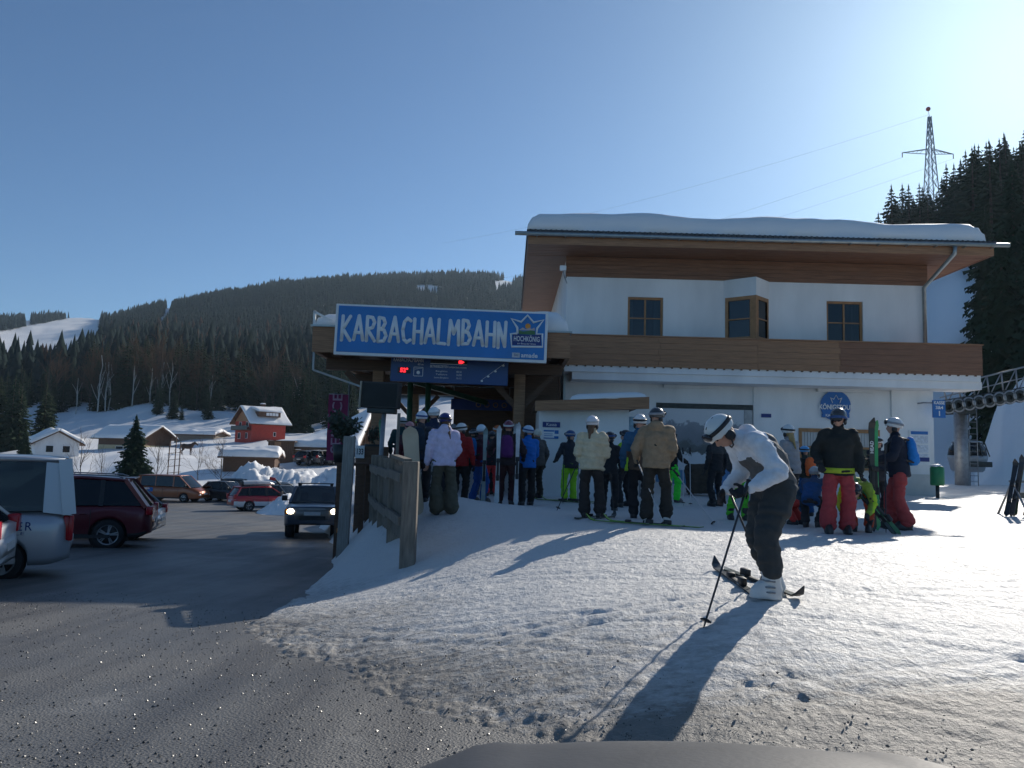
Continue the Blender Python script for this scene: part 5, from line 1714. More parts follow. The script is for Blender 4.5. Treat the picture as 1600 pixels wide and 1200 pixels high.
# skis and poles of the others
tx, ty, tz_ = tanp.location
for dx, nm in ((-0.12, 'lime green ski under the left white boot of the tan jacket'), (0.16, 'lime green ski under the right white boot of the tan jacket')):
    a, b = (tx + dx + 0.45, ty - 0.55), (tx + dx - 0.95, ty + 0.35)
    ski(nm, (a[0], a[1], gz(*a) + 0.02), (b[0], b[1], gz(*b) + 0.02), (0.2, 0.42, 0.05), group='skis on the snow')
w = local_pt(tanp, tanp['_wl'])
pole('pale ski pole slanting from the hand of the tan jacket', w + Vector((-0.03, -0.05, 0.06)), (w.x + 0.38, w.y - 0.45, gz(w.x + 0.38, w.y - 0.45)), 'pole_pale')
q = P(1118, 812, 13.2)
pole('pale ski pole leaning far out beside the mural', P(1053, 735, 13.8), (q[0], q[1], gz(q[0], q[1])), 'pole_pale')
q = P(870, 792, 14.8)
pole('black ski pole slanting left of the cream jacket', P(903, 722, 14.6), (q[0], q[1], gz(q[0], q[1])))
q = P(960, 797, 13.9)
pole('black ski pole right of the cream jacket', P(953, 738, 14.0), (q[0], q[1], gz(q[0], q[1])))
for px_, lb in ((880, 'black ski pole at the left hand of the lime trousers'), (903, 'black ski pole at the right hand of the lime trousers')):
    q = P(px_, 770, 18.2)
    pole(lb, P(px_ + 1, 703, 18.3), (q[0], q[1], gz(q[0], q[1])))
for px_, lb in ((1068, 'thin pale ski pole left of the brown covered table'), (1079, 'second thin pale ski pole beside the brown covered table')):
    q = P(px_, 775, 18.0)
    pole(lb, P(px_ - 1, 700, 18.0), (q[0], q[1], gz(q[0], q[1])), 'pole_pale')
nx_, ny_, nz_ = nav.location
for i, (px0, lb) in enumerate(((1361, 'upright black and green ski with HEAD lettering held by the navy jacket'), (1366, 'second upright green ski standing behind the HEAD lettered ski'))):
    q = P(px0 + 3 + i, 800, 12.9 + 0.12 * i)
    b_ = P(px0, 653 + 4 * i, 12.9 + 0.12 * i)
    ski(lb, (q[0], q[1], gz(q[0], q[1])), (b_[0], b_[1], b_[2]), (0.02, 0.022, 0.022) if i == 0 else (0.03, 0.4, 0.12), text='HEAD' if i == 0 else None, up=(0, -1, 0), group='upright skis', width=0.115)
q = P(1384, 806, 12.7)
pole('black ski pole with green grip held upright by the navy jacket', P(1383, 695, 12.8), (q[0], q[1], gz(q[0], q[1])))
for i, (a, b_, lb) in enumerate((((1318, 745), (1398, 805), 'dark ski slanting in front of the lime jacket'), ((1328, 742), (1405, 800), 'dark green ski leaning across beside the navy jacket'))):
    p0, p1 = P(a[0], a[1], 12.5), P(b_[0], b_[1], 12.4 - 0.1 * i)
    ski(lb, (p1[0], p1[1], gz(p1[0], p1[1])), tuple(p0), (0.03, 0.06 + 0.08 * i, 0.05), up=(0.3, -1, 0.3), group='leaning skis')
for i, (px0, y0, y1, Y, col, lb) in enumerate(((778, 665, 775, 16.3, (0.55, 0.6, 0.62), 'pale ski held upright left of the purple backpack'), (808, 660, 776, 16.5, (0.6, 0.63, 0.66), 'pale ski held upright right of the purple backpack'), (804, 662, 775, 16.62, (0.5, 0.55, 0.58), 'second pale ski paired right of the purple backpack'), (757, 668, 766, 17.3, (0.3, 0.4, 0.4), 'grey green ski in front of the blue trousers'))):
    q, b_ = P(px0 - 2, y1, Y), P(px0 + 2, y0, Y)
    ski(lb, (q[0], q[1], gz(q[0], q[1])), tuple(b_), col, up=(0.1, -1, 0), group='upright skis', width=0.11)
for i, (a, b_, lb) in enumerate((((985, 806), (870, 768), 0), ((880, 776), (905, 772), 0))):
    pass
for dx, lb in ((-0.11, 'green ski under the left foot of the lime trousers'), (0.11, 'green ski under the right foot of the lime trousers')):
    x0 = stand(889, 18.5)[0]
    a, b_ = (x0 + dx + 0.75, 18.2), (x0 + dx - 0.75, 18.7)
    ski(lb, (a[0], a[1], gz(*a) + 0.01), (b_[0], b_[1], gz(*b_) + 0.01), (0.25, 0.4, 0.08), group='skis on the snow')
for dx, lb in ((-0.10, 'dark ski left of the dark boot under the cream jacket'), (0.14, 'dark ski right of the dark boot under the cream jacket')):
    x0 = stand(926, 13.7)[0]
    a, b_ = (x0 + dx - 0.25, 13.05), (x0 + dx + 0.35, 14.4)
    ski(lb, (a[0], a[1], gz(*a) + 0.015), (b_[0], b_[1], gz(*b_) + 0.015), (0.04, 0.06, 0.05), group='skis on the snow')
# the snowboard
q = P(652, 770, 13.9)
b_ = P(640, 666, 13.75)
sbt = thing('snowboard', 'cream snowboard standing upright behind the end of the fence', 'snowboard', (q[0], q[1], gz(q[0], q[1]) - 0.02))
d = Vector(b_) - Vector(sbt.location)
L = d.length
yv = d.normalized()
zv = (Vector((0.25, -1, 0)) - yv * Vector((0.25, -1, 0)).dot(yv)).normalized()
sbt.rotation_euler = Matrix((yv.cross(zv), yv, zv)).transposed().to_euler()
vs, fs = [], []
n = 26
for i in range(n + 1):
    s = i / n
    e = max(0, abs(s - 0.5) - 0.38) / 0.12
    w = (0.148 - 0.02 * math.sin(math.pi * s)) * math.sqrt(max(0.01, 1 - e ** 2))
    zc = 0.05 * e ** 2
    for qx, qz in ((-w, 0), (w, 0), (w, 0.012), (-w, 0.012)):
        vs.append((qx, s * L, qz + zc))
for i in range(n):
    for k_ in range(4):
        fs.append((i * 4 + k_, i * 4 + (k_ + 1) % 4, (i + 1) * 4 + (k_ + 1) % 4, (i + 1) * 4 + k_))
fs += [(3, 2, 1, 0), (n * 4, n * 4 + 1, n * 4 + 2, n * 4 + 3)]
MB().add(vs, fs, 0, False).build('deck', mat('cream_board', (0.52, 0.46, 0.34), 0.4, 0.08, 3), sbt)
for s in (0.32, 0.62):
    MB().rbox(-0.12, 0.12, s * L - 0.07, s * L + 0.07, -0.05, -0.002, 0.02).build('binding', M['black'], sbt)
    MB().tube([(-0.12, s * L, -0.03), (-0.06, s * L, -0.14), (0.06, s * L, -0.14), (0.12, s * L, -0.03)], 0.018, 6).build('binding_strap', M['white'], sbt)
# ------------------------------------------------------------------ vehicles
_paint = {}


def paint(col, metal=0.3, rough=0.32):
    k = (col, metal, rough)
    if k not in _paint:
        m, t, b = nmat('car_paint_%d' % len(_paint))
        tc = nd(t, 'ShaderNodeTexCoord')
        sp = nd(t, 'ShaderNodeSeparateXYZ')
        t.links.new(tc.outputs['Object'], sp.inputs[0])
        nz = nd(t, 'ShaderNodeTexNoise', Scale=5.0, Detail=6.0, Roughness=0.7)
        t.links.new(tc.outputs['Object'], nz.inputs['Vector'])
        # road salt thrown up on the lower flanks
        a = nd(t, 'ShaderNodeMath', operation='MULTIPLY_ADD')
        t.links.new(sp.outputs['Z'], a.inputs[0])
        a.inputs[1].default_value = -1.1
        a.inputs[2].default_value = 0.62
        c = nd(t, 'ShaderNodeMath', operation='MULTIPLY', use_clamp=True)
        t.links.new(a.outputs[0], c.inputs[0])
        t.links.new(nz.outputs['Fac'], c.inputs[1])
        out = mixcol(t, c.outputs[0], col, (0.22, 0.21, 0.19))
        t.links.new(out, b.inputs['Base Color'])
        b.inputs['Metallic'].default_value = metal
        b.inputs['Roughness'].default_value = rough
        b.inputs['Coat Weight'].default_value = 0.6
        b.inputs['Coat Roughness'].default_value = 0.12
        _paint[k] = m
    return _paint[k]


M['tyre'] = mat('tyre', (0.02, 0.02, 0.021), 0.8, 0.3, 10)
M['rim'] = mat('alloy_rim', (0.45, 0.45, 0.46), 0.35, 0.15, 8, metal=0.8)
M['tail'] = mat('red_tail_lamp', (0.45, 0.012, 0.02), 0.2, 0.15, 6)
M['amber'] = mat('amber_lamp', (0.6, 0.2, 0.02), 0.25, 0.1, 6)
M['lamp_clear'] = mat('clear_lamp', (0.6, 0.62, 0.64), 0.15, 0.2, 6, metal=0.4)
M['lamp_on'] = mat('lit_headlamp', (1.0, 0.86, 0.62), 0.3, 0.0, 4, emit=9.0)
M['seat'] = mat('car_seat', (0.04, 0.04, 0.045), 0.8, 0.2, 8)
M['plate'] = mat('number_plate', (0.62, 0.62, 0.6), 0.5, 0.1, 5)
M['trim'] = mat('dark_trim', (0.03, 0.03, 0.032), 0.6, 0.2, 8)


def interp(pts, x):
    return float(np.interp(x, [p[0] for p in pts], [p[1] for p in pts]))


WHEELS = {}


def wheel_tree(r, w, kind):
    """wheel > tyre, rim; axle along local Y"""
    key = (round(r, 3), kind)
    if key in WHEELS:
        return WHEELS[key]
    t = MB()
    t.lathe([(r * 0.64, -w / 2), (r * 0.9, -w / 2), (r * 0.985, -w * 0.36), (r, 0), (r * 0.985, w * 0.36), (r * 0.9, w / 2), (r * 0.64, w / 2), (r * 0.62, 0), (r * 0.64, -w / 2)], (0, 0, 0), 32, axis=1)
    rm = MB()
    rm.lathe([(r * 0.57, -w * 0.30), (r * 0.66, -w * 0.47), (r * 0.66, w * 0.40), (r * 0.6, w * 0.40), (r * 0.57, -w * 0.30)], (0, 0, 0), 32, axis=1)
    ns = 10 if kind == 'sport' else (7 if kind == 'alloy' else 5)
    for k in range(ns):
        a = 2 * math.pi * (k // 2 * 2 + (0.38 if k % 2 else -0.0)) / ns if kind == 'sport' else 2 * math.pi * k / ns
        c, s = math.cos(a), math.sin(a)
        rm.beam((c * r * 0.1, -w * 0.36, s * r * 0.1), (c * r * 0.62, -w * 0.33, s * r * 0.62), r * (0.075 if kind == 'sport' else 0.13 if kind == 'alloy' else 0.26), w * 0.12, up=(0, 1, 0))
    rm.lathe([(0, -w * 0.44), (r * 0.13, -w * 0.42), (r * 0.15, -w * 0.2), (0, -w * 0.2)], (0, 0, 0), 14, axis=1)
    disc = MB().lathe([(0, -w * 0.1), (r * 0.6, -w * 0.1), (r * 0.6, w * 0.1), (0, w * 0.1)], (0, 0, 0), 20, axis=1)
    WHEELS[key] = (t.mesh('tyre', M['tyre']), rm.mesh('rim', M['rim']), disc.mesh('brake_disc', M['trim']))
    return WHEELS[key]


def car(label, loc, rz, S, cat='car', group='parked cars'):
    """a car built on its side profile: x runs from the tail (0) to the nose (L), y across, z up"""
    t = thing(S.get('name', 'parked_car'), label, cat, loc, rz, group)
    L, W = S['L'], S['W']
    hw = W / 2
    pm = paint(S['col'], S.get('metal', 0.3), S.get('rough', 0.32))
    cx = L / 2
    wr_, ww = S['wheel'], S.get('ww', 0.21)
    axles = S['axles']
    ar = wr_ * 1.13
    xs = set(np.linspace(0, L, 56).tolist())
    for a in axles:
        for k in range(13):
            xs.add(a + ar * math.cos(math.pi * k / 12))
    xs = sorted(x for x in xs if 0 <= x <= L)
    xs = [x for i, x in enumerate(xs) if i == 0 or x - xs[i - 1] > 0.006]

    def plan(x):
        e = min(x, L - x)
        k = S.get('nose', 0.45) if x > cx else S.get('stern', 0.22)
        return 1 - 0.17 * max(0, 1 - e / k) ** 2.2

    def low(x):
        z = interp(S['low'], x)
        for a in axles:
            if abs(x - a) < ar:
                z = max(z, wr_ + math.sqrt(ar * ar - (x - a) ** 2) * 1.0)
        return z

    def half(x, f):
        tuck = 0.955 + 0.045 * math.sin(math.pi * min(1, max(0, f * 0.9 + 0.12))) ** 0.6
        return hw * plan(x) * tuck

    rows = 9
    vs, fs = [], []
    for x in xs:
        zt, zl = interp(S['top'], x), low(x)
        zl0 = interp(S['low'], x)
        for side in (-1, 1):
            for j in range(rows):
                f = j / (rows - 1)
                z = zl + (zt - zl) * f
                fz = (z - zl0) / max(zt - zl0, 0.05)
                y = half(x, fz) - (0.05 if j == rows - 1 else 0.012 if j == rows - 2 else 0)
                vs.append((x, side * y, z - (0.0 if j < rows - 1 else 0.0)))
        vs.append((x, 0, zt + 0.025))
        vs.append((x, 0, zl0 + 0.06))
    st = rows * 2 + 2
    for i in range(len(xs) - 1):
        a, b_ = i * st, (i + 1) * st
        for j in range(rows - 1):
            fs.append((a + j, a + j + 1, b_ + j + 1, b_ + j))
            fs.append((a + rows + j, b_ + rows + j, b_ + rows + j + 1, a + rows + j + 1))
        fs.append((a + rows - 1, a + st - 2, b_ + st - 2, b_ + rows - 1))
        fs.append((a + 2 * rows - 1, b_ + 2 * rows - 1, b_ + st - 2, a + st - 2))
        fs.append((a, b_, b_ + st - 1, a + st - 1))
        fs.append((a + rows, a + st - 1, b_ + st - 1, b_ + rows))
    for e in (0, (len(xs) - 1) * st):
        for j in range(rows - 1):
            fs.append((e + j, e + rows + j, e + rows + j + 1, e + j + 1) if e == 0 else (e + j, e + j + 1, e + rows + j + 1, e + rows + j))
        fs.append((e + rows - 1, e + 2 * rows - 1, e + st - 2))
        fs.append((e, e + rows, e + st - 1))
    bm_ = MB().add(vs, fs, 0, True)
    mats = [pm]
    if S.get('two'):
        mats.append(paint(S['two'][0], 0.1, 0.4))
    if S.get('cladding'):
        mats.append(M['trim'])
    me_o = bm_.build('body', mats, t)
    if S.get('two') or S.get('cladding'):
        for p in me_o.data.polygons:
            if S.get('two') and p.center.z < S['two'][1] and abs(p.center.y) > hw * 0.7:
                p.material_index = 1
            if S.get('cladding') and p.center.z < S['cladding'] - 0.0:
                p.material_index = len(mats) - 1
    # dark wheel wells
    for a in axles:
        for sd in (-1, 1):
            MB().lathe([(0, 0), (ar * 0.99, 0), (ar * 0.99, 0.22), (0, 0.22)], (a, -0.11 + sd * (hw - 0.20), wr_), 24, axis=1).build('wheel_well', M['black'], t)
    # greenhouse
    (xr0, zr0), (xr1, zr1), (xf1, zf1), (xf0, zf0) = S['house']      # rear base, rear top, front top, windscreen base
    wb, wt = hw * S.get('belt', 0.90), hw * S.get('roofw', 0.76)
    bt, bb = 0.055, 0.075

    def side_pt(x, f, sd, out=0.0):
        """point on the side window plane: f 0 at the belt, 1 at the roof"""
        zb = interp(S['top'], x)
        zt_ = interp([(xr1, zr1), ((xr1 + xf1) / 2, max(zr1, zf1) + 0.02), (xf1, zf1)], x)
        y = (wb + (wt - wb) * f + out) * (1 - 0.03 * f)
        return Vector((x, sd * y, zb + (zt_ - zb) * f))

    def rail(f, n=10):
        xa, xb = xr0 + (xr1 - xr0) * f, xf0 + (xf1 - xf0) * f
        return xa, xb

    # roof panel
    vs, fs = [], []
    nx, ny = 14, 9
    for i in range(nx):
        s = i / (nx - 1)
        x = xr1 + (xf1 - xr1) * s
        zt_ = interp([(xr1, zr1), ((xr1 + xf1) / 2, max(zr1, zf1) + 0.02), (xf1, zf1)], x)
        for lay in (0, 1):
            for j in range(ny):
                v = -1 + 2 * j / (ny - 1)
                vs.append((x, v * wt * 0.985, zt_ + 0.05 * (1 - v ** 4) - lay * 0.05 - (0.02 if i in (0, nx - 1) else 0)))
    s2 = 2 * ny
    for i in range(nx - 1):
        for j in range(ny - 1):
            a = i * s2 + j
            fs.append((a, a + 1, a + s2 + 1, a + s2))
            fs.append((a + ny, a + s2 + ny, a + s2 + ny + 1, a + ny + 1))
        for j in (0, ny - 1):
            a = i * s2 + j
            fs.append((a, a + s2, a + s2 + ny, a + ny))
    for i in (0, nx - 1):
        for j in range(ny - 1):
            a = i * s2 + j
            fs.append((a, a + ny, a + ny + 1, a + 1))
    MB().add(vs, fs, 0, True).build('roof', pm, t)
    if S.get('roof_snow'):
        pass
    # pillars
    for sd in (-1, 1):
        for nm, (p, q, w1) in {'front_pillar': ((xf0, zf0), (xf1, zf1), bt), 'rear_pillar': ((xr0, zr0), (xr1, zr1), S.get('dpillar', bb))}.items():
            a = Vector((p[0], sd * wb * 0.985, p[1] - 0.02))
            b_ = Vector((q[0], sd * wt * 0.97, q[1] + 0.0))
            MB().beam(a, b_, w1 * 1.6, w1).build(nm, pm, t)
        MB().tube([side_pt(xr1 + (xf1 - xr1) * k / 6, 0.985, sd, 0.0) for k in range(7)], 0.035, 8).build('roof_rail', pm, t)
        for (xp, wd) in S.get('pillars', []):
            xq = min(max(xp, xr1 + 0.02), xf1 - 0.02)
            MB().beam(side_pt(xp, 0.0, sd, -0.015), side_pt(xq, 1.0, sd, -0.015), wd, 0.05, up=(0, 1, 0)).build('pillar', pm if S.get('body_pillars') else M['trim'], t)
        if S.get('rear_panel'):
            xe = S['rear_panel']
            MB().prism([side_pt(xr0, 0.0, sd), side_pt(xe, 0.0, sd), side_pt(xe, 1.0, sd), side_pt(xr1, 1.0, sd)], (0, -0.03 * sd, 0)).build('rear_quarter', pm, t)
            MB().rbox(-0.012, 0.05, sd * wb * 0.93 - 0.05, sd * wb * 0.93 + 0.05, S['tail'][0], S['tail'][1], 0.012).build('corner_lamp', M['tail'], t)
        cuts = [S.get('rear_panel', xr0 + 0.03)] + [p[0] for p in S.get('pillars', [])] + [xf0 - 0.04]
        for a, b_ in zip(cuts[:-1], cuts[1:]):
            fa, fb = 0.03, 0.97
            top_a = max(a, xr0 + (xr1 - xr0) * fb) if a == cuts[0] else a
            top_b = min(b_, xf0 + (xf1 - xf0) * fb) if b_ == cuts[-1] else b_
            if S.get('van_panel') and a == cuts[0] and S['van_panel'] == 'closed':
                continue
            q = [side_pt(a, fa, sd, -0.012), side_pt(b_, fa, sd, -0.012), side_pt(max(top_b, top_a + 0.02), fb, sd, -0.012), side_pt(top_a, fb, sd, -0.012)]
            MB().prism(q, (0, -0.008 * sd, 0)).build('side_window', M[S.get('glass', 'car_glass')], t)
    # windscreen and rear window
    for nm, p, q, sgn in (('windscreen', (xf0, zf0), (xf1, zf1), 1), ('rear_window', (xr0, zr0), (xr1, zr1), -1)):
        n = 8
        vs, fs = [], []
        for i in range(n + 1):
            v = -1 + 2 * i / n
            bow = 0.07 * (1 - v * v)
            for f in (0.0, 1.0):
                w_ = wb * 0.95 if f == 0 else wt * 0.95
                base_ = Vector((p[0] + (q[0] - p[0]) * f + sgn * bow * (1 - 0.4 * f), v * w_, p[1] + (q[1] - p[1]) * f + 0.01))
                vs += [base_, base_ - Vector((0.008 * sgn, 0, 0))]
        for i in range(n):
            a = i * 4
            fs += [(a, a + 4, a + 6, a + 2), (a + 1, a + 3, a + 7, a + 5)]
        MB().add(vs, fs, 0, True).build(nm, M[S.get('glass_r' if sgn < 0 else 'glass_f', 'car_glass')], t)
    # seats and dashboard
    if S.get('seats', True):
        for xq in S.get('seat_rows', [xf0 - 1.15, xf0 - 2.0]):
            if xq < xr0 + 0.1:
                continue
            for sd in (-1, 1):
                yb = sd * hw * 0.42
                so = MB().rbox(xq - 0.08, xq + 0.10, yb - 0.24, yb + 0.24, S['low'][1][1] + 0.25, zr1 - 0.44, 0.05).build('seat_back', M['seat'], t)
                MB().rbox(xq - 0.09, xq + 0.0, yb - 0.14, yb + 0.14, zr1 - 0.42, zr1 - 0.17, 0.04).build('headrest', M['seat'], so, origin=(0, 0, 0))
        MB().rbox(xf0 - 0.45, xf0 - 0.02, -wb * 0.9, wb * 0.9, interp(S['top'], xf0) - 0.12, interp(S['top'], xf0) + 0.01, 0.03).build('dashboard', M['trim'], t)
    # wheels
    me = wheel_tree(wr_, ww, S.get('rim', 'alloy'))
    for a in axles:
        for sd in (-1, 1):
            w = bpy.data.objects.new('wheel', None)
            COL.objects.link(w)
            w.parent = t
            w.location = (a, sd * (hw - ww / 2 - 0.02), wr_)
            if sd > 0:
                w.rotation_euler = (0, 0, math.pi)
            for nm, m_ in zip(('tyre', 'rim', 'brake_disc'), me):
                o = bpy.data.objects.new(nm, m_)
                COL.objects.link(o)
                o.parent = w
    # bumpers, lamps, plates, mirrors, door lines, handles
    zb = interp(S['low'], 0) + 0.12
    for nm, x, sgn in (('rear_bumper', 0.0, -1), ('front_bumper', L, 1)):
        hb = S.get('bumper_h', 0.26)
        n = 10
        mb = MB()
        pts = []
        for i in range(n + 1):
            v = -1 + 2 * i / n
            xx = x + sgn * (0.045 - 0.22 * max(0, abs(v) - 0.62) ** 1.5 / 0.235)
            pts.append((xx, v * hw * 0.9))
        vs, fs = [], []
        for (xx, y) in pts:
            for z_ in (zb, zb + hb * 0.5, zb + hb):
                vs += [(xx - sgn * (0.0 if z_ == zb + hb * 0.5 else 0.025), y, z_)]
            vs += [(xx - sgn * 0.2, y, zb + hb), (xx - sgn * 0.2, y, zb)]
        for i in range(n):
            for j in range(5):
                fs.append((i * 5 + j, (i + 1) * 5 + j, (i + 1) * 5 + (j + 1) % 5, i * 5 + (j + 1) % 5))
        fs += [tuple(range(5)), tuple(range(n * 5, n * 5 + 5))]
        mb.add(vs, fs, 0, True)
        mb.build(nm, M['trim'] if S.get('dark_bumper') else (paint(S['bumper_col'], 0.2, 0.4) if S.get('bumper_col') else pm), t)
        MB().box(x + sgn * 0.05 - 0.008, x + sgn * 0.05 + 0.008, -0.26, 0.26, zb + hb * 0.5 - 0.055, zb + hb * 0.5 + 0.055).build('number_plate', M['plate'], t)
    for sd in (-1, 1):
        zl, hl, wl_ = S.get('head', (interp(S['top'], L) - 0.16, 0.16, 0.34))
        yl = sd * (hw * 0.83 - wl_ / 2 + 0.06)
        xl = L - 0.02
        MB().ell((xl - 0.04, yl, zl), (0.09, wl_ / 2, hl / 2), 14, 9).build('headlight', M['lamp_on'] if S.get('lit') else M['lamp_clear'], t)
        if S.get('lit'):
            MB().ell((xl - 0.09, yl + sd * wl_ * 0.62, zl), (0.09, wl_ * 0.22, hl / 2), 10, 7).build('indicator', M['amber'], t)
        z0, z1, yw = S.get('tail', (0.75, 1.0, 0.16))
        MB().rbox(-0.025, 0.13, sd * hw * 0.845 - yw / 2, sd * hw * 0.845 + yw / 2 + 0.0, z0, z1, 0.025).build('tail_light', M['tail'], t)
        zm = zf0 + 0.08
        mr = MB().rbox(xf0 - 0.42, xf0 - 0.28, sd * (hw + 0.1) - 0.09, sd * (hw + 0.1) + 0.09, zm - 0.02, zm + 0.16, 0.03).build('mirror', M['trim'] if S.get('dark_mirror', True) else pm, t)
        MB().box(xf0 - 0.37, xf0 - 0.33, min(sd * wb * 0.95, sd * (hw + 0.05)), max(sd * wb * 0.95, sd * (hw + 0.05)), zm - 0.015, zm + 0.02).build('mirror_arm', M['trim'], mr, origin=(0, 0, 0))
        for xd in S.get('doors', []):
            MB().box(xd - 0.005, xd + 0.005, sd * hw - 0.012, sd * hw + 0.0025, interp(S['low'], xd) + 0.16, interp(S['top'], xd) - 0.08).build('door_seam', M['black'], t)
            MB().rbox(xd + 0.08, xd + 0.24, sd * hw - 0.01, sd * hw + 0.022, interp(S['top'], xd) - 0.2, interp(S['top'], xd) - 0.165, 0.008).build('door_handle', pm, t)
        MB().box(0.9, L - 1.0, sd * hw - 0.03, sd * hw - 0.006, S['low'][1][1] - 0.015, S['low'][1][1] + 0.07).build('sill_strip', M['trim'], t)
        if S.get('roof_bars'):
            MB().tube([(xr1 + 0.1, sd * wt * 0.86, zr1 + 0.045), (xr1 + 0.25, sd * wt * 0.86, zr1 + 0.10), (xf1 - 0.2, sd * wt * 0.86, zf1 + 0.10), (xf1, sd * wt * 0.86, zf1 + 0.045)], 0.018, 6).build('roof_bar', M['steel'], t)
    gz_ = S.get('grille')
    if gz_:
        gp = MB().rbox(L - 0.06, L + 0.012, -gz_[2], gz_[2], gz_[0], gz_[1], 0.01).build('grille', M['black'], t)
        for k in range(3):
            z_ = gz_[0] + (k + 0.5) * (gz_[1] - gz_[0]) / 3
            MB().box(L + 0.0, L + 0.025, -gz_[2] * 0.96, gz_[2] * 0.96, z_ - 0.014, z_ + 0.014).build('grille_bar', M['rim'] if gz_[3] else M['trim'], gp, origin=(0, 0, 0))
        MB().box(L - 0.05, L + 0.06, -gz_[2] * 0.95, gz_[2] * 0.95, zb - 0.02, zb + 0.10).build('lower_grille', M['black'], t)
    if S.get('spoiler'):
        MB().rbox(xr1 - 0.16, xr1 + 0.06, -wt * 0.9, wt * 0.9, zr1 + 0.015, zr1 + 0.05, 0.012).build('spoiler', pm, t)
    return t


def road_spot(px, Y):
    x = P(px, 780, Y)[0]
    return (x, Y, float(road_z(x, Y)))


VAN = dict(L=4.9, W=1.82, col=(0.42, 0.44, 0.47), metal=0.5, wheel=0.33, axles=(0.95, 3.75), rim='steel',
           top=[(0, 1.0), (0.15, 1.08), (3.9, 1.05), (4.5, 0.98), (4.8, 0.82), (4.9, 0.72)], low=[(0, 0.34), (0.3, 0.26), (4.5, 0.24), (4.9, 0.3)],
           house=((0.05, 1.06), (0.16, 1.92), (3.65, 1.92), (4.55, 1.0)), belt=0.965, roofw=0.88, pillars=[(2.05, 0.12), (3.2, 0.16)], body_pillars=True, dpillar=0.12, rear_panel=0.42,
           tail=(0.62, 1.02, 0.10), doors=[2.1, 3.3], seat_rows=[3.3, 2.2, 1.2], bumper_h=0.3, stern=0.35)
SUV = dict(L=4.8, W=1.94, col=(0.13, 0.008, 0.016), metal=0.3, wheel=0.38, ww=0.26, axles=(0.95, 3.86), rim='sport',
           top=[(0, 0.98), (0.2, 1.08), (3.3, 1.05), (4.0, 1.03), (4.6, 0.92), (4.8, 0.78)], low=[(0, 0.42), (0.3, 0.32), (4.4, 0.30), (4.8, 0.36)],
           house=((0.12, 1.06), (0.62, 1.70), (2.6, 1.74), (3.45, 1.06)), belt=0.93, roofw=0.74, pillars=[(1.15, 0.10), (2.15, 0.10)], dpillar=0.10, tail=(0.86, 1.06, 0.34), doors=[1.35, 2.35], glass='car_glass_dark', glass_r='car_glass_dark', roof_bars=True, spoiler=True, cladding=0.42, grille=(0.62, 0.86, 0.5, True))
HATCH = dict(L=4.2, W=1.76, col=(0.55, 0.57, 0.6), metal=0.4, wheel=0.31, axles=(0.8, 3.35), rim='alloy',
             top=[(0, 0.86), (0.2, 0.92), (2.9, 0.9), (3.4, 0.88), (4.0, 0.74), (4.2, 0.6)], low=[(0, 0.34), (0.3, 0.22), (3.9, 0.2), (4.2, 0.26)],
             house=((0.10, 0.92), (0.65, 1.42), (2.2, 1.47), (3.15, 0.9)), belt=0.92, roofw=0.72, pillars=[(1.05, 0.10), (1.95, 0.09)], tail=(0.72, 0.98, 0.26), doors=[1.2, 2.1], spoiler=True, grille=(0.48, 0.6, 0.4, False))
COMBI = dict(L=4.6, W=1.8, col=(0.45, 0.012, 0.03), metal=0.05, wheel=0.32, axles=(0.95, 3.6), rim='alloy',
             top=[(0, 0.88), (0.15, 0.98), (3.1, 0.93), (3.6, 0.92), (4.4, 0.78), (4.6, 0.64)], low=[(0, 0.36), (0.3, 0.26), (4.3, 0.24), (4.6, 0.3)],
             house=((0.08, 0.95), (0.42, 1.48), (2.4, 1.52), (3.3, 0.93)), belt=0.93, roofw=0.75, pillars=[(0.95, 0.10), (2.05, 0.1)], tail=(0.78, 1.06, 0.22), doors=[1.2, 2.15], roof_bars=True, two=((0.72, 0.72, 0.72), 0.62), spoiler=True, glass_r='car_glass_dark', grille=(0.5, 0.65, 0.42, False))
PICK = dict(L=5.05, W=1.79, col=(0.05, 0.07, 0.10), metal=0.4, wheel=0.375, ww=0.25, axles=(1.1, 4.1), rim='alloy',
            top=[(0, 1.1), (0.1, 1.12), (1.5, 1.12), (1.55, 1.14), (3.6, 1.14), (4.5, 1.08), (4.95, 1.0), (5.05, 0.85)], low=[(0, 0.5), (0.3, 0.42), (4.7, 0.40), (5.05, 0.44)],
            house=((1.58, 1.14), (1.82, 1.66), (3.0, 1.68), (3.85, 1.14)), belt=0.90, roofw=0.76, pillars=[(2.55, 0.10)], tail=(0.8, 1.06, 0.14), doors=[1.75, 2.6], lit=True, bumper_col=(0.22, 0.21, 0.19), head=(0.86, 0.2, 0.26), grille=(0.78, 0.98, 0.44, True), bumper_h=0.36, seat_rows=[2.7], nose=0.35)

# silver van at the edge of the picture, its flank lettered
vl = road_spot(112, 13.6)
van = car('silver van with dark lettering on its flank parked beside the dark red estate', (vl[0], vl[1], vl[2]), rad(211), VAN, 'van')
letter('WAGNER', 0.19, M['navy'], van, (0.98, 0.9165, 0.86), rot=(math.pi / 2, 0, math.pi), depth=0.004, bold=0.001, space=1.25, fit=0.86)
letter('SKISCHULE', 0.07, M['navy'], van, (0.95, 0.9165, 0.755), rot=(math.pi / 2, 0, math.pi), depth=0.004, fit=0.6)
wl_ = road_spot(17, 11.4)
car('white hatchback cut off at the edge beside the silver van', (wl_[0], wl_[1], wl_[2]), rad(203), dict(HATCH, col=(0.7, 0.7, 0.69), metal=0.0), 'car')
jl = road_spot(243, 20.6)
car('dark red sport utility car with black windows and twin spoke wheels', (jl[0], jl[1], jl[2]), rad(200), SUV, 'car')
sl = road_spot(254, 23.6)
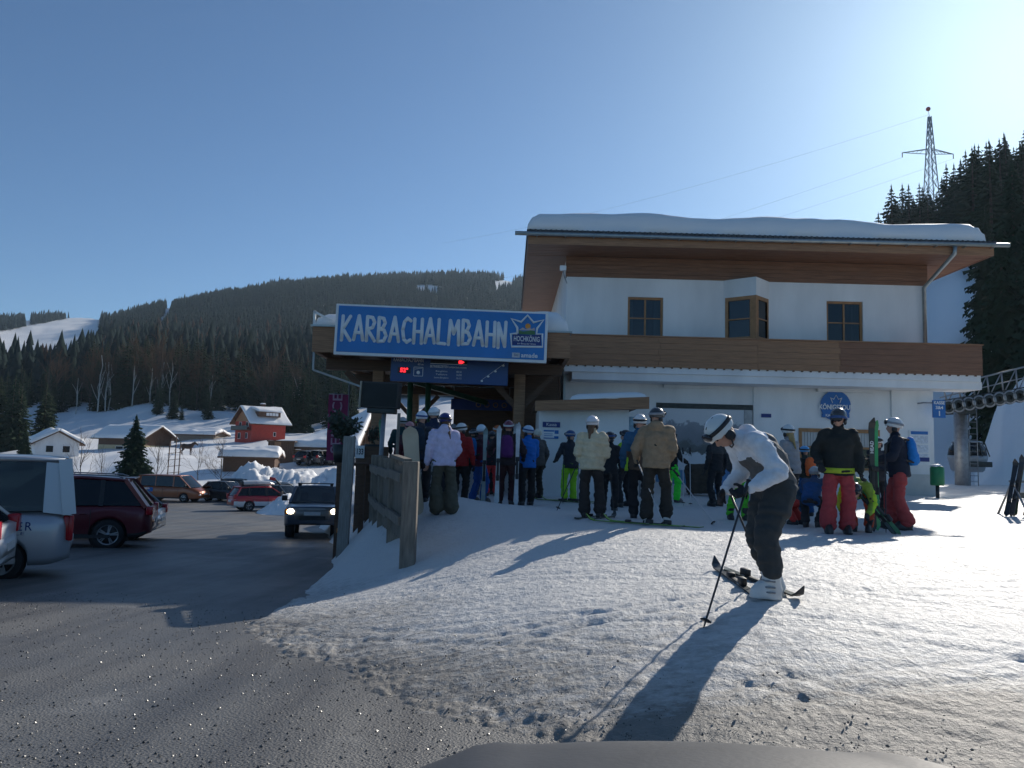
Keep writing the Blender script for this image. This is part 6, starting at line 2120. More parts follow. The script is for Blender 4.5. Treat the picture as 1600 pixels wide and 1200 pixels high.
car('silver hatchback with red tail lamp showing behind the dark red car', (sl[0], sl[1], sl[2]), rad(193), HATCH, 'car')
ol = road_spot(222, 60.0)
T5 = dict(VAN, col=(0.30, 0.075, 0.015), metal=0.2, L=4.95, W=1.9, glass='car_glass_dark', glass_f='car_glass_dark', glass_r='car_glass_dark', rim='alloy', tail=(0.7, 1.25, 0.1), top=[(0, 1.05), (0.15, 1.12), (3.7, 1.10), (4.4, 1.0), (4.85, 0.82), (4.95, 0.7)], house=((0.06, 1.12), (0.2, 1.9), (3.3, 1.9), (4.25, 1.06)), pillars=[(1.5, 0.06), (2.9, 0.1)], rear_panel=0.35)
ov = car('copper orange van with black windows parked at the back of the car park', ol, rad(-6), T5, 'van')
MB().box(0.95, 1.35, -0.962, -0.952, 0.72, 1.02).build('blue_sticker', M['blue_round'], ov)
cl = road_spot(360, 51.0)
cb = car('red and white estate car with a roof box parked by the snow pile', cl, rad(36), COMBI, 'car')
rb = MB()
etube(rb, [(0.55, -0.15, 1.72), (0.65, -0.15, 1.73), (1.5, -0.15, 1.76), (2.4, -0.15, 1.74), (2.75, -0.15, 1.68)], [0.3, 0.36, 0.4, 0.34, 0.1], [0.14, 0.19, 0.2, 0.16, 0.05], lat=(0, 1, 0))
fuse(rb, 'roof_box', [paint((0.5, 0.5, 0.5), 0.2, 0.3), M['black']], cb, 0.03, 3, color=lambda c_: 1 if (c_.x < 0.66 or c_.z < 1.66) else 0)
MB().box(0.95, 0.99, -0.6, 0.6, 1.56, 1.60).build('cross_bar', M['black'], cb)
MB().box(2.0, 2.04, -0.6, 0.6, 1.57, 1.61).build('cross_bar', M['black'], cb)
rx = P(488, 800, 25.8)[0]
pk = car('dark pickup truck driving with its headlights on and roof bars fitted', (rx - 1.05, 30.74, float(road_z(rx, 30.74))), rad(-78), PICK, 'pickup truck', group=None)
pk.rotation_euler = (0, rad(-3.0), rad(-78))
for x in (2.1, 2.8):
    MB().rbox(x - 0.02, x + 0.02, -0.62, 0.62, 1.79, 1.82, 0.01).build('roof_rack_bar', M['black'], pk)
    for sd in (-1, 1):
        MB().rbox(x - 0.05, x + 0.05, sd * 0.55 - 0.05, sd * 0.55 + 0.05, 1.69, 1.80, 0.015).build('rack_foot', M['black'], pk)
dark = [(0.03, 0.032, 0.036), (0.02, 0.03, 0.045), (0.045, 0.05, 0.055), (0.02, 0.02, 0.024), (0.05, 0.05, 0.05)]
DARK_CARS = [((322, 62), rad(-20), HATCH, 0, 'dark grey hatchback just beyond the orange van'), ((345, 66), rad(-14), COMBI, 1, 'dark blue estate parked between orange van and red estate'), ((362, 68.5), rad(-10), HATCH, 3, 'black hatchback behind the dark blue estate'),
             ((412, 58), rad(-30), HATCH, 1, 'dark blue hatchback half hidden beyond the red and white estate'), ((462, 60), rad(-160), COMBI, 2, 'dark estate car behind the small ploughed snow pile')]
for (px_, Y), rz_c, spec, ci, lb in DARK_CARS:
    sp = {k: v for k, v in spec.items() if k != 'two'}
    car(lb, road_spot(px_, Y), rz_c, dict(sp, col=dark[ci], metal=0.3), 'car')
for k in range(4):
    x = P(466 + 17 * k, 735, 84)[0]
    sp = {kk: v for kk, v in (COMBI if k % 2 else HATCH).items() if kk != 'two'}
    car(('black hatchback', 'dark grey estate', 'dark blue hatchback', 'charcoal estate')[k] + ' in front of the carport, ' + ('first', 'second', 'third', 'fourth')[k] + ' from the timber shed', (x, 84 + 0.6 * k, -1.55), rad(64), dict(sp, col=dark[(k + 3) % 5]), 'car', group='cars at the carport')

# --- the front of the car the picture is taken from
M['bonnet'] = mat('bonnet_paint', (0.07, 0.072, 0.075), 0.5, 0.2, 3, 0.05, 60, spec=0.3)
own = thing('car', 'grey car bonnet just below the windscreen with a black washer nozzle', 'car', (0.45, 0.95, -1.495), world_coords=False)
vs, fs = [], []
nx, ny = 30, 20
for j in range(ny):
    t_ = j / (ny - 1)
    y = -0.35 + 1.55 * t_
    for i in range(nx):
        v = -1 + 2 * i / (nx - 1)
        x = v * (0.86 - 0.10 * t_ ** 3)
        z = 0.86 + 0.07 * (1 - v ** 2) - 0.05 * t_ - 0.14 * t_ ** 6 - 0.10 * abs(v) ** 6 + 0.018 * math.exp(-((abs(v) - 0.62) / 0.09) ** 2)
        vs.append((x, y, z))
n = nx * ny
vs += [(x, y, z - 0.02) for x, y, z in vs]
for j in range(ny - 1):
    for i in range(nx - 1):
        a = j * nx + i
        fs += [(a, a + 1, a + nx + 1, a + nx), (n + a + nx, n + a + nx + 1, n + a + 1, n + a)]
rim = [i for i in range(nx)] + [j * nx + nx - 1 for j in range(1, ny)] + [(ny - 1) * nx + i for i in range(nx - 2, -1, -1)] + [j * nx for j in range(ny - 2, 0, -1)]
for a, b_ in zip(rim, rim[1:] + rim[:1]):
    fs.append((b_, a, n + a, n + b_))
MB().add(vs, fs, 0, True).build('bonnet', M['bonnet'], own)
MB().ell((-0.25, -0.02, 0.935), (0.022, 0.03, 0.018), 12, 8).build('washer_nozzle', M['black'], own)
fr = MB()
fr.rbox(-0.78, 0.78, 0.55, 0.95, 0.42, 0.66, 0.06)
fr.build('front_panel', M['bonnet'], own)
me = wheel_tree(0.33, 0.21, 'alloy')
for sd in (-1, 1):
    w = bpy.data.objects.new('wheel', None)
    COL.objects.link(w)
    w.parent = own
    w.location = (sd * 0.7, 0.3, 0.31)
    w.rotation_euler = (0, 0, rad(90))
    for nm, m_ in zip(('tyre', 'rim', 'brake_disc'), me):
        o = bpy.data.objects.new(nm, m_)
        COL.objects.link(o)
        o.parent = w
# ------------------------------------------------------------------ fence, posts, screens, banner at the edge of the forecourt
FENCE = [(-1.42, 11.4), (-1.82, 12.75), (-2.2, 14.1), (-2.52, 15.45), (-2.82, 16.8)]
fen = thing('wooden_fence', 'weathered grey wooden fence with pickets at the edge of the snowy forecourt', 'fence', (-2.3, 14.1, -1.3), world_coords=True)
tops = [0.0, 0.04, 0.02, 0.05, 0.06]
for i, (x, y) in enumerate(FENCE):
    zb = snow_z(x, y) - 0.15
    MB().rbox(x - 0.11, x + 0.11, y - 0.10, y + 0.10, zb, -0.12 + tops[i], 0.012, smooth=False).build('post', M['wood_grey'], fen)
for i in range(len(FENCE) - 1):
    a, b_ = Vector((*FENCE[i], 0)), Vector((*FENCE[i + 1], 0))
    for zc, hgt in ((-0.36, 0.13), (-0.98, 0.13)):
        p, q = a + Vector((-0.13, 0, zc)), b_ + Vector((-0.13, 0, zc + 0.04))
        MB().beam(p + (q - p) * 0.0, q, 0.06, hgt).build('rail', M['wood_grey'], fen)
    npk = 18
    for k in range(npk):
        f = (k + 0.7) / (npk + 0.4)
        p = a + (b_ - a) * f
        d = (b_ - a).normalized()
        p = p + Vector((-0.045, 0, 0))
        MB().beam(p - d * 0.031 + Vector((0, 0, -0.70 - 0.02 * (k % 3))), p + d * 0.031 + Vector((0, 0, -0.70 - 0.02 * (k % 3))), 0.022, 1.08).build('picket', M['wood_grey'], fen)
a, b_ = Vector((*FENCE[0], -0.16)), Vector((*FENCE[1], -0.10))
MB().beam(a + Vector((-0.05, 0.02, 0.05)), b_ + Vector((-0.05, 0, 0.05)), 0.12, 0.05).build('top_rail', M['wood_grey'], fen)
# tall pale post beside the road
q = P(535, 850, 17)
bp_ = thing('wooden_post', 'tall pale grey wooden post at the road edge in front of the pickup', 'post', (q[0], 17, float(road_z(q[0], 17))))
bp_.rotation_euler = (0, rad(1.2), 0)
MB().rbox(-0.12, 0.12, -0.07, 0.07, -0.2, 2.68, 0.012, smooth=False).build('timber', mat('pale_timber', (0.30, 0.28, 0.25), 0.7, 0.25, 5, 0.3, 30, stretch=(6, 6, 0.6)), bp_)
for z in (0.6, 1.4, 2.2):
    MB().ell((0.06, -0.072, z), (0.012, 0.01, 0.012), 8, 6).build('bolt', M['steel'], bp_)
MB().rbox(-0.145, -0.122, -0.03, 0.03, 0.62, 0.72, 0.006).build('reflector', M['amber'], bp_)

# screen box on a pole
q0, q1 = P(559, 597, 18.5), P(619, 637, 18.5)
cxs, czs = (q0[0] + q1[0]) / 2, (q0[2] + q1[2]) / 2
tv = thing('outdoor_screen', 'large dark screen in a housing on a steel pole under the canopy corner', 'screen', (cxs, 18.6, -1.2))
tv.rotation_euler = (0, rad(2), rad(-14))
hw_, hh_ = (q1[0] - q0[0]) / 2, (q0[2] - q1[2]) / 2 + 0.02
zc = czs + 1.2
MB().rbox(-hw_, hw_, -0.10, 0.12, zc - hh_, zc + hh_, 0.015, smooth=False).build('housing', M['black'], tv)
MB().rbox(-hw_ - 0.012, -hw_ + 0.0, -0.18, 0.16, zc - hh_, zc + hh_, 0.004, smooth=False).build('side_panel', mat('cream_panel', (0.55, 0.5, 0.4), 0.6), tv)
MB().box(-hw_ + 0.05, hw_ - 0.03, -0.107, -0.1005, zc - hh_ + 0.04, zc + hh_ - 0.04).build('display', M['screen'], tv)
MB().tube([(0.1, 0.02, -0.2), (0.1, 0.02, zc - hh_)], 0.055, 10).build('pole', M['steel'], tv)
MB().rbox(-0.3, 0.4, -0.08, 0.1, zc - hh_ - 0.12, zc - hh_ - 0.002, 0.01).build('bracket', M['steel_dark'], tv)
# slender second pole
q = P(620, 700, 17.0)
sp_ = tag(MB().tube([(0, 0, -0.3), (0.02, 0, 1.95)], 0.035, 8).build('marker_pole', M['wood_grey'], loc=(q[0], 17.0, -1.1)), 'slender grey pole rising behind the fence posts', 'pole')
# dark boarded hut front behind the tall post with its sign
q = P(575, 700, 19.5)
hut = thing('service_hut', 'dark boarded hut front beneath the screen with a small white notice', 'hut', (q[0] - 0.05, 19.7, -2.4), world_coords=True)
x0, x1 = P(556, 720, 19.5)[0], P(606, 720, 19.5)[0]
for k in range(11):
    z0 = -2.5 + k * 0.24
    MB().box(x0, x1, 19.5 + 0.01 * (k % 2), 19.6, z0, z0 + 0.235).build('board', M['wood_dark'], hut)
    MB().box(x0 + 0.001, x0 + 0.08, 19.605, 22.5, z0, z0 + 0.235).build('board', M['wood_dark'], hut)
p0, p1 = P(555, 696, 19.4), P(568, 716, 19.4)
MB().box(p0[0], p1[0], 19.455, 19.495, p1[2], p0[2]).build('notice', M['white'], hut)
letter('133', 0.2, M['black'], hut, ((p0[0] + p1[0]) / 2 - hut.location.x, 19.45 - 19.7, (p0[2] + p1[2]) / 2 - hut.location.z), depth=0.006, bold=0.004, fit=0.16)

# SERVICE banner
BYD = 24.0
q0, q1 = P(514, 616, BYD), P(540, 720, BYD)
ban = thing('service_banner', 'magenta vertical banner with pale SERVICE lettering on a pole', 'banner', (q1[0], BYD, float(road_z(q1[0], BYD))))
zt = q0[2] - ban.location.z
zb = q1[2] - ban.location.z
bwid = q1[0] - q0[0]
vs, fs = [], []
nz_b, nx_b = 24, 6
for lay in (0, 1):
    for j in range(nz_b):
        for i in range(nx_b):
            vs.append((-bwid + bwid * i / (nx_b - 1), 0.035 * math.sin(j * 0.55 + i * 0.8) * (1 - i / (nx_b - 1)) + lay * 0.006, zb + (zt - zb) * j / (nz_b - 1)))
n = nz_b * nx_b
for j in range(nz_b - 1):
    for i in range(nx_b - 1):
        a = j * nx_b + i
        fs += [(a, a + 1, a + nx_b + 1, a + nx_b), (n + a + nx_b, n + a + nx_b + 1, n + a + 1, n + a)]
MB().add(vs, fs, 0, True).build('cloth', M['magenta'], ban)
MB().tube([(0.02, 0.01, -0.1), (0.02, 0.01, zt + 0.35)], 0.025, 8).build('pole', M['steel'], ban)
MB().tube([(0.02, 0.01, zt + 0.01), (-bwid, 0.01, zt + 0.01)], 0.014, 6).build('arm', M['steel'], ban)
letter('SERVICE', 0.42, mat('pink_print', (0.42, 0.25, 0.33), 0.8), ban, (-bwid / 2, -0.055, (zt + zb) / 2 + 0.12), rot=(math.pi / 2, -math.pi / 2, 0), depth=0.006, fit=(zt - zb) * 0.9, bold=0.004)


# planted bushes by the post
def leaf_bush(label, loc, R, H, nl, seed, leaf=(0.05, 0.018), col=(0.035, 0.05, 0.03)):
    rs_ = random.Random(seed)
    t = thing('potted_shrub', label, 'shrub', loc)
    st = MB()
    lv = MB()
    for k in range(11):
        a = rs_.uniform(0, 6.28)
        tip = Vector((math.cos(a) * R * rs_.uniform(0.4, 1), math.sin(a) * R * rs_.uniform(0.4, 1), H * rs_.uniform(0.6, 1.0)))
        st.tube([(0, 0, 0), tip * 0.5 + Vector((0, 0, H * 0.1)), tip], [0.012, 0.008, 0.003], 5)
        for _ in range(nl // 11):
            f = rs_.uniform(0.3, 1.05)
            p = tip * f + Vector((rs_.gauss(0, 0.05), rs_.gauss(0, 0.05), rs_.gauss(0, 0.05)))
            d = Vector((rs_.gauss(0, 1), rs_.gauss(0, 1), rs_.gauss(0.4, 1))).normalized()
            s = d.orthogonal().normalized()
            l_ = leaf[0] * rs_.uniform(0.7, 1.5)
            lv.add([p, p + d * l_ * 0.5 + s * leaf[1], p + d * l_, p + d * l_ * 0.5 - s * leaf[1]], [(0, 1, 2, 3)])
    st.build('stem', M['wood_dark'], t)
    stuff(lv.build('foliage', mat('shrub_leaf_%d' % seed, col, 0.5, 0.4, 9), t))
    MB().lathe([(0.0, -0.42), (0.17, -0.42), (0.22, -0.02), (0.2, -0.02), (0.19, -0.08), (0, -0.08)], (0, 0, 0), 18).build('pot', M['steel_dark'], t)
    return t


q = P(535, 693, 17.6)
leaf_bush('dark leafy shrub rising behind the tall pale post', tuple(q), 0.32, 0.62, 520, 3, (0.12, 0.035))
q = P(582, 693, 21.0)
leaf_bush('small dark shrub beside the steel pole of the screen', tuple(q), 0.2, 0.45, 260, 4, (0.08, 0.02))
MB_tbl = thing('plant_table', 'dark shelf carrying the potted shrubs behind the tall post', 'shelf', (P(560, 720, 18.2)[0], 18.2, -1.9), world_coords=True)
xa, xb = P(528, 710, 17.6)[0], P(592, 710, 19)[0]
zz_ = P(535, 693, 17.6)[2] - 0.425
MB().box(xa, xb, 17.35, 18.3, zz_ - 0.06, zz_).build('board', M['wood_dark'], MB_tbl)
for x in (xa + 0.08, xb - 0.08):
    MB().box(x - 0.05, x + 0.05, 17.4, 17.5, -2.5, zz_ - 0.061).build('leg', M['wood_dark'], MB_tbl)
    MB().box(x - 0.05, x + 0.05, 18.15, 18.25, -2.5, zz_ - 0.061).build('leg', M['wood_dark'], MB_tbl)
# a single short ski propped at the canopy post
q0, q1 = P(604, 700, 20.5), P(595, 655, 20.6)
ski('short green patterned ski propped against the canopy post', (q0[0], q0[1], gz(q0[0], q0[1])), tuple(q1), (0.15, 0.35, 0.22), up=(0, -1, 0.1), group='upright skis', width=0.12)

# ------------------------------------------------------------------ bin, covered table, ski rack, lift pylon, gondola
q = P(1465, 770, 26.5)
bn = thing('litter_bin', 'green litter bin on a short post at the building corner', 'bin', (q[0], 26.5, gz(q[0], 26.5)))
MB().lathe([(0.0, 0.42), (0.2, 0.42), (0.22, 0.46), (0.22, 1.0), (0.17, 1.06), (0.0, 1.07)], (0, 0, 0), 20).build('barrel', mat('green_bin', (0.02, 0.2, 0.07), 0.4), bn)
MB().tube([(0, 0.0, -0.1), (0, 0.0, 0.43)], 0.06, 8).build('post', M['steel_dark'], bn)
snow_cap('snow', -0.16, 0.16, -0.16, 0.16, lambda x, y: 1.05 + 0 * x, 0.07, bn, nx=10, ny=10, edge=0.12, origin=(0, 0, 0))
q = P(1095, 775, 23.6)
ctb = thing('covered_table', 'rounded dark brown covered table before the mountain mural', 'table', (q[0], 23.6, gz(q[0], 23.6)))
cm = MB()
etube(cm, [(0, 0, 0.06), (0, 0, 0.5), (0, 0, 0.8), (0, 0, 0.93)], [0.44, 0.46, 0.5, 0.40], [0.36, 0.37, 0.38, 0.3])
fuse(cm, 'cover', mat('brown_cover', (0.06, 0.048, 0.035), 0.85, 0.3, 6), ctb, 0.03, 4, 0.03, 5, 3)
for sx_ in (-0.3, 0.3):
    for sy_ in (-0.2, 0.2):
        MB().box(sx_ - 0.03, sx_ + 0.03, sy_ - 0.03, sy_ + 0.03, -0.05, 0.3).build('leg', M['wood_dark'], ctb)
q = P(1120, 700, 23.0)
bpn = thing('advertising_banner', 'blue printed banner on a white pole before the mountain mural', 'banner', (q[0], 23.0, gz(q[0], 23.0)))
MB().tube([(-0.1, 0, -0.1), (-0.1, 0, 1.95)], 0.03, 8).build('pole', M['white'], bpn)
MB().box(-0.05, 0.75, -0.02, 0.02, 0.1, 0.85).build('panel', mat('blue_banner', (0.08, 0.2, 0.38), 0.6, 0.4, 5), bpn)

rk = thing('ski_rack', 'steel ski rack on the snow crowded with dark skis and bindings', 'rack', tuple(stand(1600, 17.2)), rad(8))
for sx_ in (-0.28, 1.5):
    MB().tube([(sx_, 0.45, 0), (sx_, 0, 0.75), (sx_, -0.45, 0)], 0.025, 8).build('frame', M['steel'], rk)
MB().tube([(-0.35, 0, 0.75), (1.6, 0, 0.75)], 0.025, 8).build('rail', M['steel'], rk)
MB().box(-0.3, 1.5, -0.14, -0.1, 0.40, 0.52).build('shelf', M['wood_grey'], rk)
rx_, ry_, rz0 = rk.location
names = ['black ski', 'dark grey ski', 'dark green ski', 'black ski with pale stripe', 'charcoal ski']
for k in range(9):
    xx = rx_ - 0.62 + 0.13 * k + 0.02 * (k % 2)
    yy = ry_ - 0.34 + 0.07 * (k % 3)
    ski(names[k % 5] + ' leaning in the ski rack, ' + ('first', 'second', 'third', 'fourth', 'fifth', 'sixth', 'seventh', 'eighth', 'ninth')[k] + ' from its outer frame', (xx, yy, gz(xx, yy) - 0.01), (xx + 0.45 + 0.05 * math.sin(k * 2.1), yy + 0.30, gz(xx, yy) + 1.18 + 0.1 * math.sin(k * 1.7)), [(0.02, 0.022, 0.024), (0.05, 0.055, 0.06), (0.03, 0.07, 0.03), (0.03, 0.03, 0.03), (0.04, 0.04, 0.045)][k % 5], up=(-0.7, -0.6, 0.3), group='skis in the rack', width=0.12)

# lift pylon
LY = 40.0
q = P(1503, 735, LY)
pyl = thing('lift_pylon', 'grey steel gondola lift pylon with a long row of rope sheaves', 'pylon', (q[0], LY, -1.6), world_coords=True)
px0 = q[0]
zt = P(1503, 640, LY)[2]
MB().tube([(px0, LY, -2.0), (px0, LY, zt)], [0.34, 0.31], 20).build('mast', M['steel'], pyl)
A0, A1 = P(1470, 638, LY - 0.9), P(1640, 611, LY - 0.9)
av, bv = Vector(A0), Vector(A1)
MB().beam(av, bv, 0.35, 0.55).build('sheave_beam', M['steel_dark'], pyl)
d = (bv - av)
for k in range(11):
    c_ = av + d * (0.03 + 0.093 * k) + Vector((0, -0.34, 0.02))
    sw = MB().lathe([(0.14, -0.05), (0.34, -0.06), (0.36, 0), (0.34, 0.06), (0.14, 0.05), (0.14, -0.05)], (c_.x, c_.y, c_.z), 22, axis=1).build('sheave', M['steel_dark'], pyl)
    MB().lathe([(0.27, -0.075), (0.345, -0.075), (0.345, -0.062), (0.27, -0.062)], (c_.x, c_.y, c_.z), 22, axis=1).build('sheave_rim', M['steel'], sw, origin=pyl['_o'])
up_ = Vector((0, 0, 1.1))
r0, r1 = av + Vector((-0.2, 0.2, 1.0)), bv + Vector((0, 0.2, 1.5))
MB().tube([r0 + d * 0.05, r1], 0.045, 6).build('walkway_rail', M['steel'], pyl)
MB().tube([r0 + d * 0.05 + Vector((0, 0, -0.5)), r1 + Vector((0, 0, -0.55))], 0.03, 6).build('walkway_rail', M['steel'], pyl)
for k in range(8):
    f = 0.08 + 0.13 * k
    MB().tube([av + d * f + Vector((0, 0.2, 0.2)), r0 + (r1 - r0) * f], 0.04, 6).build('rail_post', M['steel'], pyl)
    if k < 7:
        MB().tube([av + d * f + Vector((0, 0.2, 0.2)), r0 + (r1 - r0) * (f + 0.13)], 0.028, 6).build('rail_brace', M['steel'], pyl)
MB().beam((px0, LY - 0.9, zt), (px0, LY + 2.8, zt + 0.1), 0.5, 0.5).build('cross_arm', M['steel_dark'], pyl)
ld = MB()
lx = px0 + 0.5
for k in range(16):
    ld.tube([(lx - 0.2, LY - 0.2, -1.0 + k * 0.3), (lx + 0.2, LY - 0.2, -1.0 + k * 0.3)], 0.015, 5)
stuff(ld.build('ladder_rungs', M['steel'], pyl))
for s_ in (-0.2, 0.2):
    MB().tube([(lx + s_, LY - 0.2, -1.5), (lx + s_, LY - 0.2, 3.6)], 0.022, 6).build('ladder_rail', M['steel'], pyl)
rope = MB()
rope.tube([av - d * 0.6 + Vector((0, -0.34, 0.25)), av + Vector((0, -0.34, 0.38)), bv + Vector((0, -0.34, 0.38)), bv + d * 1.5 + Vector((0, 4, 5))], 0.03, 6)
tag(rope.build('haul_rope', M['steel_dark'], origin=(av.x, av.y, av.z)), 'thick steel haul rope running over the pylon sheaves', 'rope')
# gondola cabin
GYD = 46.0
q0, q1 = P(1482, 688, GYD), P(1541, 738, GYD)
gc = thing('gondola_cabin', 'grey gondola cabin with dark windows passing behind the lift pylon', 'gondola', ((q0[0] + q1[0]) / 2, GYD, q1[2]))
gh = q0[2] - q1[2]
gw = (q1[0] - q0[0]) / 2
cbm = MB()
etube(cbm, [(0, 0, 0.0), (0, 0, 0.12), (0, 0, 0.75), (0, 0, gh * 0.52)], [gw * 0.7, gw * 0.82, gw * 0.98, gw], [0.75, 0.82, 0.93, 0.95], n=24)
cbm.build('lower_shell', mat('gondola_grey', (0.32, 0.34, 0.36), 0.35, 0.1, 3, metal=0.3), gc)
cbm = MB()
etube(cbm, [(0, 0, gh * 0.525), (0, 0, gh * 0.75), (0, 0, gh * 0.93)], [gw * 0.985, gw * 0.9, gw * 0.74], [0.93, 0.88, 0.72], n=24)
cbm.build('window_band', M['car_glass_dark'], gc)
cbm = MB()
etube(cbm, [(0, 0, gh * 0.932), (0, 0, gh * 0.98), (0, 0, gh)], [gw * 0.76, gw * 0.74, gw * 0.5], [0.74, 0.7, 0.5], n=24)
cbm.build('cabin_roof', bpy.data.materials['gondola_grey'], gc)
for s_ in (-1, -0.33, 0.33, 1):
    MB().beam((s_ * gw * 0.93, -0.5 if abs(s_) == 1 else -0.93, gh * 0.5), (s_ * gw * 0.72, -0.4 if abs(s_) == 1 else -0.74, gh * 0.95), 0.06, 0.06).build('window_post', M['steel_dark'], gc)
MB().tube([(0, 0, gh), (0, 0, gh + 0.7), (0, -0.3, gh + 1.4), (0, -0.3, gh + 2.6)], 0.05, 8).build('hanger', M['steel'], gc)
MB().rbox(-gw * 0.75, gw * 0.75, -1.08, -0.95, 0.3, 0.6, 0.03).build('ski_holder', M['steel_dark'], gc)
# ------------------------------------------------------------------ snow piles
def pile(name, px0, px1, Y0, Y1, hfun, zbase, seed, nx=90, ny=26, m=None, rough=1.0):
    u0, u1 = (px0 - 800) / FPX, (px1 - 800) / FPX
    uu, yy = np.meshgrid(np.linspace(u0, u1, nx), np.linspace(Y0, Y1, ny))
    xx = uu * yy
    sx_ = np.linspace(0, 1, nx)[None, :].repeat(ny, 0)
    sy_ = np.linspace(0, 1, ny)[:, None].repeat(nx, 1)
    env = np.sin(math.pi * sy_) ** 0.7
    h = hfun(sx_, sy_) * env
    lump = 1 + rough * 0.45 * fbm(xx * 0.9, yy * 0.9, 4, seed) + rough * 0.25 * np.abs(fbm(xx * 2.6, yy * 2.6, 3, seed + 4))
    z = zbase(xx, yy) - 0.12 + h * np.clip(lump, 0.2, 2)
    return struct(grid_mesh(name, xx, yy, z, m or M['snow_soft']))


pile('snow_bank', 318, 560, 63.5, 73, lambda s, t: np.interp(s, [0, 0.12, 0.35, 0.45, 0.6, 1], [0.1, 1.0, 2.6, 2.3, 2.1, 2.4]), lambda x, y: road_z(x, y), 90)
pile('snow_bank', 80, 345, 66.5, 74, lambda s, t: np.interp(s, [0, 0.2, 1], [0.5, 0.8, 0.4]), lambda x, y: road_z(x, y) + (y - 66) * 0.12, 91)
pile('snow_bank', 408, 480, 47, 53.5, lambda s, t: np.interp(s, [0, 0.3, 0.7, 1], [0.05, 0.6, 1.3, 1.2]), lambda x, y: road_z(x, y), 92)
pile('snow_bank', 1522, 1900, 47, 66, lambda s, t: np.interp(s, [0, 0.04, 0.12, 0.3, 1], [0.2, 2.6, 6.2, 8.4, 9.5]), lambda x, y: terrain_z(x, y), 93, nx=110, rough=0.18)


# ------------------------------------------------------------------ houses beyond the car park
def house(label, loc, rz, Lx, Dy, hw, hr, wall_m, oh=0.7, snow=0.35, name='house', low_m=None, low_h=0.0, group='houses beyond the car park', windows=(), gable_windows=(), gable_m=None, ridge_x=True, cat='house'):
    """ridge along local X; the front long side faces -Y, the left gable faces -X"""
    t = thing(name, label, cat, loc, rz, group)
    a, b_ = Lx / 2, Dy / 2
    MB().prism([(-a, -b_, -2.5), (-a, b_, -2.5), (-a, b_, hw), (-a, 0, hr - 0.02), (-a, -b_, hw)], (Lx, 0, 0)).build('wall', wall_m, t)
    if low_m:
        MB().box(-a - 0.03, a + 0.03, -b_ - 0.03, b_ + 0.03, -2.5, low_h).build('lower_wall', low_m, t)
    if gable_m:
        MB().prism([(-a - 0.05, -b_ * 0.98, hw - 0.1), (-a - 0.05, b_ * 0.98, hw - 0.1), (-a - 0.05, 0, hr - 0.1)], (0.045, 0, 0)).build('gable_boards', gable_m, t)
    sl = (hr - hw) / b_
    for sd in (-1, 1):
        e = sd * (b_ + oh)
        ze = hw - sl * oh
        MB().prism([(-a - oh, 0, hr), (-a - oh, e, ze), (-a - oh, e, ze + 0.18), (-a - oh, 0, hr + 0.18)], (Lx + 2 * oh, 0, 0)).build('roof', M['wood_dark'], t)
        if snow:
            y0, y1 = (e, -0.02) if sd < 0 else (0.02, e)
            snow_cap('roof_snow', -a - oh, a + oh, y0, y1, lambda x, y: hr + 0.19 - sl * np.abs(y), snow, t, nx=40, ny=14, edge=0.45, amp=0.3, seed=int(abs(loc[0])) % 7, origin=(0, 0, 0))
    for x0, x1, z0, z1 in windows:
        w = MB().box(x0 - 0.08, x1 + 0.08, -b_ - 0.05, -b_ + 0.02, z0 - 0.08, z1 + 0.08).build('window', M['white'], t)
        MB().box(x0, x1, -b_ - 0.065, -b_ - 0.0505, z0, z1).build('pane', M['screen'], w, origin=(0, 0, 0))
    for y0, y1, z0, z1 in gable_windows:
        w = MB().box(-a - 0.09, -a + 0.02, y0 - 0.08, y1 + 0.08, z0 - 0.08, z1 + 0.08).build('window', M['white'], t)
        MB().box(-a - 0.105, -a - 0.0905, y0, y1, z0, z1).build('pane', M['screen'], w, origin=(0, 0, 0))
    return t


M['red_wall'] = mat('red_render', (0.42, 0.055, 0.04), 0.85, 0.12, 2)
M['cream_wall'] = mat('cream_render', (0.5, 0.43, 0.27), 0.85, 0.12, 2)
q = P(403, 688, 130)
rh = house('red gabled house with snowy roof, grey balcony and wide dormer', (q[0], 131, q[2]), rad(46), 8.2, 7.4, 4.2, 7.3, M['red_wall'], 1.0, 0.4, gable_windows=((-2.0, -1.2, 0.4, 1.5), (1.2, 2.2, 0.3, 1.5), (-2.2, -1.3, 2.9, 3.9), (0.9, 1.8, 2.9, 3.9)), gable_m=M['wood'], windows=((1.2, 1.7, 1.0, 1.8),))
MB().box(-5.2, -4.11, -3.7, 3.7, 2.1, 2.25).build('balcony_floor', M['wood_dark'], rh)
for k in range(24):
    y = -3.65 + k * 0.305
    MB().box(-5.2, -5.16, y, y + 0.28, 2.252, 3.1).build('balcony_board', mat('grey_green_board', (0.1, 0.12, 0.11), 0.7) if k == 0 else bpy.data.materials['grey_green_board'], rh)
do = MB().prism([(-2.6, -3.9, 5.2), (2.6, -3.9, 5.2), (2.6, -3.9, 6.3), (-2.6, -3.9, 6.3)], (0, 3.6, 0)).build('dormer', M['wood_dark'], rh)
for k in range(4):
    MB().box(-0.9 + k * 0.75, -0.25 + k * 0.75, -3.96, -3.905, 5.45, 6.1).build('window', M['white'], do, origin=(0, 0, 0))
snow_cap('dormer_snow', -3.0, 3.0, -4.3, -0.2, lambda x, y: 6.31 + (y + 4.3) * 0.24, 0.4, rh, nx=30, ny=12, edge=0.4, seed=6, origin=(0, 0, 0))
ch = MB().box(-0.2, 0.6, -0.6, 0.2, 6.8, 8.15).build('chimney', M['wood_dark'], rh)
snow_cap('chimney_snow', -0.25, 0.65, -0.65, 0.25, lambda x, y: 8.16 + 0 * x, 0.22, ch, nx=10, ny=10, edge=0.2, origin=(0, 0, 0))
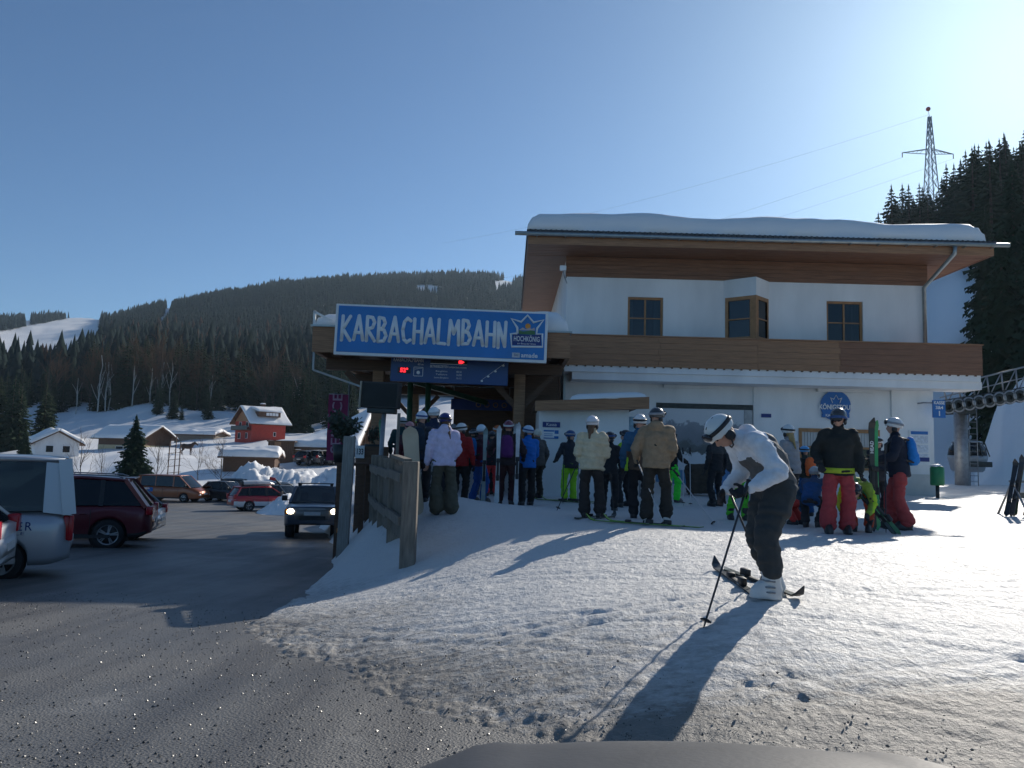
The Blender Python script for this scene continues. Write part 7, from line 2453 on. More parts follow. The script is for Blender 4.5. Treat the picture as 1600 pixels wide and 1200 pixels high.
q = P(82, 712, 104)
house('small white house with snowy gable roof left of the barn', (q[0], 104, q[2] - 1.2), rad(130), 5.6, 5.0, 2.9, 4.3, M['plaster'], 0.6, 0.5, windows=((-1.4, -0.7, 1.7, 2.4), (0.6, 1.3, 1.7, 2.4), (-1.4, -0.7, 0, 0.8), (0.6, 1.3, 0, 0.8)), gable_windows=((-1.4, -0.6, 1.7, 2.5), (0.5, 1.3, 1.7, 2.5), (-1.4, -0.6, 0.1, 0.9), (0.5, 1.3, 0.1, 0.9)))
q = P(205, 706, 118)
house('long brown timber barn with snowy roof and pale lower walls', (q[0], 119, q[2]), rad(-22), 10.5, 6.0, 2.6, 4.3, M['wood_dark'], 0.9, 0.45, name='barn', low_m=M['cream_wall'], low_h=1.15, windows=((-1.0, 0.6, -0.2, 0.9),), cat='barn')
q = P(310, 688, 134)
house('low grey shed with a flat snowy roof between barn and red house', (q[0], 135, q[2] - 0.3), rad(-8), 7.0, 4.5, 1.2, 1.7, M['wood_grey'], 0.5, 0.55, name='shed', cat='shed')
q = P(388, 735, 80)
house('dark boarded shed under a thick mound of snow beside the carport', (q[0], 81, q[2] - 0.4), rad(8), 6.4, 4.5, 1.9, 2.3, M['wood_dark'], 0.6, 0.7, name='shed', cat='shed')
# carport with a steep snow roof
cx0, cx1 = P(425, 720, 89)[0], P(562, 720, 89)[0]
cp = thing('carport', 'open timber carport under a steep smooth slope of snow', 'carport', ((cx0 + cx1) / 2, 93, -1.4), world_coords=True)


def cp_roof(x, y):
    s = (x - cx0) / (cx1 - cx0)
    return 0.35 + np.clip(s - 0.05, 0, 1) * 5.0 * np.clip((y - 88) / 9, 0, 1)


vs, fs = [], []
n_ = 12
for i in range(n_):
    for j in range(6):
        x, y = cx0 + (cx1 - cx0) * i / (n_ - 1), 88.2 + 10 * j / 5
        vs.append((x, y, float(cp_roof(x, y))))
vs += [(x, y, z - 0.3) for x, y, z in vs]
nn = n_ * 6
for i in range(n_ - 1):
    for j in range(5):
        a = i * 6 + j
        fs += [(a, a + 1, a + 7, a + 6), (nn + a + 6, nn + a + 7, nn + a + 1, nn + a)]
for i in range(n_ - 1):
    for j in (0, 5):
        a = i * 6 + j
        fs.append((a, a + 6, nn + a + 6, nn + a))
for i in (0, n_ - 1):
    for j in range(5):
        a = i * 6 + j
        fs.append((a, a + 1, nn + a + 1, nn + a))
MB().add(vs, fs).build('roof', M['wood_dark'], cp)
snow_cap('roof_snow', cx0, cx1, 88.1, 98.2, cp_roof, 0.6, cp, nx=60, ny=24, edge=0.6, seed=4, amp=0.2)
for k in range(7):
    x = cx0 + 0.3 + (cx1 - cx0 - 0.6) * k / 6
    MB().box(x - 0.1, x + 0.1, 88.4, 88.6, -2.2, 0.06).build('post', M['wood'], cp)
MB().box(cx0, cx1, 88.35, 88.39, -0.25, 0.049).build('beam', M['wood'], cp)
for k in range(30):
    x = cx0 + (cx1 - cx0) * k / 30
    MB().box(x, x + (cx1 - cx0) / 30 - 0.02, 97.5, 97.6, -2.2, 0.5 + float(cp_roof(x, 97.5)) - 0.9).build('board', M['wood_dark'], cp)
ux = P(415, 725, 87)[0]
sh_ = thing('timber_hut', 'small timber hut front with yellow boards beside the carport', 'hut', (ux + 1.2, 88, -1.5), world_coords=True)
for k in range(12):
    x = ux + k * 0.24
    MB().box(x, x + 0.23, 87.5, 87.6, -2.2, 0.85).build('board', M['wood'] if k in (3, 4, 5) else M['wood_dark'], sh_)
MB().box(ux - 0.1, ux + 3.0, 87.3, 90, 0.852, 1.0).build('roof', M['wood_dark'], sh_)

rh.scale = (0.74, 0.74, 0.74)
for o_ in COL.objects:
    if o_.name == 'barn':
        o_.scale = (0.86, 0.86, 0.86)
    if o_.get('label', '').startswith('dark boarded shed under'):
        o_.scale = (0.78, 0.78, 0.9)
# horse standing in the snow
q = P(292, 707, 98)
hx, hy = q[0], 98.0
hz = tz(hx, hy)
hs = thing('horse', 'dark brown horse standing in the snow in front of the houses', 'horse', (hx, hy, hz), rad(-90))
hb = MB()
etube(hb, [(0, -0.75, 1.05), (0, -0.45, 1.08), (0, 0.0, 1.0), (0, 0.4, 1.03), (0, 0.62, 1.12)], [0.16, 0.29, 0.27, 0.26, 0.16], [0.22, 0.3, 0.3, 0.33, 0.24])
etube(hb, [(0, 0.5, 1.15), (0, 0.78, 1.32), (0, 1.0, 1.42)], [0.15, 0.11, 0.09], [0.25, 0.17, 0.13])
etube(hb, [(0, 0.95, 1.46), (0, 1.15, 1.34), (0, 1.36, 1.18)], [0.09, 0.085, 0.06], [0.13, 0.11, 0.07])
for s_ in (-1, 1):
    capsule(hb, (0.05 * s_, 0.97, 1.55), (0.06 * s_, 0.97, 1.66), 0.03, 0.012)
    capsule(hb, (0.15 * s_, 0.45, 0.95), (0.15 * s_, 0.47, 0.52), 0.11, 0.065)
    capsule(hb, (0.15 * s_, 0.47, 0.52), (0.15 * s_, 0.45, 0.08), 0.06, 0.045)
    capsule(hb, (0.15 * s_, -0.55, 0.98), (0.15 * s_, -0.45, 0.68), 0.16, 0.09)
    capsule(hb, (0.15 * s_, -0.45, 0.68), (0.15 * s_, -0.66, 0.45), 0.085, 0.055)
    capsule(hb, (0.15 * s_, -0.66, 0.45), (0.15 * s_, -0.62, 0.06), 0.055, 0.045)
    capsule(hb, (0.15 * s_, 0.47, 0.06), (0.15 * s_, 0.5, -0.1), 0.055, 0.06)
    capsule(hb, (0.15 * s_, -0.6, 0.06), (0.15 * s_, -0.58, -0.1), 0.055, 0.06)
fuse(hb, 'body', mat('brown_coat', (0.045, 0.025, 0.018), 0.7, 0.2, 5), hs, 0.035, 3)
tb = MB()
capsule(tb, (0, -0.8, 1.15), (0, -0.95, 0.6), 0.07, 0.03)
fuse(tb, 'tail', mat('dark_hair', (0.015, 0.012, 0.01), 0.7), hs, 0.03, 1)
mb = MB()
capsule(mb, (0, 0.55, 1.42), (0, 0.95, 1.6), 0.05, 0.05)
fuse(mb, 'mane', bpy.data.materials['dark_hair'], hs, 0.03, 1)
# lattice of poles in the snow (hop poles)
q = P(270, 742, 73)
lp = thing('pole_stand', 'stand of tall bare poles with rings near the horse', 'poles', (q[0], 73, tz(q[0], 73)))
for k in range(3):
    MB().tube([(-0.5 + 0.5 * k, 0.2 * (k % 2), -0.3), (-0.45 + 0.5 * k, 0.2 * (k % 2), 4.0 + 0.5 * (k % 2))], 0.05, 6).build('pole', M['wood_dark'], lp)
for k in range(6):
    MB().tube([(-0.6, 0.0, 0.5 + 0.6 * k), (0.65, 0.1, 0.65 + 0.6 * k)], 0.025, 5).build('rung', M['wood_dark'], lp)
# raised barrier beside the dark estate
q = P(440, 770, 56)
br = thing('barrier', 'raised car park barrier arm with a red tip behind the dark cars', 'barrier', (P(447, 780, 57)[0], 57, float(road_z(0, 57))))
MB().rbox(-0.15, 0.15, -0.15, 0.15, 0, 1.0, 0.03).build('cabinet', M['steel_dark'], br)
MB().beam((0.1, 0, 0.95), (-0.85, 0, 1.9), 0.08, 0.12).build('arm', M['black'], br)
MB().beam((-0.85, 0, 1.9), (-1.25, 0, 1.98), 0.1, 0.22).build('arm_tip', M['tail'], br)


# ------------------------------------------------------------------ trees
def foliage_mat(name, col, var=0.35):
    m, t, b = nmat(name)
    tc = nd(t, 'ShaderNodeTexCoord')
    nz = nd(t, 'ShaderNodeTexNoise', Scale=0.9, Detail=5.0, Roughness=0.7)
    t.links.new(tc.outputs['Object'], nz.inputs['Vector'])
    oi = nd(t, 'ShaderNodeObjectInfo')
    a = mixcol(t, nz.outputs['Fac'], [c * (1 - var) for c in col], [c * (1 + var) for c in col])
    a = mixcol(t, oi.outputs['Random'], a, (col[0] * 1.3, col[1] * 1.05, col[2] * 0.9))
    t.links.new(a, b.inputs['Base Color'])
    b.inputs['Roughness'].default_value = 0.95
    b.inputs['Specular IOR Level'].default_value = 0.05
    return m


M['needles'] = foliage_mat('spruce_needles', (0.030, 0.052, 0.032))
M['needles_far'] = foliage_mat('far_spruce', (0.014, 0.026, 0.025))
M['larch_far'] = foliage_mat('far_larch', (0.045, 0.034, 0.026))
M['twig'] = foliage_mat('bare_twigs', (0.085, 0.062, 0.045))
M['bark'] = mat('bark', (0.075, 0.055, 0.04), 0.85, 0.35, 6, 0.3, 20)
M['birch'] = mat('birch_bark', (0.45, 0.43, 0.39), 0.8, 0.35, 3, stretch=(1, 1, 3))


def spruce_meshes(H, R, whorls, per, blades, seed, thin=0.0):
    rs_ = random.Random(seed)
    tr = MB()
    tr.tube([(0, 0, -0.5), (0, 0, H * 0.5), (0, 0, H * 0.99)], [H * 0.016, H * 0.010, H * 0.002], 7)
    cr = MB()
    for w in range(whorls):
        f = w / (whorls - 1)
        z = H * (0.06 + 0.93 * f ** 0.92)
        r = R * ((1 - f) ** 0.82) * rs_.uniform(0.78, 1.1) + 0.03 * R
        k = max(4, int(per * (0.55 + 0.45 * (1 - f))))
        a0 = rs_.uniform(0, 6.28)
        for i in range(k):
            if rs_.random() < thin:
                continue
            a = a0 + 6.2832 * i / k + rs_.uniform(-0.25, 0.25)
            rl = r * rs_.uniform(0.65, 1.15)
            dr = rl * rs_.uniform(0.22, 0.42)
            d = Vector((math.cos(a), math.sin(a), 0))
            s = Vector((-d.y, d.x, 0))
            nb_ = max(2, int(blades * (0.4 + 0.6 * (1 - f))))
            for b_ in range(nb_):
                t0 = b_ / nb_
                c = d * (rl * t0) + Vector((0, 0, z - dr * t0 ** 1.3 + rs_.uniform(-0.04, 0.04) * R))
                w_ = rl * 0.30 * (1 - 0.65 * t0) + 0.05 * R
                ln = rl / nb_ * 1.5
                tipc = c + d * ln + Vector((0, 0, -dr * 0.35 - rs_.uniform(0, 0.10) * R))
                cr.add([c, tipc + s * w_ + Vector((0, 0, -w_ * rs_.uniform(0.3, 0.9))), tipc + d * ln * 0.35, tipc - s * w_ + Vector((0, 0, -w_ * rs_.uniform(0.3, 0.9)))], [(0, 1, 2), (0, 2, 3)])
    for k in range(3):
        a = k * 2.1
        cr.add([(0, 0, H * 1.02), (0.05 * R * math.cos(a), 0.05 * R * math.sin(a), H * 0.94), (0.05 * R * math.cos(a + 1.5), 0.05 * R * math.sin(a + 1.5), H * 0.95)], [(0, 1, 2)])
    return tr.mesh('trunk', M['bark']), cr.mesh('crown', M['needles'])


def bare_meshes(H, seed, spread=0.35, levels=4, mt=None, lean=0.0, fine=3):
    rs_ = random.Random(seed)
    tr, tw = MB(), MB()

    def grow(p, d, L, r, lv):
        q = p + d * L
        mid = p + d * L * 0.5 + Vector((rs_.gauss(0, 0.04), rs_.gauss(0, 0.04), 0)) * L
        (tr if lv < 2 else tw).tube([p, mid, q], [r, r * 0.82, r * 0.62], 6 if lv == 0 else 4 if lv < 2 else 3, cap=False)
        if lv >= levels:
            return
        n = 5 if lv == 0 else fine
        for i in range(n):
            f = rs_.uniform(0.35, 1.0) if lv else rs_.uniform(0.3, 1.0)
            a = rs_.uniform(0, 6.28)
            o = d.orthogonal().normalized()
            o = (Matrix.Rotation(a, 3, d) @ o)
            nd_ = (d * rs_.uniform(0.7, 1.1) + o * rs_.uniform(0.35, 0.85) * (spread / 0.35) + Vector((0, 0, 0.15))).normalized()
            grow(p + (q - p) * f, nd_, L * rs_.uniform(0.42, 0.62), r * rs_.uniform(0.35, 0.5), lv + 1)
        if lv > 0:
            grow(q, (d + Vector((rs_.gauss(0, 0.15), rs_.gauss(0, 0.15), 0.05))).normalized(), L * 0.6, r * 0.6, lv + 1)

    grow(Vector((0, 0, -0.3)), Vector((lean, 0, 1)).normalized(), H * 0.55, H * 0.011, 0)
    grow(Vector((0, 0, H * 0.5)), Vector((lean, 0, 1)).normalized(), H * 0.3, H * 0.007, 1)
    return tr.mesh('trunk', mt or M['bark']), tw.mesh('twigs', M['twig'])


def plant(name, label, cat, meshes, loc, rz=0, sc=1.0, group=None, szx=1.0, names=('trunk', 'crown')):
    t = thing(name, label, cat, loc, rz, group)
    t.scale = (sc * szx, sc * szx, sc)
    for nm, me in zip(names, meshes):
        o = bpy.data.objects.new(nm, me)
        COL.objects.link(o)
        o.parent = t
    return t


rs = random.Random(5)
SPR = [spruce_meshes(15, 2.5, 24, 9, 4, 20 + k) for k in range(5)]
NEAR = [spruce_meshes(10, 2.1, 40, 12, 7, 40 + k) for k in range(2)]
HANG = [spruce_meshes(20, 3.2, 46, 11, 9, 50 + k, thin=0.12) for k in range(2)]
BARE = [bare_meshes(5, 60 + k) for k in range(2)]
BIRCH = [bare_meshes(16, 70 + k, 0.22, 3, M['birch']) for k in range(3)]
LARCH = [bare_meshes(15, 80 + k, 0.4, 4, M['bark'], fine=4) for k in range(3)]

q = P(207, 747, 71)
plant('spruce_tree', 'single dense dark spruce standing behind the orange van', 'tree', NEAR[0], (q[0], 71, tz(q[0], 71) - 0.2), 0.4, 0.70, szx=1.2)
q = P(95, 705, 92)
plant('spruce_tree', 'small dark spruce in front of the white house', 'tree', NEAR[1], (P(38, 715, 95)[0], 95, tz(P(38, 715, 95)[0], 95)), 1.4, 0.5)
q = P(345, 748, 70)
plant('larch_tree', 'wide brown bare larch beside the snow bank', 'tree', bare_meshes(5.2, 91, 0.55, 4, None, fine=5), (q[0], 70, tz(q[0], 70) - 0.4), 1.0, 0.95, names=('trunk', 'twigs'))
for px_, Y, sc, lb in ((124, 70, 1.05, 'bare forked tree behind the dark red car'), (246, 71, 1.0, 'bare bushy tree right of the single dark spruce'), (158, 72, 0.75, 'thin bare sapling left of the single dark spruce'), (310, 74, 0.8, 'thin bare sapling near the stand of poles')):
    x = P(px_, 745, Y)[0]
    plant('bare_tree', lb, 'tree', BARE[int(px_) % 2], (x, Y, tz(x, Y)), px_, sc, names=('trunk', 'twigs'))

# the edge of the mid forest, tree by tree
def place_band(n, pxr, Yr, names_, lab, meshes, scr, grp, avoid=None, szx=(0.85, 1.15), parts=('trunk', 'crown')):
    c = 0
    while c < n:
        px_ = rs.uniform(*pxr)
        Y = rs.uniform(*Yr)
        if avoid and avoid(px_, Y):
            continue
        x = (px_ - 800) / FPX * Y
        plant(names_, lab, 'tree', meshes[rs.randrange(len(meshes))], (x, Y, tz(x, Y) - 0.3), rs.uniform(0, 6.28), rs.uniform(*scr), grp, rs.uniform(*szx), parts)
        c += 1


place_band(34, (-80, 150), (196, 235), 'spruce_tree', 'small dark spruce below the open ski slope', SPR, (0.5, 0.78), 'spruces below the ski slope')
place_band(125, (140, 560), (196, 245), 'spruce_tree', 'dark spruce in the forest edge above the snowy bank', SPR, (0.75, 1.25), 'spruces of the forest edge')
place_band(30, (-60, 85), (135, 190), 'spruce_tree', 'dark spruce on the low slope left of the snowy bank', SPR, (0.6, 0.9), 'spruces left of the bank')
place_band(26, (440, 560), (150, 195), 'spruce_tree', 'slim spruce on the slope behind the red house', SPR, (0.5, 0.95), 'spruces behind the red house')
place_band(16, (225, 350), (176, 196), 'spruce_tree', 'young spruce growing on the steep snowy bank', SPR, (0.25, 0.55), 'young spruces on the bank')
place_band(36, (60, 480), (194, 215), 'larch_tree', 'brown bare larch in front of the dark spruces', LARCH, (0.85, 1.25), 'bare larches of the forest edge', parts=('trunk', 'twigs'))
for px_, Y, sc, in ((154, 192, 1.1), (166, 193, 0.95), (170, 194, 0.9), (207, 193, 0.8), (253, 194, 0.85), (266, 194, 0.85), (235, 195, 0.7), (467, 192, 0.9), (330, 195, 0.7), (120, 193, 0.7)):
    x = (px_ - 800) / FPX * Y
    plant('birch_tree', 'pale birch trunk standing before the dark forest', 'tree', BIRCH[int(px_) % 3], (x, Y, tz(x, Y)), px_, sc, 'birches before the forest', names=('trunk', 'twigs'))
# right hill: skyline trees one by one, large spruces close by
place_band(85, (1350, 1660), (168, 214), 'spruce_tree', 'tall dark spruce on the steep hill behind the station', SPR, (1.0, 1.55), 'spruces on the hill behind the station', avoid=lambda p, y: p < 1360 + (205 - y) * 0.9)
place_band(55, (1470, 1720), (112, 168), 'spruce_tree', 'dark spruce on the slope above the lift pylon', SPR, (0.9, 1.4), 'spruces above the lift pylon', avoid=lambda p, y: p < 1505 + (150 - y) * 0.7)
for px_, Y, sc, lb in ((1574, 64, 1.0, 'tall spruce with hanging branches beside the eaves'), (1625, 62, 1.1, 'tall spruce with hanging branches beyond the snow mound'), (1596, 74, 1.15, 'tall dark spruce behind the two hanging spruces'), (1550, 84, 0.8, 'slim dark spruce standing on the snowy slope'), (1650, 80, 1.2, 'large dark spruce at the edge of the lift slope')):
    x = (px_ - 800) / FPX * Y
    plant('spruce_tree', lb, 'tree', HANG[px_ % 2], (x, Y, tz(x, Y) - 0.5), px_, sc)


# the mountain forest as one mass
PISTE = [(-90, 535), (156, 488), (160, 560), (105, 600), (-90, 612)]
CLEAR = [[(640, 444), (692, 448), (690, 462), (652, 458)], [(768, 440), (806, 436), (800, 452), (774, 454)], [(243, 520), (262, 476), (270, 478), (252, 522)], [(460, 545), (486, 532), (500, 540), (470, 552)], [(38, 500), (48, 500), (50, 530), (40, 530)]]


def in_poly(px_, py_, poly):
    c = np.zeros(px_.shape, bool)
    n = len(poly)
    for i in range(n):
        x0, y0 = poly[i]
        x1, y1 = poly[(i + 1) % n]
        m_ = ((y0 > py_) != (y1 > py_)) & (px_ < (x1 - x0) * (py_ - y0) / (y1 - y0 + 1e-9) + x0)
        c ^= m_
    return c


def proj_np(x, y, z):
    w_ = np.stack([x, y, z], -1)
    d = w_ @ _F
    return 800 + FPX * (w_ @ _R) / d, 600 - FPX * (w_ @ _U) / d


def far_tree(nseg, tiers, seed):
    r_ = np.random.default_rng(seed)
    v, f = [], []
    for t in range(tiers):
        z0, z1 = 0.12 + 0.80 * t / tiers, 0.12 + 0.80 * (t + 1) / tiers + 0.16
        r0 = 0.17 * (1 - 0.78 * t / tiers)
        b = len(v)
        a0 = r_.uniform(0, 6)
        for i in range(nseg):
            a = a0 + 6.2832 * i / nseg
            rr = r0 * r_.uniform(0.65, 1.2)
            v.append((rr * math.cos(a), rr * math.sin(a), z0 - r_.uniform(0, 0.07)))
        v.append((0, 0, min(z1, 1.0)))
        for i in range(nseg):
            f.append((b + i, b + (i + 1) % nseg, b + nseg))
    return np.array(v), np.array(f)


def mass(name, n, pxr, dr, hr_, m, seed, tiers=4, nseg=6, far=True, keep=None):
    r_ = np.random.default_rng(seed)
    tv = [far_tree(nseg, tiers, seed + k) for k in range(4)]
    px_ = r_.uniform(pxr[0], pxr[1], n)
    d = dr[0] * (dr[1] / dr[0]) ** r_.random(n)
    x, y = (px_ - 800) / FPX * d, d
    z = terrain_z(x, y)
    ppx, ppy = proj_np(x, y, z)
    ok = ~in_poly(ppx, ppy, PISTE)
    for c in CLEAR:
        ok &= ~in_poly(ppx, ppy, c)
    if keep is not None:
        ok &= keep(ppx, ppy, d)
    x, y, z = x[ok], y[ok], z[ok]
    n = len(x)
    h = r_.uniform(hr_[0], hr_[1], n) * (0.8 + 0.5 * r_.random(n))
    wd = r_.uniform(0.85, 1.35, n)
    rot = r_.uniform(0, 6.28, n)
    V, Fc = [], []
    off = 0
    for k in range(4):
        idx = np.arange(k, n, 4)
        v, f = tv[k]
        c, s = np.cos(rot[idx]), np.sin(rot[idx])
        hx_, wx_ = h[idx], wd[idx]
        vx_ = (v[None, :, 0] * c[:, None] - v[None, :, 1] * s[:, None]) * (hx_ * wx_)[:, None] + x[idx][:, None]
        vy_ = (v[None, :, 0] * s[:, None] + v[None, :, 1] * c[:, None]) * (hx_ * wx_)[:, None] + y[idx][:, None]
        vz_ = v[None, :, 2] * hx_[:, None] + z[idx][:, None] - 0.4
        V.append(np.stack([vx_, vy_, vz_], -1).reshape(-1, 3))
        Fc.append((f[None] + (np.arange(len(idx)) * len(v))[:, None, None]).reshape(-1, 3) + off)
        off += len(idx) * len(v)
    V, Fc = np.concatenate(V), np.concatenate(Fc).astype(np.int32)
    me = bpy.data.meshes.new(name)
    me.vertices.add(len(V))
    me.vertices.foreach_set('co', V.ravel())
    me.loops.add(Fc.size)
    me.loops.foreach_set('vertex_index', Fc.ravel())
    me.polygons.add(len(Fc))
    me.polygons.foreach_set('loop_start', np.arange(0, Fc.size, 3, dtype=np.int32))
    me.polygons.foreach_set('loop_total', np.full(len(Fc), 3, np.int32))
    me.update()
    me.validate()
    me.materials.append(m)
    o = bpy.data.objects.new(name, me)
    COL.objects.link(o)
    o['kind'] = 'stuff'
    o['label'] = {'mountain_forest': 'dark conifer forest covering the far mountain', 'larch_forest': 'brown leafless larch wood scattered over the mountain flank', 'hillside_forest': 'dense dark conifer wood rising behind the houses'}.get(name, 'dark wood on the hill behind the station')
    o['category'] = 'forest'
    return o


mass('hillside_forest', 1900, (-160, 860), (240, 460), (12, 18), M['needles_far'], 301, tiers=6, nseg=8)
mass('mountain_forest', 32000, (-200, 900), (440, 1080), (6.5, 11), M['needles_far'], 302)
mass('larch_forest', 900, (-160, 860), (260, 520), (10, 15), M['larch_far'], 303, tiers=6, nseg=7)
mass('hill_wood', 700, (1370, 1800), (205, 330), (15, 22), M['needles_far'], 304, tiers=6, nseg=8)

# forest floor: needle litter, brush and old snow under the trees
gobj = bpy.data.objects['ground']
gm_ = gobj.data
co = np.empty(len(gm_.vertices) * 3)
gm_.vertices.foreach_get('co', co)
co = co.reshape(-1, 3)
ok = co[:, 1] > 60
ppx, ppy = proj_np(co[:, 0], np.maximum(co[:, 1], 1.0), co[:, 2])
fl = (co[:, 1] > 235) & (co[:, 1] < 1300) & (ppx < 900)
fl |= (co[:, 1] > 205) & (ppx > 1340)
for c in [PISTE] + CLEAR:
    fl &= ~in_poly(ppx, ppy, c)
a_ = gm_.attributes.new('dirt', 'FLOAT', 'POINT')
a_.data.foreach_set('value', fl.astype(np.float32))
m, t, b = M['snow_far'], M['snow_far'].node_tree, M['snow_far'].node_tree.nodes['Principled BSDF']
src = b.inputs['Base Color'].links[0].from_socket
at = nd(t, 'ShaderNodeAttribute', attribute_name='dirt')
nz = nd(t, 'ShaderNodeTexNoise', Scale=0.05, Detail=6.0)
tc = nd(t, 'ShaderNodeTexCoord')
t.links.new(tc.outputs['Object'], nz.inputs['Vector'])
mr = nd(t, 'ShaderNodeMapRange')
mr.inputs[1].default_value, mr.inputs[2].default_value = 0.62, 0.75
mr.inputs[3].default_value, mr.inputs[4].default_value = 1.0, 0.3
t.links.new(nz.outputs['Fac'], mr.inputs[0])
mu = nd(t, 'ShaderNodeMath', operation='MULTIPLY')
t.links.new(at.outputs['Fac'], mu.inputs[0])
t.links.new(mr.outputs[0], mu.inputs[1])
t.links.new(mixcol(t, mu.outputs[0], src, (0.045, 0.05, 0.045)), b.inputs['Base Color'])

# ------------------------------------------------------------------ power pylon on the hill, cables
PY = 206.0
q = P(1455, 300, PY)
pz = tz(q[0], PY)
top = P(1450, 182, PY)[2] - pz
pp = thing('power_pylon', 'tall steel lattice power pylon on the wooded hill with a red ball on top', 'pylon', (q[0], PY, pz))
lat = MB()
w0, w1 = 2.6, 0.28
lev = [0, 0.12, 0.24, 0.35, 0.45, 0.54, 0.62, 0.69, 0.755, 0.815, 0.87, 0.92, 0.965, 1.0]
for sx_ in (-1, 1):
    for sy_ in (-1, 1):
        MB().beam((sx_ * w0, sy_ * w0, -1), (sx_ * w1, sy_ * w1, top), 0.2, 0.2).build('leg', M['steel'], pp)
for a, b_ in zip(lev[:-1], lev[1:]):
    wa, wb_ = w0 + (w1 - w0) * a, w0 + (w1 - w0) * b_
    for ax_ in (0, 1):
        for s_ in (-1, 1):
            for e in (-1, 1):
                p, r2 = [0, 0, a * top], [0, 0, b_ * top]
                p[ax_], p[1 - ax_] = e * wa, s_ * wa
                r2[ax_], r2[1 - ax_] = -e * wb_, s_ * wb_
                lat.beam(p, r2, 0.1, 0.1)
stuff(lat.build('lattice', M['steel'], pp))
za = P(1450, 238, PY)[2] - pz
for s_, ln in ((-1, 7.6), (1, 6.2)):
    arm = MB()
    arm.beam((s_ * 0.5, 0.4, za + 0.9), (s_ * ln, 0, za - 0.3), 0.14, 0.14).beam((s_ * 0.5, -0.4, za + 0.9), (s_ * ln, 0, za - 0.3), 0.14, 0.14).beam((s_ * 0.9, 0, za - 0.5), (s_ * ln, 0, za - 0.3), 0.14, 0.14)
    for k in range(5):
        f = 0.2 + 0.16 * k
        arm.beam((s_ * (0.5 + (ln - 0.5) * f), 0.4 * (1 - f), za + 0.9 - 1.2 * f), (s_ * (0.9 + (ln - 0.9) * (f + 0.1)), 0, za - 0.5 + 0.2 * f), 0.08, 0.08)
    arm.build('cross_arm', M['steel'], pp)
    MB().tube([(s_ * ln, 0, za - 0.3), (s_ * ln, 0, za - 1.6)], 0.12, 6).build('insulator', mat('insulator', (0.3, 0.12, 0.09), 0.4) if s_ < 0 else bpy.data.materials['insulator'], pp)
MB().tube([(0, 0, top), (-0.3, 0, top + 1.6)], 0.06, 6).build('spike', M['steel'], pp)
MB().ell((-0.3, 0, top + 2.1), 0.6, 16, 10).build('marker_ball', mat('marker_red', (0.6, 0.12, 0.1), 0.5), pp)
for k, (dx, dz, tx_, ty_, tY, lb) in enumerate(((-7.6, za - 1.6, 700, 452, 330, 'thin power cable sagging left from the lower arm of the power pylon'), (-0.2, top + 0.5, 690, 380, 330, 'thin earth wire running left from the top of the power pylon'), (6.2, za - 1.6, 720, 470, 345, 'thin power cable sagging left from the far arm of the power pylon'))):
    a = Vector((q[0] + dx, PY, pz + dz))
    e = Vector(P(tx_, ty_, tY))
    pts = []
    for i in range(15):
        f = i / 14
        p = a + (e - a) * f
        pts.append(p - a - Vector((0, 0, 14 * f * (1 - f))))
    tag(MB().tube(pts, 0.022, 5).build('power_cable', M['steel_dark'], loc=tuple(a)), lb, 'cable')

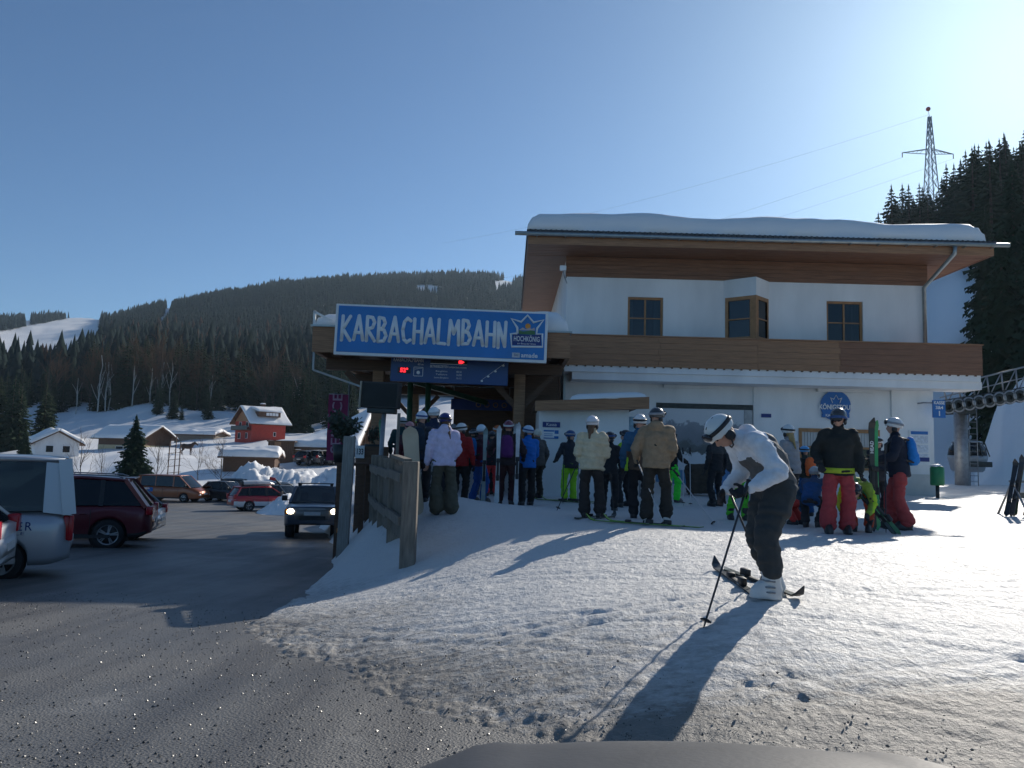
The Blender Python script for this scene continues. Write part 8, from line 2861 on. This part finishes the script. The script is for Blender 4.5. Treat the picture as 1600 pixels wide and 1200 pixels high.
# ------------------------------------------------------------------ grit on the asphalt
r_ = np.random.default_rng(77)
n = 16000
py_ = 2.6 + 8.5 * r_.random(n) ** 1.6
px_ = r_.uniform(-0.68, 0.6, n) * py_
keepm = np.array([True] * n)
sb_ = snow_base(px_, py_)
rz2 = road_z(px_, py_) + 0.025 * fbm(px_ * 0.25, py_ * 0.25, 3, 2)
wgt = np.exp(-((px_ * 0.75 + py_ - 5.6) / 1.6) ** 2) * 0.8 + np.exp(-((px_ * 0.5 + py_ - 2.6) / 0.9) ** 2) + 0.16
ok = (sb_ < rz2 + 0.10 + 0.35 * r_.random(n) ** 3) & (r_.random(n) < wgt)
gxs, gys, gzs = px_[ok], py_[ok], np.maximum(rz2, sb_)[ok]
n = len(gxs)
oct_v = np.array([(1, 0, 0), (-1, 0, 0), (0, 1, 0), (0, -1, 0), (0, 0, 1), (0, 0, -1)], float)
oct_f = np.array([(0, 2, 4), (2, 1, 4), (1, 3, 4), (3, 0, 4), (2, 0, 5), (1, 2, 5), (3, 1, 5), (0, 3, 5)])
sz_ = 0.0045 + 0.0075 * r_.random(n) ** 3
rot = r_.uniform(0, 6.28, n)
jit = r_.uniform(0.6, 1.25, (n, 6, 1))
v = oct_v[None] * jit * sz_[:, None, None]
c, s = np.cos(rot)[:, None], np.sin(rot)[:, None]
V = np.stack([v[..., 0] * c - v[..., 1] * s + gxs[:, None], v[..., 0] * s + v[..., 1] * c + gys[:, None], v[..., 2] * 0.8 + gzs[:, None] + sz_[:, None] * 0.3], -1).reshape(-1, 3)
Fc = (oct_f[None] + (np.arange(n) * 6)[:, None, None]).reshape(-1, 3)
me = bpy.data.meshes.new('grit')
me.from_pydata(V.tolist(), [], Fc.tolist())
me.materials.append(mat('grit_stone', (0.1, 0.098, 0.09), 0.35, 0.6, 40))
o = bpy.data.objects.new('grit', me)
COL.objects.link(o)
o['kind'] = 'stuff'
o['label'] = 'loose grit and small stones scattered on the wet asphalt'
o['category'] = 'grit'

# ------------------------------------------------------------------ thin winter haze in the valley air
hz_ = MB().box(-11000, 11000, -200, 4600, -9, 330).build('haze', M['white'])
hz_['kind'] = 'stuff'
hm_ = bpy.data.materials.new('haze_air')
hm_.use_nodes = True
t = hm_.node_tree
t.nodes.remove(t.nodes['Principled BSDF'])
pv = nd(t, 'ShaderNodeVolumePrincipled', Density=0.00014, Anisotropy=0.3)
pv.inputs['Color'].default_value = (0.62, 0.82, 1.0, 1)
t.links.new(pv.outputs[0], t.nodes['Material Output'].inputs['Volume'])
hz_.data.materials.clear()
hz_.data.materials.append(hm_)
